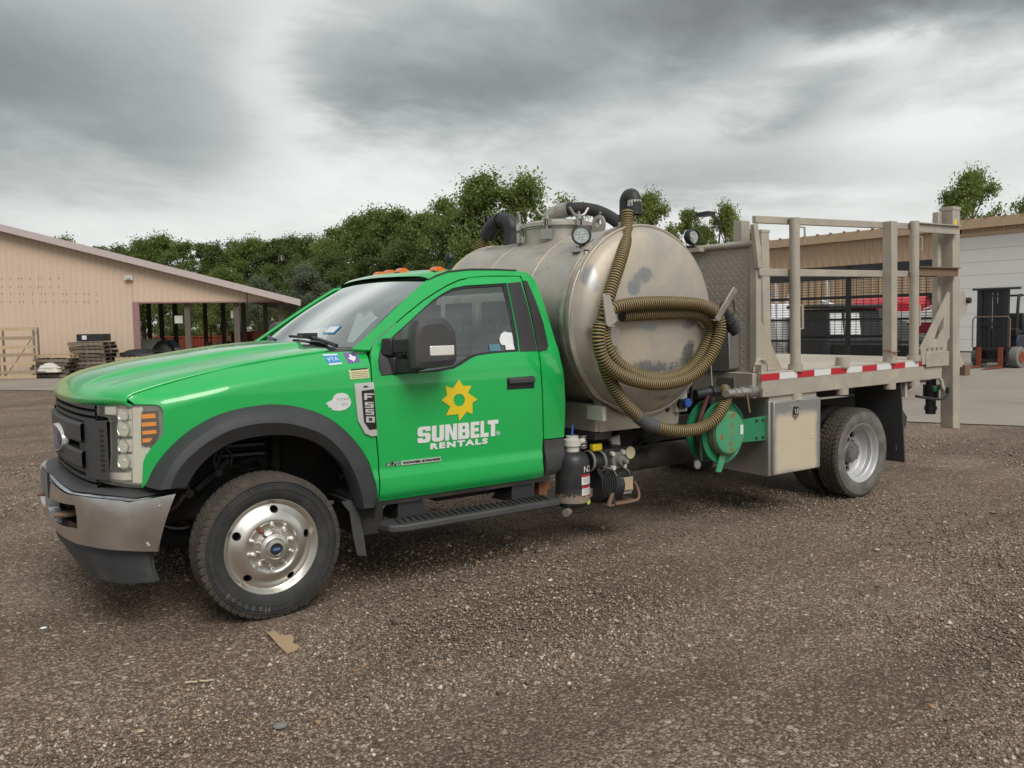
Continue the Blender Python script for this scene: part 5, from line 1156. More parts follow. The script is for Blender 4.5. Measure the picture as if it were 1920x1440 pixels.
# stake pockets, stakes and rail frame
def stake(u0, u1, x, yo, ztop, round_=True, w=.084):
    nm = 'stake'; z0 = dk(x)+.002
    m = MB().cyl((x,yo,z0),(x-.03,yo,ztop),w/2,n=24) if round_ else MB().hexa([(x-w/2,yo-w/2,z0),(x+w/2,yo-w/2,z0),(x+w/2,yo+w/2,z0),(x-w/2,yo+w/2,z0)],[(x-w/2-.03,yo-w/2,ztop),(x+w/2-.03,yo-w/2,ztop),(x+w/2-.03,yo+w/2,ztop),(x-w/2-.03,yo+w/2,ztop)])
    o = m.build(nm, mt['bed_paint'], truck, bevel=0 if round_ else .006); return o
for yo in (-1.195,):
    s1 = stake(0,0,4.385,yo,2.43); s2 = stake(0,0,5.76,yo,2.475, False, .092); s3 = stake(0,0,6.16,yo,2.50)
    for so, x in ((s1,4.385),(s3,6.16)):
        MB().tube([(x+.02,yo,2.36),(x+.105,yo,2.36),(x+.11,yo,2.24),(x+.075,yo,2.24)],.008,6).build('stake_pin', mt['bed_paint'], so)
        MB().tube([(x+.03,yo,1.72),(x+.085,yo,1.72),(x+.09,yo,1.53),(x+.03,yo,1.53)],.011,8).build('stake_handle', mt['bed_paint'], so)
for x in (4.385, 5.03, 5.76, 6.16):
    z = dk(x)
    MB().lathe([(.052,-.012),(.060,-.012),(.060,.045),(.052,.045)], (x,-1.195,z), (0,0,1), 20).build('stake_collar', mt['bed_paint'], railL); MB().lathe([(.0,-.25),(.055,-.25),(.055,-.19)], (x,-1.195,z), (0,0,1), 20).build('stake_pocket', mt['bed_paint'], railL)
    if x == 5.03: MB().cyl((x,-1.195,z-.02),(x,-1.195,z+.075),.056,n=20).build('stake_stub', mt['bed_paint'], railL)
MB().tube([(5.76+.055*math.cos(t)*1.1, -1.195+.06*math.sin(t), dk(5.76)+.10+.01*math.sin(t)) for t in np.linspace(0, 6.28, 20)], .004, 6).tube([(5.63,-1.25,dk(5.76)+.12),(5.70,-1.27,dk(5.76)+.07),(5.80,-1.26,dk(5.76)+.10)],.004,6).build('wire_tie', mt['rust'], railL)
fz = lambda x: 2.395+.018*(x-3.95); fl = lambda x: 1.975+.004*(x-3.95)
fr_ = MB()
for a, b in (((3.93,2.40),(6.62,2.47)), ((3.98,1.985),(6.62,2.02))): fr_.bar((a[0],-1.135,a[1]),(b[0],-1.135,b[1]),.04,.058)
fr_.bar((3.93,-1.135,2.365),(3.985,-1.135,2.02),.04,.052,up=(1,0,0))
fr_.build('side_rail_frame', mt['bed_paint'], truck, bevel=.004)
# tail posts (lift gate), brackets and plates
for yo in (-1.22, 1.06):
    x0, x1 = 6.765, 6.895
    a, b = yo, yo+.13
    tp = MB().hexa([(x0+.085,a,.50),(x1+.085,a,.48),(x1+.085,b,.48),(x0+.085,b,.50)],[(x0,a,2.66),(x1,a,2.67),(x1,b,2.67),(x0,b,2.66)]).build('tail_post', mt['bed_paint'], truck, bevel=.006)
    MB().box((x0-.006,a-.004,2.64),(x1+.012,b+.004,2.675)).build('tail_post_cap', mt['bed_paint'], tp, bevel=.004)
    if yo < 0:
        pass
        MB().box((x0+.02,a-.004,2.49),(x0+.07,a-.0005,2.55)).build('warning_label', mt['yellow_decal'], tp)
for z, mt_ in ((2.44, 'bed_paint'), (2.035, 'brown_steel')):
    m = MB().bar((6.15,-1.20,z),(6.80,-1.25,z+.0),.03,.075).bar((6.15,-1.20,z+.042),(6.80,-1.25,z+.042),.08,.01); m.build('tail_cross_strap', mt[mt_], truck)
ip = at(1757,398,'y',-1.10); MB().bar((ip[0]+.03,-1.10,1.2),(ip[0],-1.10,ip[2]),.06,.06,up=(1,0,0)).build('inner_tail_post', mt['bed_paint'], truck, bevel=.004)
# triangular gusset plate with a cut-out
tri = [(6.20,1.22),(6.66,1.22),(6.66,1.36),(6.59,1.40),(6.59,1.95)]
def q6(x, y): a = at(1400+x/3.692, 360+y/3.692, 'y', -1.235); return (a[0], a[2])
G = [q6(*p) for p in ((1205,1085),(1300,900),(1400,690),(1408,700),(1405,1010),(1390,1030),(1385,1110),(1375,1195),(1215,1195))]; H = [q6(*p) for p in ((1298,1018),(1330,925),(1365,860),(1362,950),(1335,1000),(1332,1015))]
panel('tail_gusset', G, [H], lambda a, b: (a, -1.235, b), mt['bed_paint'], truck, da=.5, db=.5, th=.018)
for xx, yy in ((1250,1085),(1283,1083),(1315,1080),(1345,1077)):
    a = q6(xx, yy); MB().cyl((a[0],-1.236,a[1]),(a[0],-1.248,a[1]),.014,n=6).build('gusset_bolt', mt['galv'], truck)
a, b = q6(1240,1110), q6(1395,1200); MB().box((a[0],-1.243,b[1]),(b[0],-1.2375,a[1])).build('gusset_backing_plate', mt['bed_paint'], truck, bevel=.003)
G = [q6(*p) for p in ((1455,740),(1520,670),(1545,760),(1548,810),(1480,905),(1460,900))]
MB().prism([(p[0]+.02, p[1]) for p in G], 'y', -1.20, -1.185).build('gate_hinge_plate', mt['bed_paint'], truck, bevel=.004)
hp = q6(1545,750); MB().cyl((hp[0]+.02,-1.23,hp[1]),(hp[0]+.02,-1.15,hp[1]),.03).build('hinge_pin', mt['frame_black'], truck)
a = q6(1490,575); MB().cyl((6.84,-1.16,a[1]),(6.92,-1.18,a[1]),.04,n=12).tube(smooth_curve([(6.88,-1.17,a[1]),(6.87,-1.19,a[1]-.1),(6.84,-1.17,a[1]-.2),(6.85,-1.17,a[1]-.5)],5),.008,6).build('tail_lamp_cable', mt['trim_black'], truck)
chn = MB()
for k in range(16): chn.sphere((6.90,-1.10,1.90-k*.052), .02, 8, 6, (1,.6,1.4))
chn.build('lift_chain', mt['frame_black'], truck)
G = [q6(*p) for p in ((1480,1110),(1520,1200),(1520,1215),(1480,1215))]; MB().prism([(p[0]+.06, p[1]) for p in G], 'y', -1.19, -1.17).build('tail_step_plate', mt['bed_paint'], truck)
p = q6(1510,1235); MB().box((p[0]+.04,-1.22,p[1]-.055),(p[0]+.14,-1.12,p[1]+.055)).build('tail_bump_block', mt['brown_steel'], truck, bevel=.005)
# lift-gate platform folded up at the far end and rear crossbeam
MB().box((6.62,-1.06,.98),(6.72,1.06,1.19)).build('tail_crossbeam', mt['bed_paint'], truck, bevel=.005)
# pipe work under the tail
p = at(1420+1250/3.84, 600+480/3.84, 'y', -.95)
v = MB().cyl((p[0],-.95,1.08),(p[0],-.95,.62),.05,n=16).cyl((p[0],-.95,.92),(p[0],-.95,.78),.075,n=16).cyl((p[0],-.95,.70),(p[0],-.95,.66),.06,n=16); vo = v.build('drain_valve', mt['fitting_black'], truck)
MB().bar((p[0]-.10,-1.03,p[2]-.02),(p[0]+.09,-1.04,p[2]+.02),.03,.055).build('valve_handle', mt['reel_green_rusty'], vo, bevel=.008)
hk = at(1420+1360/3.84, 600+420/3.84, 'y', -1.12)
MB().tube(smooth_curve([(hk[0]-.18,-1.12,1.02),(hk[0]-.10,-1.12,.98),(hk[0]-.06,-1.12,.90),(hk[0],-1.13,.86),(hk[0]+.07,-1.13,.88),(hk[0]+.08,-1.13,.93)],5),.018,8).build('tail_hose_hook', mt['white_part'], truck)
MB().lathe([(.0,.0),(.055,.0),(.06,.05),(.05,.08),(.0,.085)], (hk[0]+.03,-1.10,hk[2]), (-.5,-.9,.1), 16).build('green_cap', mt['reel_green'], truck)
tl = MB().box((6.66,-1.26,.86),(6.70,-1.24,.92)).tube(smooth_curve([(6.68,-1.25,.84),(6.60,-1.26,.82),(6.45,-1.25,.82),(6.2,-1.2,.86)],5),.013,8); tl.build('trailer_cable', mt['trim_black'], truck)
MB().box((6.05,-1.18,1.00),(6.09,-1.10,1.05)).box((6.05,-1.18,.86),(6.085,-1.14,1.0)).build('flap_clip', mt['bed_paint'], truck)
# rear mud flaps
for s in (-1, 1):
    MB().hexa([(5.99,s*.72,.245),(6.005,s*.72,.245),(6.005,s*1.22,.25),(5.99,s*1.22,.25)],[(5.93,s*.72,1.03),(5.945,s*.72,1.03),(5.945,s*1.20,1.03),(5.93,s*1.20,1.03)]).build('rear_mud_flap', mt['black_plastic'], truck)
    MB().tube([(5.99,s*1.14,.36),(6.0,s*1.24,.36)],.006,6).tube([(5.98,s*1.14,.58),(5.99,s*1.24,.58)],.006,6).tube([(5.985,s*1.14,.36),(5.975,s*1.14,.58)],.006,6).build('flap_rod', mt['galv'], truck)
MB().add([(6.02,-1.15,.78),(6.14,-1.15,.66),(6.12,-1.15,.56),(6.04,-1.15,.60)], [(0,1,2,3)]).build('torn_flap_corner', mt['liner'], truck)
# tool box
tb = MB().box((4.03,-1.21,.345),(4.68,-.62,.955)).build('tool_box', mt['aluminium'], truck, bevel=.006)
td = MB().box((4.06,-1.235,.352),(4.675,-1.2105,.948)).build('tool_box_door', mt['toolbox_steel'], tb, bevel=.008)
lx, lz = at(1492,771,'y',-1.24)[0], at(1492,771,'y',-1.24)[2]
MB().box((lx-.045,-1.239,lz-.045),(lx+.045,-1.2355,lz+.05)).build('latch_plate', mt['bright_metal'], td, bevel=.002); MB().box((lx-.03,-1.2415,lz-.03),(lx+.03,-1.2392,lz+.038)).build('latch_recess', mt['badge_black'], td); MB().tube([(lx-.015,-1.245,lz+.02),(lx-.015,-1.25,lz-.015),(lx+.012,-1.25,lz-.015),(lx+.012,-1.245,lz+.02)],.006,6).build('latch_tee', mt['bright_metal'], td)
MB().prism([(lx-.03,lz-.047),(lx+.03,lz-.047),(lx,lz-.075)],'y',-1.239,-1.2355).build('latch_point', mt['bright_metal'], td)
for u, v in ((1460,823),(1460,828),(1523,814),(1523,819)):
    a = at(u, v, 'y', -1.236); MB().sphere((a[0],-1.236,a[2]),.006,8,6).build('door_rivet', mt['bright_metal'], td)
MB().box((4.04,-1.20,.955),(4.66,-.65,1.0)).build('tool_box_hanger', mt['bed_paint'], tb)
# washdown valve at the corner of the bed
v0 = np.array((3.87,-1.11,1.075)); zv = 1.06
va = MB(); A0, A1 = at(1361,738,'y',-1.24), at(1415,733,'y',-1.14)
d = Vector(A0)-Vector(A1); P = lambda t: Vector(A1)+d*t
va.cyl(P(0),P(.22),.05,.046,n=14).cyl(P(.18),P(.40),.032,n=12).cyl(P(.38),P(.56),.04,n=8).cyl(P(.55),P(.68),.03,n=12).cyl(P(.66),P(.74),.037,n=8).cyl(P(.74),P(1.0),.028,.030,n=12); vo = va.build('washdown_valve', mt['galv'], truck)
a = P(.42); MB().bar(a+Vector((0,-.035,.0)), a+Vector((.02,-.05,-.16)), .03, .012).build('valve_lever', mt['brown_steel'], vo)
MB().box((3.868,-.99,1.03),(3.879,-.82,1.14)).build('data_plate', mt['aluminium'], truck)
a = at(1434,735,'y',-1.23); MB().box((a[0]-.04,-1.245,a[2]-.035),(a[0]+.035,-1.2215,a[2]+.03)).cyl((a[0]+.005,-1.245,a[2]),(a[0]+.005,-1.25,a[2]),.012).build('rail_clip', mt['bed_paint'], railL)
MB().tube([(4.03+.09*math.cos(t), -1.13, dk(4.03)+.10*math.sin(t)) for t in np.linspace(0, math.pi, 16)], .008, 6).build('tie_down_ring', mt['bed_paint'], bh)
MB().box((3.945,-1.20,1.19),(4.01,-1.13,1.25)).build('corner_stub', mt['bed_paint'], bh)
# ------------------------------------------------------------------ hose reel
reel = empty('hose_reel'); reel.parent = truck
RC = (3.597, 0, .735); YX = (0, -1, 0)
for y in (-.95, -1.10):
    MB().lathe([(.0,.0),(.13,.0),(.15,.012),(.225,.012),(.236,.022),(.245,.022),(.247,.0),(.236,-.006),(.225,-.002),(.0,-.012)], (RC[0], y, RC[2]), YX, 56).build('reel_flange', mt['reel_green'], reel)
MB().lathe([(.12,.0),(.12,.14)], (RC[0],-.955,RC[2]), YX, 32).build('reel_drum', mt['frame_black'], reel)
for k in range(5): MB().tube([(RC[0]+(.14+.006*k)*math.cos(t), -.975-.026*k, RC[2]+(.14+.006*k)*math.sin(t)) for t in np.linspace(0, 6.283, 40)], .013, 8, caps=False).build('reel_hose_turn', mt['hose_red'], reel)
hb = MB().lathe([(.172,.012),(.172,.055),(.165,.06),(.168,.066),(.165,.085),(.155,.092),(.0,.098)], (RC[0],-1.10,RC[2]), YX, 48).build('spring_case', mt['reel_green_rusty'], reel, sharp=30)
for r, h in ((.176,.030),(.172,.062)): MB().lathe([(r-.004,h-.006),(r+.003,h-.006),(r+.003,h+.006),(r-.004,h+.006)], (RC[0],-1.10,RC[2]), YX, 48).build('case_band', mt['rust_primer'], hb)
MB().box((RC[0]+.10,-1.200,RC[2]-.02),(RC[0]+.135,-1.198,RC[2]+.055)).build('case_label', mt['white_decal'], hb)
MB().hexa([(RC[0]-.115,-1.15,RC[2]-.30),(RC[0]-.06,-1.15,RC[2]-.31),(RC[0]-.06,-1.13,RC[2]-.31),(RC[0]-.115,-1.13,RC[2]-.30)],[(RC[0]-.05,-1.15,RC[2]-.13),(RC[0]+.02,-1.15,RC[2]-.14),(RC[0]+.02,-1.13,RC[2]-.14),(RC[0]-.05,-1.13,RC[2]-.13)]).build('reel_arm', mt['reel_green_rusty'], reel, bevel=.004)
MB().hexa([(RC[0]+.15,-1.175,RC[2]-.09),(4.028,-1.175,RC[2]-.10),(4.028,-1.16,RC[2]-.10),(RC[0]+.15,-1.16,RC[2]-.09)],[(RC[0]+.15,-1.175,RC[2]+.09),(4.028,-1.175,RC[2]+.10),(4.028,-1.16,RC[2]+.10),(RC[0]+.15,-1.16,RC[2]+.09)]).build('reel_bracket', mt['reel_green'], reel, bevel=.003)
for dx, dz in ((.32,.07),(.40,.07),(.32,-.07),(.40,-.07)): MB().cyl((RC[0]+dx,-1.175,RC[2]+dz),(RC[0]+dx,-1.187,RC[2]+dz),.010,n=6).build('bracket_bolt', mt['frame_black'], reel)
def pz4(x, y, Y): return tuple(at(1240+x/6.546, 680+y/6.546, 'y', Y))
MB().tube(smooth_curve([pz4(*p) for p in ((580,400,-1.06),(540,500,-1.04),(500,620,-1.03),(460,760,-1.03),(455,900,-1.03),(470,1050,-1.04))],6),.016,10).build('reel_feed_hose', mt['hose_red'], reel)
MB().tube(smooth_curve([pz4(*p) for p in ((475,940,-1.09),(480,1080,-1.09),(485,1200,-1.09))],4),.014,8).build('gauge_pipe', mt['fitting_black'], reel)
g_ = Vector(pz4(440,1250,-1.12)); MB().lathe([(.0,-.02),(.042,-.02),(.042,.01),(.036,.014),(.034,.008),(.0,.008)], g_, (-.4,-1,.1), 24).build('pressure_gauge', mt['fitting_black'], reel); MB().lathe([(.034,.009),(.0,.0095)], g_, (-.4,-1,.1), 24).build('gauge_face', mt['tyre_grey'], reel)
# ball valve and hose ends above the reel
a, b = Vector(pz4(420,390,-1.0)), Vector(pz4(600,360,-1.04))
sv = MB().cyl(a, b, .042, n=14).cyl(b, b+Vector((.07,-.01,0)), .05, n=8).cyl(b+Vector((.02,0,.0)), b+Vector((.02,-.01,-.13)), .038, n=12).build('suction_valve', mt['fitting_black'], truck)
MB().box(tuple(a-Vector((.05,.0,.07))), tuple(a+Vector((-.03,.02,.07)))).build('valve_plate', mt['frame_black'], sv)
MB().bar(b+Vector((.05,-.03,-.01)), b+Vector((.055,-.05,-.17)), .03, .014).build('valve_lever', mt['brown_steel'], sv)
MB().tube([(b.x+.02,b.y,b.z+.04),(b.x+.03,b.y+.02,b.z+.2),(b.x+.04,b.y+.04,b.z+.3)],.006,6).build('valve_cable', mt['galv'], sv)
# white pump controller with a blue knob
c = at(1279,752,'y',-1.0); wb = MB().box((c[0]-.06,-1.0,c[2]-.085),(c[0]+.06,-.90,c[2]+.085)).build('control_box', mt['white_part'], truck, bevel=.01)
q = at(1240+290/6.546, 680+490/6.546, 'y', -1.02); MB().cyl((q[0]-.03,-1.0,q[2]-.01),(q[0]-.03,-1.03,q[2]-.01),.04,n=16).build('knob_base', mt['trim_black'], wb); MB().cyl((q[0],-1.02,q[2]),(q[0],-1.06,q[2]),.036,n=12).build('blue_knob', mt['blue_part'], wb, bevel=.005)
# ------------------------------------------------------------------ canister and pump behind the cab
K = Vector((2.225, -.93, 0)); CR = .122
can = MB().lathe([(.0,.305),(.09,.305),(.118,.325),(CR,.36),(CR,.60),(.117,.65),(.095,.685),(.06,.70),(.0,.70)], (K.x,K.y,0), (0,0,1), 48).build('pressure_canister', mt['filter_black'], truck, sharp=50)
MB().lathe([(CR+.001,.345),(CR+.0016,.355),(CR+.0016,.44),(CR+.001,.445)], (K.x,K.y,0), (0,0,1), 48).build('rusty_skirt', mt['speckled_skirt'], can)
MB().lathe([(.05,.70),(.05,.735),(.062,.74),(.062,.785),(.045,.79),(.045,.81),(.0,.812)], (K.x,K.y,0), (0,0,1), 24).cyl((K.x+.03,K.y,.76),(K.x+.09,K.y-.03,.77),.022).build('canister_head', mt['white_part'], can)
MB().cyl((K.x,K.y,.81),(K.x+.006,K.y,.89),.010,.006).build('blue_nozzle', mt['blue_part'], can)
def on_can(ang, z, off): return (K.x+(CR+off)*math.cos(ang), K.y+(CR+off)*math.sin(ang), z)
def can_patch(nm, a0, a1, z0, z1_, mat, off=.002): return MB().grid([[on_can(math.radians(a), z, off) for a in np.linspace(a0, a1, 10)] for z in (z0, z1_)]).build(nm, mat, can)
CA = -96
can_patch('warning_label', CA-2, CA+48, .475, .545, mt['white_decal']); can_patch('label_red_band', CA-2, CA+48, .530, .545, mt['red_decal'], .003)
can_patch('warning_label', CA-1, CA+49, .395, .465, mt['white_decal']); can_patch('label_red_band', CA-1, CA+49, .450, .465, mt['red_decal'], .003); can_patch('label_red_band', CA-1, CA+49, .395, .400, mt['red_decal'], .003)
for z in (.490,.500,.510,.520,.410,.420,.430,.440): can_patch('label_print', CA+4, CA+40, z, z+.0035, mt['grey_print'], .003)
can_patch('lime_sticker', CA+22, CA+48, .330, .356, mt['lime_decal'], .004)
text_mesh('canister_marking', 'N2', .062, lambda u, v: on_can(math.radians(CA+24)+u/CR, .563+v, .003), mt['white_decal'], can, align='CENTER')
vb = MB().cyl((K.x-.02,K.y-.02,.29),(K.x-.10,K.y-.06,.285),.022,n=12).cyl((K.x+.02,K.y,.31),(K.x-.03,K.y-.02,.29),.03,n=12); vo = vb.build('drain_cock', mt['rust'], can); MB().cyl((K.x-.08,K.y-.05,.286),(K.x-.12,K.y-.07,.284),.028,n=12).build('drain_nozzle', mt['galv'], vo)
# pump
pump = empty('vacuum_pump'); pump.parent = truck
def pz(x, y, Y=-.95): return Vector(at(1000+x/7.579, 780+y/7.579, 'y', Y))
pb_ = MB().box((2.50,-.97,.50),(2.74,-.72,.69)).cyl((2.40,-.92,.60),(2.52,-.92,.60),.062,n=20).cyl((2.46,-.90,.60),(2.48,-.90,.60),.08,n=20).build('pump_block', mt['filter_black'], pump, bevel=.012)
for px_ in (780, 940): c = pz(px_, 640, -.95); MB().lathe([(.068,-.008),(.078,-.008),(.078,.008),(.068,.008)], c, (1,0,.0), 24).build('hose_clamp', mt['tyre_grey'], pump)
for x, y in ((1130,540),(1278,512),(1140,738),(1292,708)): c = pz(x, y, -.985); MB().lathe([(.0,.018),(.017,.014),(.022,-.02)], c, (-.2,-1,0), 14).build('bolt_cap', mt['white_part'], pump)
c = pz(1200,625,-.98); MB().lathe([(.062,-.01),(.062,.01),(.04,.014),(.036,.05),(.018,.055),(.018,.09),(.0,.09)], c, (.15,-1,0), 20).build('drive_flange', mt['tyre_grey'], pump)
c = pz(1375,520,-.97); MB().lathe([(.0,.008),(.045,.008),(.048,.0),(.045,-.012),(.0,-.012)], c, (-.1,-1,.05), 24).build('sight_glass', mt['yellow_decal'], pump).data.materials[0] = mt['cream_decal']
c = pz(895,440,-.92); MB().box((c.x-.045,c.y-.02,c.z-.03),(c.x+.045,c.y+.03,c.z+.025)).build('filler_cap', mt['yellow_decal'], pump, bevel=.012)
mo = MB().cyl((2.44,-.90,.42),(2.66,-.90,.40),.105,n=24).build('pump_motor', mt['machine_dark'], pump)
for k in range(6): MB().lathe([(.10,-.005),(.118,-.005),(.118,.005),(.10,.005)], (2.46+k*.022,-.90,.42), (1,0,-.09), 28).build('cooling_fin', mt['frame_black'], mo)
a, b = pz(1210,830,-.98), pz(1420,1110,-.98); gb = MB().box((a.x,-.98,b.z),(b.x,-.80,a.z+.02)).build('gear_case', mt['machine_dark'], pump, bevel=.015)
a, b = pz(1230,885,-.985), pz(1418,1050,-.985); MB().box((a.x,-.984,b.z),(b.x,-.9815,a.z)).build('blank_plate', mt['cream_decal'], gb).data.materials[0] = mt['wood_pale']
a, b = pz(1262,1065,-.985), pz(1402,1095,-.985); MB().box((a.x,-.984,b.z),(b.x,-.9815,a.z)).build('lower_tag', mt['tyre_grey'], gb)
MB().tube(smooth_curve([tuple(pz(*p)) for p in ((860,715,-.96),(1000,720,-.97),(1120,770,-.98),(1190,850,-.99))],5),.006,6).build('lube_line', mt['tyre_grey'], pump); MB().tube(smooth_curve([tuple(pz(*p)) for p in ((1300,740,-.97),(1350,780,-.99),(1370,830,-.99))],5),.006,6).build('lube_line', mt['tyre_grey'], pump)
sk_ = MB().box((2.50,-1.0,.272),(2.80,-.70,.285)).bar((2.50,-1.0,.28),(2.54,-1.0,.37),.012,.03).tube(smooth_curve([(2.56,-1.01,.285),(2.72,-1.01,.285),(2.80,-1.0,.30),(2.82,-.97,.36),(2.80,-.95,.42)],5),.010,8).box((2.33,-.90,.34),(2.54,-.86,.40)).build('pump_skid', mt['brown_steel'], pump)
MB().bar((2.42,-.98,.56),(2.56,-1.0,.30),.012,.03).build('skid_brace', mt['machine_dark'], pump)
sp = pz(700,330,-.85); MB().tube([(sp.x+.028*math.cos(t), -.85+.028*math.sin(t), .69+.10*t/37.7) for t in np.linspace(0, 37.7, 100)], .007, 6).build('drain_coil_hose', mt['galv'], pump)
c = pz(1140,380,-.80); MB().prism([(c.x-.05,c.z+.04),(c.x+.05,c.z+.06),(c.x+.06,c.z-.07),(c.x+.01,c.z-.09)], 'y', -.82, -.78).build('oil_bottle', mt['white_part'], pump, bevel=.01)
for (p0, p1, r) in (((2.75,-.75,.62),(3.35,-.6,.72),.012),((2.6,-.8,.66),(3.5,-.65,.68),.009),((2.4,-.6,.70),(2.7,-.5,.55),.02)): MB().tube(smooth_curve([p0, tuple((np.array(p0)+np.array(p1))/2-np.array((0,0,.05))), p1],6), r, 6).build('hydraulic_line', mt['trim_black'], truck)
MB().box((2.50,-.62,.55),(3.2,-.5,.74)).cyl((2.95,-.70,.70),(2.95,-.66,.70),.09,n=20).build('air_tank_bracket', mt['frame_black'], truck)
MB().cyl((3.0,-.55,.50),(4.0,-.52,.50),.10,n=20).build('muffler', mt['liner'], truck)
# ------------------------------------------------------------------ background, left: open pole shed and yard clutter
FH = np.array((math.sin(YAW), math.cos(YAW))); RH = np.array((math.cos(YAW), -math.sin(YAW)))
def bgp(u, v, Y):                              # photo point at distance Y ahead of the viewpoint -> (sideways, height)
    d = ray(u, v); t = Y/(d[0]*FH[0]+d[1]*FH[1]); return (t*(d[0]*RH[0]+d[1]*RH[1]), CAM[2]+t*d[2])
def bg_world(X_, Y): p = CAM[:2]+RH*X_+FH*Y; return (p[0], p[1], 0.)
def bg_root(name, X_, Y, rz=0.): return empty(name, bg_world(X_, Y), -YAW+rz)
apron = MB(); poly = [(-70,23.6),(-14.5,23.6),(-8,21.5),(5.5,13.4),(7.5,12.3),(30,11.5),(60,11),(60,48),(14,75),(-70,75)]
pts = [bg_world(*p) for p in poly]; apron.add([(x, y, .008) for x, y, z in pts], [tuple(range(len(pts)))]); structure(apron.build('concrete_apron', mt['concrete']))
SD = 34.6; SA = math.radians(15)
def shw(u, v, off=0.):                         # photo point on the shed's front wall -> (along the wall, height)
    d = ray(u, v); a, b = d[0]*RH[0]+d[1]*RH[1], d[0]*FH[0]+d[1]*FH[1]; t = (SD+off/math.cos(SA))/(b-a*math.tan(SA)); return (t*a/math.cos(SA), CAM[2]+t*d[2])
shed = tag(bg_root('pole_shed', 0, SD, SA), 'long tan metal pole shed with a sloping roof and an open bay', 'shed')
def sheet(name, x0, x1, pitch, depth, zb, zt, mat, par, y=0., axis='x', brk=None):
    m = MB(); cols = []; x = x0
    while x < x1:
        for dx, o in ((0, 0), (.55, 0), (.65, -depth), (.88, -depth), (.98, 0)):
            if x+dx*pitch <= x1: cols.append((x+dx*pitch, o))
        x += pitch
    if brk is not None: cols = sorted(cols+[(brk-.0005, 0), (brk+.0005, 0)])
    row = lambda f: [((a, y+o, f(a)) if axis == 'x' else (y+o, a, f(a))) for a, o in cols]
    m.grid([row(zb), row(zt)]); return m.build(name, mat, par, sharp=20)
rl = shw(0, 424); rr = shw(562, 565); slope = (rr[1]-rl[1])/(rr[0]-rl[0]); roofz = lambda x: rl[1]+slope*(x-rl[0])
jx = shw(251, 600)[0]; hz = shw(300, 566)[1]; wx = shw(541, 565)[0]
sheet('wall_sheet', -36, wx-.05, .2, .018, lambda x: 0. if x < jx else min(hz, roofz(x)-.2), lambda x: roofz(x)-.16, mt['siding_tan'], shed, brk=jx)
MB().box((jx-.02,-.06,0),(jx+.20,.16,hz)).build('door_jamb', mt['jamb_trim'], shed); MB().box((jx,-.05,hz-.05),(wx,.15,hz)).build('header_trim', mt['jamb_trim'], shed)
xe = rr[0]; ob = MB()
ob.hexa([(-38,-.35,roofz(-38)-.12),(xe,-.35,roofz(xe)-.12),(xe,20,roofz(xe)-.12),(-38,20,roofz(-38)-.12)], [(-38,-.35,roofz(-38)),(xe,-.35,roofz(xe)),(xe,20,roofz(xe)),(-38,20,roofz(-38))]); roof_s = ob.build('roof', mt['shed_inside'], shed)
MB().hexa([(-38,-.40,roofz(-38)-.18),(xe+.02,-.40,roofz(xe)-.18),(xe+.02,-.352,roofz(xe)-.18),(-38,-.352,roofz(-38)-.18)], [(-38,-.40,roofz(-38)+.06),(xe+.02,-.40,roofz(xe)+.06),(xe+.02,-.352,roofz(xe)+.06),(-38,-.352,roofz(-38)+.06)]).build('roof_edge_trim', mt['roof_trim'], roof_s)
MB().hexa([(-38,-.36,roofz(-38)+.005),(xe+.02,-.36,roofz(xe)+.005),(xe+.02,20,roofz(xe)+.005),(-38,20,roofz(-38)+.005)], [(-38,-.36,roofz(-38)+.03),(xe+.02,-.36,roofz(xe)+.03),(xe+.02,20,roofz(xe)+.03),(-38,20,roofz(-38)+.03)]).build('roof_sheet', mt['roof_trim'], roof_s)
MB().box((-36,19.6,0),(jx-4,19.8,roofz(jx)-.2)).build('back_wall', mt['siding_tan'], shed)
for u, dp in ((281,15),(304,14),(330,10),(353,.25),(386,14),(420,10),(445,.25),(458,6),(499,6),(528,.4)):
    d = shw(u, 625, dp); X_ = d[0]+dp*math.tan(SA)*1.0; w = .10
    MB().box((X_-w,dp-w,0),(X_+w,dp+w,max(1., (roofz(X_)-.13) if dp > 1 else min(hz, roofz(X_)-.2)))).build('post', mt['post_wood'], shed)
for u, v, Y in ((345,599,40),(449,589,36)):
    X_, z = shw(u, v, .6); MB().box((X_-.14,.35,z-.14),(X_+.14,.42,z+.14)).build('meter_box', mt['white_part'], shed)
a = shw(242, 521); MB().box((a[0]-.14,-.14,a[1]-.09),(a[0]+.14,-.032,a[1]+.09)).cyl((a[0],-.14,a[1]),(a[0],-.22,a[1]),.06).build('flood_light', mt['cream_decal'], shed).data.materials[0] = mt['headliner']
MB().tube([(shw(464,560)[0],-.3,roofz(shw(464,560)[0])-.2),(shw(464,560)[0],-.25,hz-.6)],.02,6).build('down_wire', mt['trim_black'], shed)
for r_, v in enumerate((522,538,551,566)):
    for k in range(9 if r_ < 2 else 14):
        c = shw(4+k*(12.5 if r_ < 2 else 13.5)+3*(k % 3), v); MB().cyl((c[0],-.034,c[1]),(c[0],-.028,c[1]),.018,n=6).build('screw_hole', mt['rust'], shed)
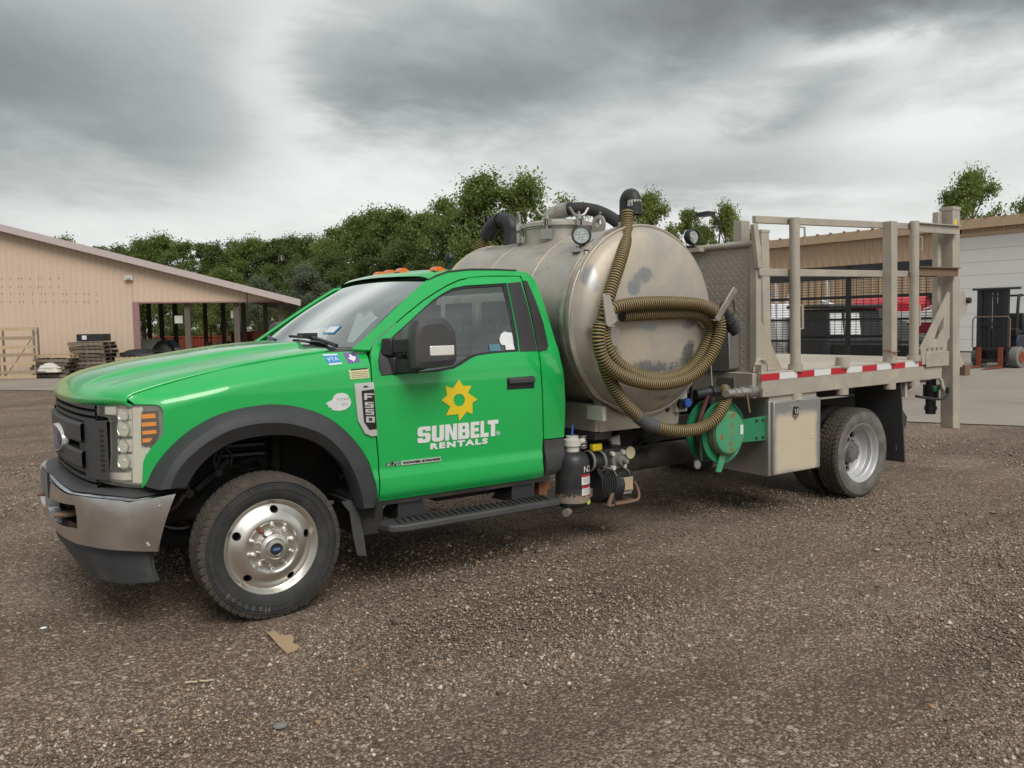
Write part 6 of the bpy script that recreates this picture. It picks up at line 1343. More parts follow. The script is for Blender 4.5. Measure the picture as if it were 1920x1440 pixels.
# pallets ------------------------------------------------------------
def make_pallet(matname):
    p = empty('wooden_pallet')
    for k in range(7): MB().box((-.6+k*.183,-.5,.108),(-.6+k*.183+.10,.5,.125)).build('deck_board', mt[matname], p)
    for y in (-.5,-.025,.45): MB().box((-.6,y,.018),(.6,y+.05,.107)).build('stringer', mt[matname], p)
    for x in (-.6,-.06,.49): MB().box((x,-.5,0),(x+.11,.5,.017)).build('bottom_board', mt[matname], p)
    return p
protos = {}
ORD = ['lowest','second lowest','third lowest','fourth lowest','fifth lowest','sixth lowest','seventh lowest','eighth lowest','ninth lowest']
def stack(u, v0, Y, n, where, mats, jit=.06, rz0=0.):
    X_ = bgp(u, v0, Y)[0]; z = .008
    for k in range(n):
        mn = mats[k % len(mats)]
        if mn not in protos: protos[mn] = make_pallet(mn); o = protos[mn]
        else: o = copy_tree(protos[mn])
        o.location = (*bg_world(X_+rnd.uniform(-jit, jit), Y)[:2], z); o.rotation_euler = (rnd.uniform(-.02,.02), rnd.uniform(-.02,.02), -YAW+math.pi/2*(k % 2 == 7)+rz0+rnd.uniform(-.08,.08))
        top = ''
        tag(o, '%s wooden pallet in the %s' % ('topmost' if k == n-1 else ORD[k], where), 'pallet', 'wooden pallets by the shed'); z += .132
    return X_, z
s1x, s1z = stack(110, 697, 29.3, 6, 'short messy stack beside the tall crate frame', ['wood_grey','wood_dark','wood_grey','wood_dark','wood_grey','wood_pale'], .10)
s2x, s2z = stack(178, 697, 29.9, 9, 'tall stack under the black crate', ['wood_dark','wood_grey','wood_dark','wood_grey','wood_dark','wood_dark','wood_grey','wood_dark','wood_grey'])
s3x, s3z = stack(262, 690, 30.2, 5, 'low stack under the black tarpaulin', ['wood_dark','wood_grey','wood_dark','wood_grey','wood_pale'], .12)
s4x, s4z = stack(222, 692, 30.1, 3, 'small heap between black crate and tarpaulin', ['wood_dark','wood_grey','wood_dark'], .08, .2)
m = MB().box((-.46,-.3,0),(.46,.3,.25)); bc = m.build('black_crate', mt['machine_dark'], None, bevel=.02); bc.location = (*bg_world(s2x+.02,29.9)[:2], s2z+.02); bc.rotation_euler = (0,0,-YAW); tag(bc, 'black box with a white label lying on the tall pallet stack', 'box')
MB().box((-.26,-.306,.06),(-.10,-.301,.20)).build('box_label', mt['white_decal'], bc)
def lumpy(name, w, d, h, mat, seed, n=10):
    r = random.Random(seed); rows = []
    for i in range(n+1):
        t = i/n; row = []
        for k in range(12):
            a = 2*math.pi*k/12; rr_ = (1-.75*t**2)*(1+r.uniform(-.12,.12)); row.append((w/2*rr_*math.copysign(abs(math.cos(a))**.6, math.cos(a)), d/2*rr_*math.copysign(abs(math.sin(a))**.6, math.sin(a)), h*(t**.7)*(1+r.uniform(-.05,.05))))
        rows.append(row)
    mb = MB().grid(rows, closed=True); mb.add(rows[-1], [tuple(range(12))]); return mb.build(name, mat, None, sharp=30)
o = lumpy('tarpaulin_bundle', 1.35, .9, .24, mt['machine_dark'], 3); o.location = (*bg_world(s3x+.05,30.2)[:2], s3z); o.rotation_euler = (0,0,-YAW); tag(o, 'crumpled black tarpaulin lying on the low pallet stack', 'tarpaulin')
o = lumpy('torn_sheet', .75, .5, .30, mt['white_part'], 5); o.location = (*bg_world(s1x,28.75)[:2], .22); o.rotation_euler = (0,0,-YAW); tag(o, 'torn pale sheet caught in the short pallet stack', 'sheet')
# upright crate frame
cf_ = tag(bg_root('crate_frame', bgp(38, 700, 28.7)[0], 28.7, SA), 'tall ladder-like wooden crate frame standing against the tan wall at far left', 'crate')
W_, H_ = .56, 1.72
for x in (-W_, W_-.06):
    for y in (-.30, .25): MB().box((x,y,.0),(x+.06,y+.05,H_)).build('upright', mt['wood_grey'], cf_)
for k, z in enumerate((.03,.19,.48,.76,1.02,1.32,1.62)): MB().box((-W_,-.325,z),(W_,-.302,z+.11)).build('slat', mt['wood' if k % 2 else 'wood_pale'], cf_)
MB().box((-W_,-.34,0.),(W_,.30,.028)).build('base_board', mt['wood_grey'], cf_)
MB().bar((-W_+.05,.262,.1),(W_-.05,.262,1.6),.02,.06,up=(0,1,0)).build('diagonal_brace', mt['wood'], cf_)
# things inside and behind the open bay
def dumpster(u0, u1, v_top, Y, mat, label, group=None):
    a, b = bgp(u0, v_top, Y), bgp(u1, v_top, Y); xm = (a[0]+b[0])/2; r = bg_root('dumpster', xm, Y); h = max(.9, a[1]); w = (b[0]-a[0])/2
    bo = MB().hexa([(-w+.08,0,.15),(w-.08,0,.15),(w-.08,1.8,.15),(-w+.08,1.8,.15)], [(-w,-.1,h),(w,-.1,h),(w,1.9,h),(-w,1.9,h)]).build('bin_body', mat, r)
    for k in range(9):
        x = -w*.9+k*w*1.8/8; MB().box((x-.03,-.13,.2),(x+.03,-.0,h-.06)).build('rib', mat, r)
    MB().box((-w-.03,-.15,h-.08),(w+.03,1.95,h)).build('rim', mat, r); MB().box((-w*.8,.1,.0),(w*.8,1.7,.16)).build('skid', mt['frame_black'], r)
    return tag(r, label, 'dumpster')
dumpster(288, 408, 631, 54, mt['container_red'], 'long red steel bin seen under the open shed roof')
dumpster(433, 476, 622, 46, mt['container_red'], 'short orange-red steel bin seen behind the right shed posts')
dumpster(476, 515, 621, 56, mt['container_grey'], 'blue-grey steel bin at the right end of the open shed bay')
r = tag(bg_root('pallet_stacker', bgp(390, 640, 42)[0], 42), 'red upright stacker mast standing among the shed posts', 'stacker')
for x in (-.17,.13): MB().box((x,0,.05),(x+.05,.06,1.75)).build('mast_rail', mt['orange_red'], r)
for z in (.4,1.1,1.7): MB().box((-.17,.01,z),(.18,.05,z+.05)).build('mast_tie', mt['orange_red'], r)
MB().box((-.12,.1,.3),(.12,.5,.95)).build('power_unit', mt['white_part'], r, bevel=.02); MB().box((.2,-.2,.05),(1.3,.3,.45)).build('stacker_base', mt['orange_red'], r, bevel=.02)
for x in (-.15,.15): MB().box((x-.05,-1.0,.05),(x+.05,.1,.1)).build('fork', mt['orange_red'], r)
def placed(o, u, Y, label, cat, z=.008, rz=0.): o.location = (*bg_world(bgp(u, 650, Y)[0], Y)[:2], z); o.rotation_euler = (0,0,-YAW+rz); return tag(o, label, cat)
o = placed(MB().box((-.42,-.3,0),(.42,.3,1.22)).build('white_cabinet', mt['white_part'], None, bevel=.02), 277, 33.5, 'white boxy appliance standing just inside the shed opening', 'appliance'); MB().box((-.40,-.306,.1),(-.12,-.301,1.1)).build('dark_panel', mt['machine_dark'], o)
placed(lumpy('engine_pile', 1.1, .8, 1.15, mt['machine_dark'], 11), 306, 33.0, 'dark pile of engine parts beside the white appliance', 'scrap pile')
o = placed(MB().hexa([(-.6,-.4,0),(.9,-.4,0),(.9,.5,0),(-.6,.5,0)],[(-.5,-.3,1.15),(-.1,-.3,1.15),(-.1,.4,1.15),(-.5,.4,1.15)]).build('covered_machine', mt['teal_cover'], None, bevel=.05), 325, 34.0, 'teal machine with a sloping white cover under the shed roof', 'machine'); MB().hexa([(-.12,-.41,.55),(.55,-.41,.45),(.55,.45,.45),(-.12,.45,.55)],[(-.12,-.36,1.0),(.25,-.36,.8),(.25,.42,.8),(-.12,.42,1.0)]).build('white_cover', mt['white_part'], o)
for k, (u, Y, sd_, w, h, mn, lab) in enumerate(((370,38,21,1.3,.75,'machine_dark','low dark heap of machine parts left of the red stacker'),(430,39,22,.7,.95,'machine_dark','dark heap in front of the orange-red bin'),(410,38.5,23,.5,1.0,'white_part','pale bundle beside the right shed posts'),(468,37,24,.8,.7,'machine_dark','dark lump at the foot of the right shed post'),(490,40,25,.6,1.1,'white_part','grey-white clutter just left of the windshield'),(290,30.6,26,1.2,.8,'machine_dark','black machine part lying beside the tarpaulin'))):
    placed(lumpy('scrap_heap', w, w*.7, h, mt[mn], sd_), u, Y, lab, 'scrap heap')
# ------------------------------------------------------------------ background, right: metal building, mesh trailer, boats, forklifts
BX = 36.3
bld = tag(empty('metal_building', (BX, 0, 0)), 'tan ribbed metal building with a white roll-up door behind the bed', 'building')
def bw(u, v): p = at(u, v, 'x', BX); return p[1], p[2]
EZ = 5.75
dl, dr = bw(1792, 600)[0], bw(1792, 600)[0]-9.0; dt = bw(1850, 441)[1]
print('door', dl, dr, dt, bw(1440,455), bw(1920,403))
def bsheet(name, y0, y1, zb, zt): return sheet(name, y0, y1, .42, .045, lambda a: zb, lambda a: zt, mt['siding_right'], bld, 0., 'y')
bsheet('wall_sheet', dl, 40, 0., EZ-.35); bsheet('wall_sheet', dr-12, dr, 0., EZ-.35); bsheet('lintel_sheet', dr, dl, dt, EZ-.35)
rf = MB().hexa([(-.35,-14,EZ-.12),(14,-14,EZ+.3),(14,42,EZ+.3),(-.35,42,EZ-.12)], [(-.35,-14,EZ),(14,-14,EZ+.42),(14,42,EZ+.42),(-.35,42,EZ)]).build('roof', mt['siding_right'], bld)
MB().box((-.40,-14,EZ-.42),(-.351,42,EZ-.02)).build('eave_trim', mt['siding_right'], rf); 
for k in range(62): y = -6+k*.75; MB().box((-.46,y-.03,EZ-.02),(-.3,y+.03,EZ+.05)).build('roof_rib_end', mt['brown_steel'], rf)
dn_ = 9; ph = dt/dn_
gd = empty('garage_door'); gd.parent = bld
for k in range(dn_): MB().box((.04,dr+.02,k*ph+.004),(.09,dl-.02,(k+1)*ph-.004)).build('door_panel', mt['door_white'], gd, bevel=.008)
MB().box((.095,dr,0),(.14,dl,dt)).build('door_backing', mt['door_white'], gd); MB().box((-.06,dr-.15,0),(.05,dr,dt+.15)).box((-.06,dl,0),(.05,dl+.15,dt+.15)).build('door_frame', mt['siding_right'], gd); MB().box((-.07,dr,dt),(.03,dl,dt+.15)).build('door_head', mt['siding_right'], gd)
MB().box((.03,dr+.02,.0),(.10,dl-.02,.06)).build('door_seal', mt['trim_black'], gd)
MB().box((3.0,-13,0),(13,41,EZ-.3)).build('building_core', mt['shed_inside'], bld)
# mesh-sided trailer
A, B_ = bgp(1443,508,19.), bgp(1775,481,15.8)
pa, pb2 = np.array(bg_world(A[0],19.)[:2]), np.array(bg_world(B_[0],15.8)[:2]); L_ = np.linalg.norm(pb2-pa); ang = math.atan2(*(pb2-pa)[::-1])
tr = tag(empty('mesh_trailer', (pa[0], pa[1], 0), ang), 'black mesh-sided trailer with a checker-plate top rail behind the bed', 'trailer')
TH = A[1]; x1_ = L_-.02
MB().box((-.1,-.02,TH-.28),(x1_,.02,TH)).build('top_plate', mt['diamond_plate_dark'], tr)
for x in (-.1, 1.9, 2.75, 3.75, x1_-.075): MB().box((x,-.04,.55),(x+.075,.04,TH)).build('trailer_post', mt['mesh_black'], tr)
for z in (1.55, 2.0, 1.1, .6): MB().box((-.1,-.025,z),(x1_,.025,z+.05)).build('side_rail', mt['mesh_black'], tr)
k = 0; x = .03
vw = MB().box((0,-.004,.6),(.010,.004,TH-.2)); v0_ = vw.build('mesh_wire', mt['mesh_black'], tr, sharp=None)
while x < x1_-.05:
    o = v0_ if k == 0 else v0_.copy()
    if k: C.objects.link(o)
    o.parent = tr; o.location.x = x; x += .16; k += 1
hwm = MB().box((-.1,-.012,0),(x1_,-.004,.010)); h0_ = hwm.build('mesh_rod', mt['mesh_black'], tr, sharp=None); z = .64; k = 0
while z < TH-.25:
    o = h0_ if k == 0 else h0_.copy()
    if k: C.objects.link(o)
    o.parent = tr; o.location.z = z; z += .052; k += 1
MB().box((-.1,0,.45),(x1_-1.7,1.9,.58)).build('trailer_floor', mt['frame_black'], tr)
for x in (1.2, 2.0):
    for y in (.15, 1.75): MB().cyl((x,y-.11,.36),(x,y+.11,.36),.36,n=24).build('trailer_wheel', mt['rubber'], tr)
MB().box((-.1,1.85,.55),(x1_-1.7,1.9,1.0)).build('far_side_board', mt['mesh_black'], tr)
# boats and clutter behind the trailer
def hull(name, u, Y, length, beam, z0, z1_, mats, label, rz=0., cab=None):
    r = bg_root(name, bgp(u, 620, Y)[0], Y, rz); rows = []
    for t in np.linspace(0, 1, 9):
        x = -length/2+length*t; k = 1-max(0, (t-.55)/.45)**2.2; b = beam/2*k+.02; rise = .35*max(0, (t-.5)/.5)**2
        rows.append([(x,-b,z1_+rise),(x,-b*.96,z1_-.25*(z1_-z0)+rise),(x,-b*.9,z0+.5*(z1_-z0)+rise),(x,-b*.55,z0+.15*(z1_-z0)+rise*.8),(x,0,z0+rise*.7),(x,b*.55,z0+.15*(z1_-z0)+rise*.8),(x,b*.9,z0+.5*(z1_-z0)+rise),(x,b*.96,z1_-.25*(z1_-z0)+rise),(x,b,z1_+rise)])
    for j, mi in ((0, mats[0]), (1, mats[1]), (2, mats[0])):
        MB().grid([r_[j:j+2] for r_ in rows]).grid([r_[7-j:9-j] for r_ in rows]).build('hull_strake', mt[mi], r)
    MB().grid([r_[3:6] for r_ in rows]).build('hull_bottom', mt[mats[2]], r); MB().add(rows[0], [tuple(range(9))]).build('transom', mt[mats[0]], r)
    MB().grid([[r_[0], (r_[0][0], 0, r_[0][2]+.03), r_[8]] for r_ in rows]).build('deck', mt[mats[0]], r)
    tr2 = MB().bar((-length/2,-beam*.3,z0-.12),(length/2+.5,-beam*.1,z0-.1),.08,.1).bar((-length/2,beam*.3,z0-.12),(length/2+.5,beam*.1,z0-.1),.08,.1); tr2.build('trailer_frame', mt['machine_dark'], r)
    for s in (-1, 1): MB().cyl((-length*.1,s*beam*.5,.32),(-length*.1,s*(beam*.5-.2),.32),.32,n=20).build('trailer_tyre', mt['rubber'], r)
    return tag(r, label, 'boat')
b1 = hull('center_console_boat', 1452, 23, 3.4, 1.7, .55, 1.62, ('boat_white','boat_white','boat_white'), 'white boat with a tubular arch seen behind the left end of the mesh trailer', rz=1.75)
z_a = bgp(1500,527,23)[1]
arch = smooth_curve([(.9,-.7,1.6),(.55,-.7,2.2),(.35,-.7,z_a-.1),(.1,-.7,z_a),(-1.2,-.7,z_a+.02),(-1.42,-.7,z_a-.12),(-1.45,-.7,1.6)], 4)
for s in (-1, 1): MB().tube([(x, y*s, z) for x, y, z in arch], .035, 8).build('arch_tube', mt['boat_white'], b1)
for x in (.3,-.5,-1.3): MB().tube([(x,-.7,z_a),(x,.7,z_a)],.03,8).build('arch_cross_tube', mt['boat_white'], b1)
MB().box((-.6,-.4,1.6),(.1,.4,2.0)).build('console', mt['boat_white'], b1, bevel=.05)
b2 = hull('runabout_boat', 1662, 23.5, 3.4, 2.0, .60, 1.75, ('boat_white','boat_maroon','boat_white'), 'white and maroon striped boat with a red canopy behind the right stakes', rz=2.6)
zc = bgp(1670,552,23.5)[1]; rows = [[(x, y, zc-.30*(abs(y)/.95)**2-.12*((x+.2)/1.1)**2) for y in np.linspace(-.95,.95,9)] for x in np.linspace(-1.0,.8,8)]
cp = MB().grid(rows).grid([[(x, y, zc-.30*(abs(y)/.95)**2-.12*((x+.2)/1.1)**2-.10) for y in np.linspace(-.95,.95,9)] for x in np.linspace(-1.0,.8,8)]); cv = cp.build('canopy', mt['boat_red'], b2)
for s in (-1, 1): MB().grid([[(x, s*.96, zc-.30-.12*((x+.2)/1.1)**2-.16*k+.05) for x in np.linspace(-1.0,.8,8)] for k in (0, 1, 2)]).build('canopy_skirt', mt['boat_red'], b2)
for x in (-1.2, .8):
    for s in (-1, 1): MB().tube([(x*.6,s*.85,1.7),(x,s*.93,zc-.35)],.02,6).build('canopy_pole', mt['boat_white'], b2)
MB().hexa([(.2,-.7,1.75),(.9,-.6,1.75),(.9,.6,1.75),(.2,.7,1.75)],[(.1,-.6,2.1),(.4,-.5,2.1),(.4,.5,2.1),(.1,.6,2.1)]).build('boat_windscreen', mt['clear_glass'], b2)
# dark utility vehicle
uv_ = tag(bg_root('utility_vehicle', bgp(1578,620,20.8)[0], 20.8, .35), 'black roofed utility vehicle with pale windows behind the mesh', 'vehicle')
MB().box((-1.05,-.7,.45),(1.2,.7,1.15)).build('vehicle_body', mt['machine_dark'], uv_, bevel=.08); MB().hexa([(-1.0,-.68,1.15),(.7,-.68,1.15),(.7,.68,1.15),(-1.0,.68,1.15)],[(-.95,-.6,1.82),(.55,-.6,1.82),(.55,.6,1.82),(-.95,.6,1.82)]).build('vehicle_cab', mt['machine_dark'], uv_, bevel=.05)
MB().box((-1.05,-.75,1.84),(.9,.75,1.92)).build('vehicle_roof', mt['tarp_dark'], uv_, bevel=.03)
for x0, x1__ in ((-.92,-.55),(-.50,-.05),(.70,.74)): MB().hexa([(x0,-.70,1.22),(x1__,-.70,1.22),(x1__,-.66,1.22),(x0,-.66,1.22)],[(x0+.02,-.65,1.72),(x1__-.02,-.65,1.72),(x1__-.02,-.62,1.72),(x0+.02,-.62,1.72)]).build('vehicle_window', mt['boat_white'] if x0 < .5 else mt['door_glass'], uv_)
for x in (-.7, .85):
    for y in (-.65,.65): MB().cyl((x,y-.12,.36),(x,y+.12,.36),.36,n=24).build('vehicle_wheel', mt['rubber'], uv_)
o = lumpy('tarpaulin_heap', 3.0, 1.8, 1.75, mt['tarp_dark'], 41, 12); placed(o, 1628, 21.5, 'dark grey tarpaulin heap between the utility vehicle and striped boat', 'tarpaulin')
o = lumpy('red_fuel_tank', .7, .5, 1.25, mt['boat_red'], 42); placed(o, 1697, 21, 'red bundle low behind the right stake', 'bundle')
p_ = bg_root('patio_umbrella', bgp(1433,540,24)[0], 24); zz0 = bgp(1433,530,24)[1]; MB().lathe([(.05,0),(.22,-.35),(.24,-.36),(.0,.05)], (0,0,zz0), (0,0,1), 10).build('umbrella_cloth', mt['tarp_blue'], p_); MB().cyl((0,0,0),(0,0,zz0),.02).build('umbrella_pole', mt['galv'], p_); tag(p_, 'folded blue umbrella beside the left trailer post', 'umbrella')
# forklift
def make_forklift():
    f = empty('forklift')
    for s in (-1, 1):
        MB().box((-.07,s*.36-.07,.12),(.06,s*.36+.07,2.28)).build('mast_upright', mt['machine_dark'], f); MB().box((-.02,s*.25-.05,.14),(.10,s*.25+.05,2.22)).build('mast_inner_channel', mt['machine_dark'], f)
        MB().cyl((.03,s*.12,.2),(.03,s*.12,1.9),.035).build('lift_cylinder', mt['machine_dark'], f)
        MB().box((-.20,s*.30-.06,.02),(-.14,s*.30+.06,.62)).build('fork_heel', mt['fork_red'], f); MB().hexa([(-1.25,s*.30-.045,.02),(-.14,s*.30-.06,.02),(-.14,s*.30+.06,.02),(-1.25,s*.30+.045,.02)],[(-1.25,s*.30-.045,.03),(-.14,s*.30-.06,.07),(-.14,s*.30+.06,.07),(-1.25,s*.30+.045,.03)]).build('fork_blade', mt['fork_red'], f)
        MB().cyl((.38,s*.52-.13,.31),(.38,s*.52+.13,.31),.31,n=28).build('drive_tyre', mt['tyre_grey'], f, bevel=.03); MB().cyl((.38,s*.66,.31),(.38,s*.66+s*.005,.31),.17,n=20).build('drive_hub', mt['fork_red'], f); MB().cyl((1.75,s*.45-.1,.25),(1.75,s*.45+.1,.25),.25,n=24).build('steer_tyre', mt['tyre_grey'], f, bevel=.03)
        MB().tube(smooth_curve([(.45,s*.46,1.0),(.50,s*.46,1.6),(.62,s*.44,2.08),(.8,s*.44,2.12)],4),.045,8).build('guard_front_leg', mt['machine_dark'], f); MB().tube([(1.65,s*.44,1.05),(1.60,s*.44,2.10)],.045,8).build('guard_rear_leg', mt['machine_dark'], f)
    for z in (.45,1.25,2.2): MB().box((-.05,-.36,z),(.02,.36,z+.09)).build('mast_tie_bar', mt['machine_dark'], f)
    for z in (.18,.52): MB().box((-.14,-.50,z),(-.08,.50,z+.09)).build('carriage_bar', mt['machine_dark'], f)
    MB().tube([(-.11,-.52,.6),(-.11,-.52,1.42),(-.11,-.46,1.5),(-.11,.46,1.5),(-.11,.52,1.42),(-.11,.52,.6)],.02,8).build('load_backrest', mt['brown_steel'], f)
    for y in (-.24,-.10,.04,.18): MB().box((-.01,y,.15),(.03,y+.115,2.2)).build('mast_hose_guard', mt['machine_dark'], f)
    MB().box((-.12,-.75,2.28),(.02,.55,2.34)).build('mast_head_bar', mt['machine_dark'], f)
    for k in range(9): MB().box((.55+k*.12,-.44,2.10),(.60+k*.12,.44,2.14)).build('guard_slat', mt['machine_dark'], f)
    MB().box((.45,-.52,.25),(2.0,.52,.95)).build('forklift_body', mt['machine_navy'], f, bevel=.06); MB().box((1.55,-.52,.3),(2.2,.52,1.15)).build('counterweight', mt['machine_navy'], f, bevel=.1)
    MB().box((1.0,-.28,.95),(1.45,.28,1.08)).box((1.38,-.27,1.05),(1.5,.27,1.6)).build('forklift_seat', mt['machine_dark'], f, bevel=.04); MB().tube([(.75+.05*math.cos(t),.16*math.cos(t),1.35+.14*math.sin(t)) for t in np.linspace(0,6.283,24)],.015,6,caps=False).cyl((.6,0,1.1),(.75,0,1.35),.03).build('steering_wheel', mt['machine_dark'], f)
    MB().sphere((.52,.50,1.78),.08,10,8).build('work_lamp', mt['machine_dark'], f); MB().box((.4,-.5,.9),(.6,.5,1.15)).build('front_cowl', mt['machine_dark'], f, bevel=.03)
    return f
fl_ = make_forklift(); hd = math.atan2(-.78,-.62)
def put_fork(f, u, Y, h, sc, label): X_ = bgp(u, 680, Y)[0]; f.location = (*bg_world(X_, Y)[:2], .008); f.rotation_euler = (0,0,-YAW+h+math.pi); f.scale = (sc,)*3; tag(f, label, 'forklift', 'forklifts by the building')
put_fork(fl_, 1860, 26.2, hd-.25, 1.04, 'dark forklift with red forks parked before the white roll-up door')
put_fork(copy_tree(fl_), 1747, 29.0, hd+.5, 1.0, 'dark forklift half hidden behind the mesh trailer and tail post')
# ------------------------------------------------------------------ trees
def tree_variant(seed, H=11., Rw=3.6, base=1.2, n_cl=120, per=250, leafs=.118, open_=0.):
    r = np.random.default_rng(seed); pr = random.Random(seed)
    # trunk and limbs
    tk = MB(); pts = [(0,0,0)]; x = y = 0.
    for k in range(1, 8): x += pr.uniform(-.18,.18); y += pr.uniform(-.18,.18); pts.append((x, y, H*.82*k/7))
    tk.tube(pts, .2, 8, rf=lambda i: .24*(1-i/8.2)+.02)
    cen = []
    for k in range(n_cl):
        t = r.uniform(0, 1)**.8; z = base+(H-base)*t
        a = r.uniform(0, 2*math.pi); lob = 1+.28*math.sin(3*a+seed)+.18*math.sin(5*a+2*seed+4*t)+.25*math.sin(9*t+seed*1.7+a); prof = (math.sin(math.pi*min(1, (t*.84+.14)))**.75); rad = Rw*prof*lob*math.sqrt(r.uniform(.12, 1))
        cen.append((pts[-1][0]*t+rad*math.cos(a), pts[-1][1]*t+rad*math.sin(a), z))
    for c in cen[::4]:
        zb = max(.6, c[2]-pr.uniform(.8, 2.2)); i = min(6, int(zb/(H*.82)*7)); p0 = pts[i]; m = ((p0[0]+c[0])/2, (p0[1]+c[1])/2, (zb+c[2])/2+.15); tk.tube([(p0[0],p0[1],zb), m, c], .05, 5, rf=lambda i: (.07,.045,.015)[i])
    P = []; 
    for c in cen:
        s = r.uniform(.35, 1.05)*(Rw/3.6); m = int(per*s**1.6)
        q = r.normal(0, 1, (m, 3)); q /= np.linalg.norm(q, axis=1)[:, None]; q *= (r.uniform(.02, 1.0, (m, 1))**.45)*s*(1+.35*r.normal(0, 1, (m, 1)).clip(-1, 2)); q[:, 2] *= .75
        P.append(q+np.array(c))
    P = np.concatenate(P); n = len(P); L = leafs*r.uniform(.6, 1.35, n)
    nrm = r.normal(0, 1, (n, 3)); nrm[:, 2] = np.abs(nrm[:, 2])+.35; nrm /= np.linalg.norm(nrm, axis=1)[:, None]
    u = np.cross(nrm, r.normal(0, 1, (n, 3))); u /= np.linalg.norm(u, axis=1)[:, None]; w = np.cross(nrm, u)
    V = np.stack([P-u*L[:, None], P+w*(L*.55)[:, None]+nrm*(L*.15)[:, None], P+u*L[:, None], P-w*(L*.55)[:, None]+nrm*(L*.15)[:, None]], 1).reshape(-1, 3)
    me = bpy.data.meshes.new('crown'); me.vertices.add(4*n); me.vertices.foreach_set('co', V.ravel()); me.loops.add(4*n); me.loops.foreach_set('vertex_index', np.arange(4*n)); me.polygons.add(n); me.polygons.foreach_set('loop_start', np.arange(0, 4*n, 4)); me.update(calc_edges=True)
    tm = tk.build('trunk', mt['bark']); tme = tm.data; bpy.data.objects.remove(tm)
    return me, tme
VARS = [tree_variant(1), tree_variant(2, 11., 3.2, 1.4, 105), tree_variant(3, 11., 4.2, 1.0, 140), tree_variant(4, 11., 2.8, .9, 100), tree_variant(5, 11., 3.9, 1.6, 95, 245), tree_variant(6, 11., 3.4, .5, 130)]
crowns = {}
def put_tree(u, vtop, Y, var, leafm, wid=1., label='', rz=None, name='broadleaf_tree', group=None):
    X_, zt_ = bgp(u, vtop, Y); key = (var, leafm)
    if key not in crowns: me = VARS[var][0].copy(); me.materials.clear(); me.materials.append(mt[leafm]); crowns[key] = me
    root = empty(name, bg_world(X_, Y), rnd.uniform(0, 6.28) if rz is None else rz); s = zt_/11.2; root.scale = (s*wid, s*wid, s)
    c = bpy.data.objects.new('crown', crowns[key]); C.objects.link(c); c.parent = root
    t = bpy.data.objects.new('trunk', VARS[var][1]); C.objects.link(t); t.parent = root
    return tag(root, label, 'tree', group)
GL, GM, GR, GF = 'trees of the wood behind the shed', 'trees of the wood behind the cab', 'trees showing behind the tank and bulkhead', 'trees behind the metal building'
LL = 'dark low tree under the skyline crowns, seen beyond the shed roof'; nL = 0
LLX = {330: 'dark low tree below the skyline, over the middle of the shed roof', 420: 'dark low tree below the skyline, over the open bay of the shed', 500: 'dark low tree below the skyline, over the lower end of the shed roof', 560: 'dark low tree standing behind the shed roof corner, below the skyline'}
LMX = {690: 'dark tree below the skyline, left of the roof marker lights', 760: 'dark tree below the skyline, right above the centre roof marker lights', 620: 'dark tree below the skyline, above the top left windshield corner', 840: 'dark tree behind the black camera pod on the cab', 900: 'dark tree low behind the left suction elbow', 880: 'low green tree right behind the rear of the cab roof'}
NUM = ['first','second','third','fourth','fifth','sixth','seventh','eighth','ninth','tenth','eleventh','twelfth','thirteenth','fourteenth','fifteenth','sixteenth','seventeenth','eighteenth','nineteenth','twentieth']
for u, v, Y, va in ((60,452,105,1),(120,448,100,0),(175,458,95,3),(220,463,92,5),(262,452,88,0),(295,444,86,2),(335,455,84,1),(372,452,82,3),(410,458,80,5),(440,455,80,0),(478,450,78,2),(512,444,76,3),(545,446,76,0),(580,446,74,5),(610,452,74,1),(330,500,70,5),(420,505,66,2),(500,500,64,5),(560,490,62,0)):
    nL += 1; lab = '%s dark tree crown from the left along the wood above the shed roof' % NUM[nL-1] if v < 470 else LLX[u]
    put_tree(u, v, Y, va, 'leaf_dark' if va in (0, 3, 5) else 'leaf_mid', .95, lab, group=GL)
put_tree(478, 520, 57, 4, 'leaf_silver', 1.0, 'grey-green bushy tree directly behind the lower end of the shed roof'); put_tree(572, 500, 55, 2, 'leaf_silver', .9, 'silvery tree just right of the shed roof corner'); put_tree(640, 555, 47, 5, 'leaf_fresh', 1.0, 'low bright green bush behind the top of the windshield', name='bush')
LM = 'dark tree below the skyline crowns right behind the cab roof'; nM = 0
for u, v, Y, va, lm in ((640,428,66,0,'leaf_mid'),(668,404,64,3,'leaf_mid'),(700,396,62,2,'leaf_mid'),(737,396,60,1,'leaf_mid'),(770,408,60,5,'leaf_dark'),(800,402,58,0,'leaf_mid'),(690,450,56,5,'leaf_dark'),(760,455,54,2,'leaf_dark'),(620,470,58,2,'leaf_dark'),(840,430,52,5,'leaf_dark'),(900,420,52,0,'leaf_dark'),(880,455,48,5,'leaf_mid')):
    nM += 1; put_tree(u, v, Y, va, lm, .95, '%s green crown from the left along the skyline behind the cab roof' % NUM[nM-1] if v < 429 else LMX[u], group=GM)
put_tree(838, 374, 54, 1, 'leaf_mid', .8, 'mid-green tree on the left shoulder of the tallest clump behind the tank'); put_tree(872, 356, 52, 3, 'leaf_fresh', .85, 'leafy tree left of the tallest crown behind the black suction elbow'); put_tree(922, 330, 52, 4, 'leaf_mid', .95, 'tallest tree crown, straight above the left tank elbow'); put_tree(985, 330, 51, 4, 'leaf_fresh', .9, 'tall loose-crowned tree above the tank hatch'); put_tree(1022, 392, 50, 3, 'leaf_mid', .7, 'short leafy tree at the right end of the tall clump behind the hatch')
put_tree(955, 400, 54, 5, 'leaf_dark', .8, 'dark tree filling below the tallest crowns behind the hatch')
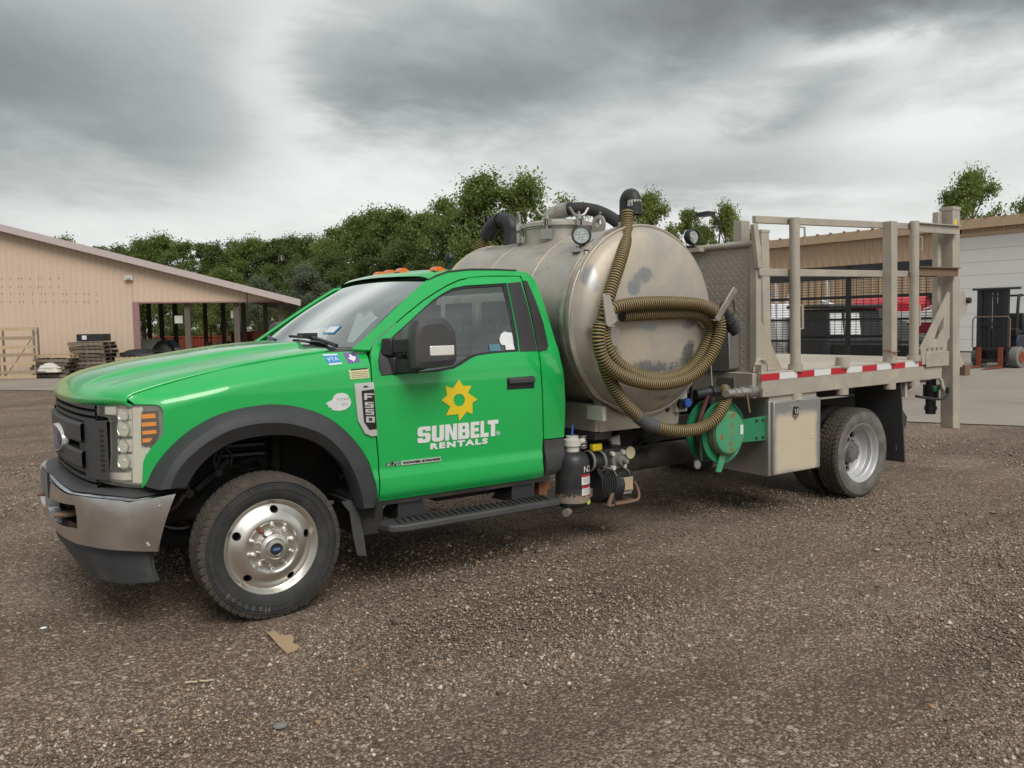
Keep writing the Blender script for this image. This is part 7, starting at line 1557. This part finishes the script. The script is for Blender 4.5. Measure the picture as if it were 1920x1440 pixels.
put_tree(1160, 405, 62, 3, 'leaf_mid', .7, 'small tree directly left of the tall black riser elbow'); put_tree(1228, 364, 60, 4, 'leaf_fresh', .72, 'rounded tree just right of the tall black riser elbow'); put_tree(1288, 388, 62, 3, 'leaf_mid', .75, 'middle tree of the three showing over the tank head'); put_tree(1355, 384, 60, 4, 'leaf_fresh', .62, 'airy tree standing above the checker-plate bulkhead'); put_tree(1318, 425, 64, 1, 'leaf_mid', .6, 'low tree in the gap behind the right work light'); put_tree(1395, 425, 62, 3, 'leaf_mid', .5, 'low tree beside the bulkhead flood lamp'); put_tree(1260, 430, 66, 5, 'leaf_mid', .7, 'low tree hidden low behind the top of the tank head')
put_tree(1833, 322, 62, 4, 'leaf_fresh', .75, 'tall tree rising over the metal building right of the tail post'); put_tree(1790, 360, 64, 1, 'leaf_mid', .6, 'smaller tree over the metal building just behind the tail post'); put_tree(1925, 378, 62, 0, 'leaf_mid', .7, 'tree over the metal building at the right picture edge')
# ------------------------------------------------------------------ loose gravel and litter
def pebbles(N=190000, seed=3):
    r = np.random.default_rng(seed); d = 2.3*np.exp(r.uniform(0, 1, N)**1.1*math.log(13./2.3)); a = YAW+r.uniform(-.68, .68, N)
    x = CAM[0]+d*np.sin(a); y = CAM[1]+d*np.cos(a)
    s = (.0036+.0058*r.random(N)**2.2)*(1+.05*d); big = r.random(N) < .010; s[big] *= r.uniform(1.4, 2.5, big.sum())
    clump = np.sin(x*1.9+np.sin(y*1.3)*1.7)+np.sin(y*2.6+x*.8)+.8*np.sin(x*.7-y*1.1+1.); keep = (clump+r.normal(0, .9, N)) > -.9+.9*np.clip((d-3.6)/3, 0, 1); x, y, s = x[keep], y[keep], s[keep]; n = len(x)
    base = np.array([(1,0,0),(-1,0,0),(0,1,0),(0,-1,0),(0,0,1),(0,0,-.6)], float); V = base[None]*r.uniform(.55, 1.25, (n, 6, 1)) + r.normal(0, .22, (n, 6, 3)); V[:, :, 2] *= .8
    th = r.uniform(0, 6.283, n); c, s_ = np.cos(th)[:, None], np.sin(th)[:, None]; Vx = V[:, :, 0]*c-V[:, :, 1]*s_; Vy = V[:, :, 0]*s_+V[:, :, 1]*c
    gzv = .006*np.sin(x*1.7+y*.6)+.005*np.sin(y*2.3-x*.8)-.006
    V = np.stack([Vx*s[:, None]+x[:, None], Vy*s[:, None]+y[:, None], V[:, :, 2]*s[:, None]+(gzv+s*.2)[:, None]], 2).reshape(-1, 3)
    F = np.array([(0,2,4),(2,1,4),(1,3,4),(3,0,4),(2,0,5),(1,2,5),(3,1,5),(0,3,5)]); F = (F[None]+6*np.arange(n)[:, None, None]).reshape(-1)
    me = bpy.data.meshes.new('gravel'); me.vertices.add(6*n); me.vertices.foreach_set('co', V.ravel()); me.loops.add(len(F)); me.loops.foreach_set('vertex_index', F); me.polygons.add(len(F)//3); me.polygons.foreach_set('loop_start', np.arange(0, len(F), 3)); me.update(calc_edges=True)
    o = link('loose_gravel', me, mt['pebble'], sharp=None); o['kind'] = 'stuff'; o['label'] = 'loose crushed gravel scattered over the yard'; return o
pebbles()
def gp(u, v): p = at(u, v, 'z', .0); return p
def litter(name, px, mat, label, cat, h=.006):
    P = [gp(u, v) for u, v in px]; c = np.mean(P, 0); mb = MB().prism([(p[0]-c[0], p[1]-c[1]) for p in P], 'z', 0, h); o = mb.build(name, mat); o.location = (c[0], c[1], .004); o.rotation_euler = (.03, -.02, 0); return tag(o, label, cat)
litter('cardboard_scrap', ((501,1190),(515,1187),(528,1196),(545,1194),(552,1200),(549,1208),(562,1214),(556,1220),(538,1226),(524,1214)), mt['cardboard'], 'torn flat scrap of brown cardboard in front of the front wheel', 'cardboard')
litter('straw_stalk', ((346,1281.5),(358,1279.6),(370,1279.8),(370.5,1281.3),(358,1281.5),(347,1283.2)), mt['straw'], 'pale straw stalk lying left of the other stalk on the gravel', 'straw', .004)
litter('straw_stalk', ((373,1277.5),(384,1278),(400,1276),(400.5,1277.6),(385,1279.8),(374,1279.4)), mt['straw'], 'pale straw stalk lying right of the other stalk on the gravel', 'straw', .004)
def stone(u, v, w, mat, label, seed):
    r = random.Random(seed); p = gp(u, v); dist = np.linalg.norm(p-CAM); rad = w/2*dist/FPX; mb = MB().sphere((0,0,0), rad, 12, 8, (1, .8, .35)); mb.v = [(x*(1+r.uniform(-.1,.1)), y*(1+r.uniform(-.1,.1)), z*(1+r.uniform(-.1,.1))) for x, y, z in mb.v]
    o = mb.build('stone', mat, sharp=50); o.location = (p[0], p[1], rad*.12); return tag(o, label, 'stone')
stone(526,1362,26,mt['tyre_grey'],'flat round grey stone below the cardboard scrap',1); stone(1092//1+280-0,1031,12,mt['peeled_white'],'small white stone on the gravel below the rear wheel',2) if False else None
stone(225,1253,9,mt['tyre_grey'],'small pale round stone at lower left between the stalks and picture edge',3); stone(82,1178,11,mt['peeled_white'],'small white stone left of the bumper shadow',4); stone(1644,1031,11,mt['wood_pale'],'small pale stone right of the rear wheel on open gravel',5)
stone(264,1371,12,mt['wood_pale'],'tan chip of stone in the lower left foreground',6); stone(375,1341,9,mt['wood_pale'],'small tan stone straight below the straw stalks',7)
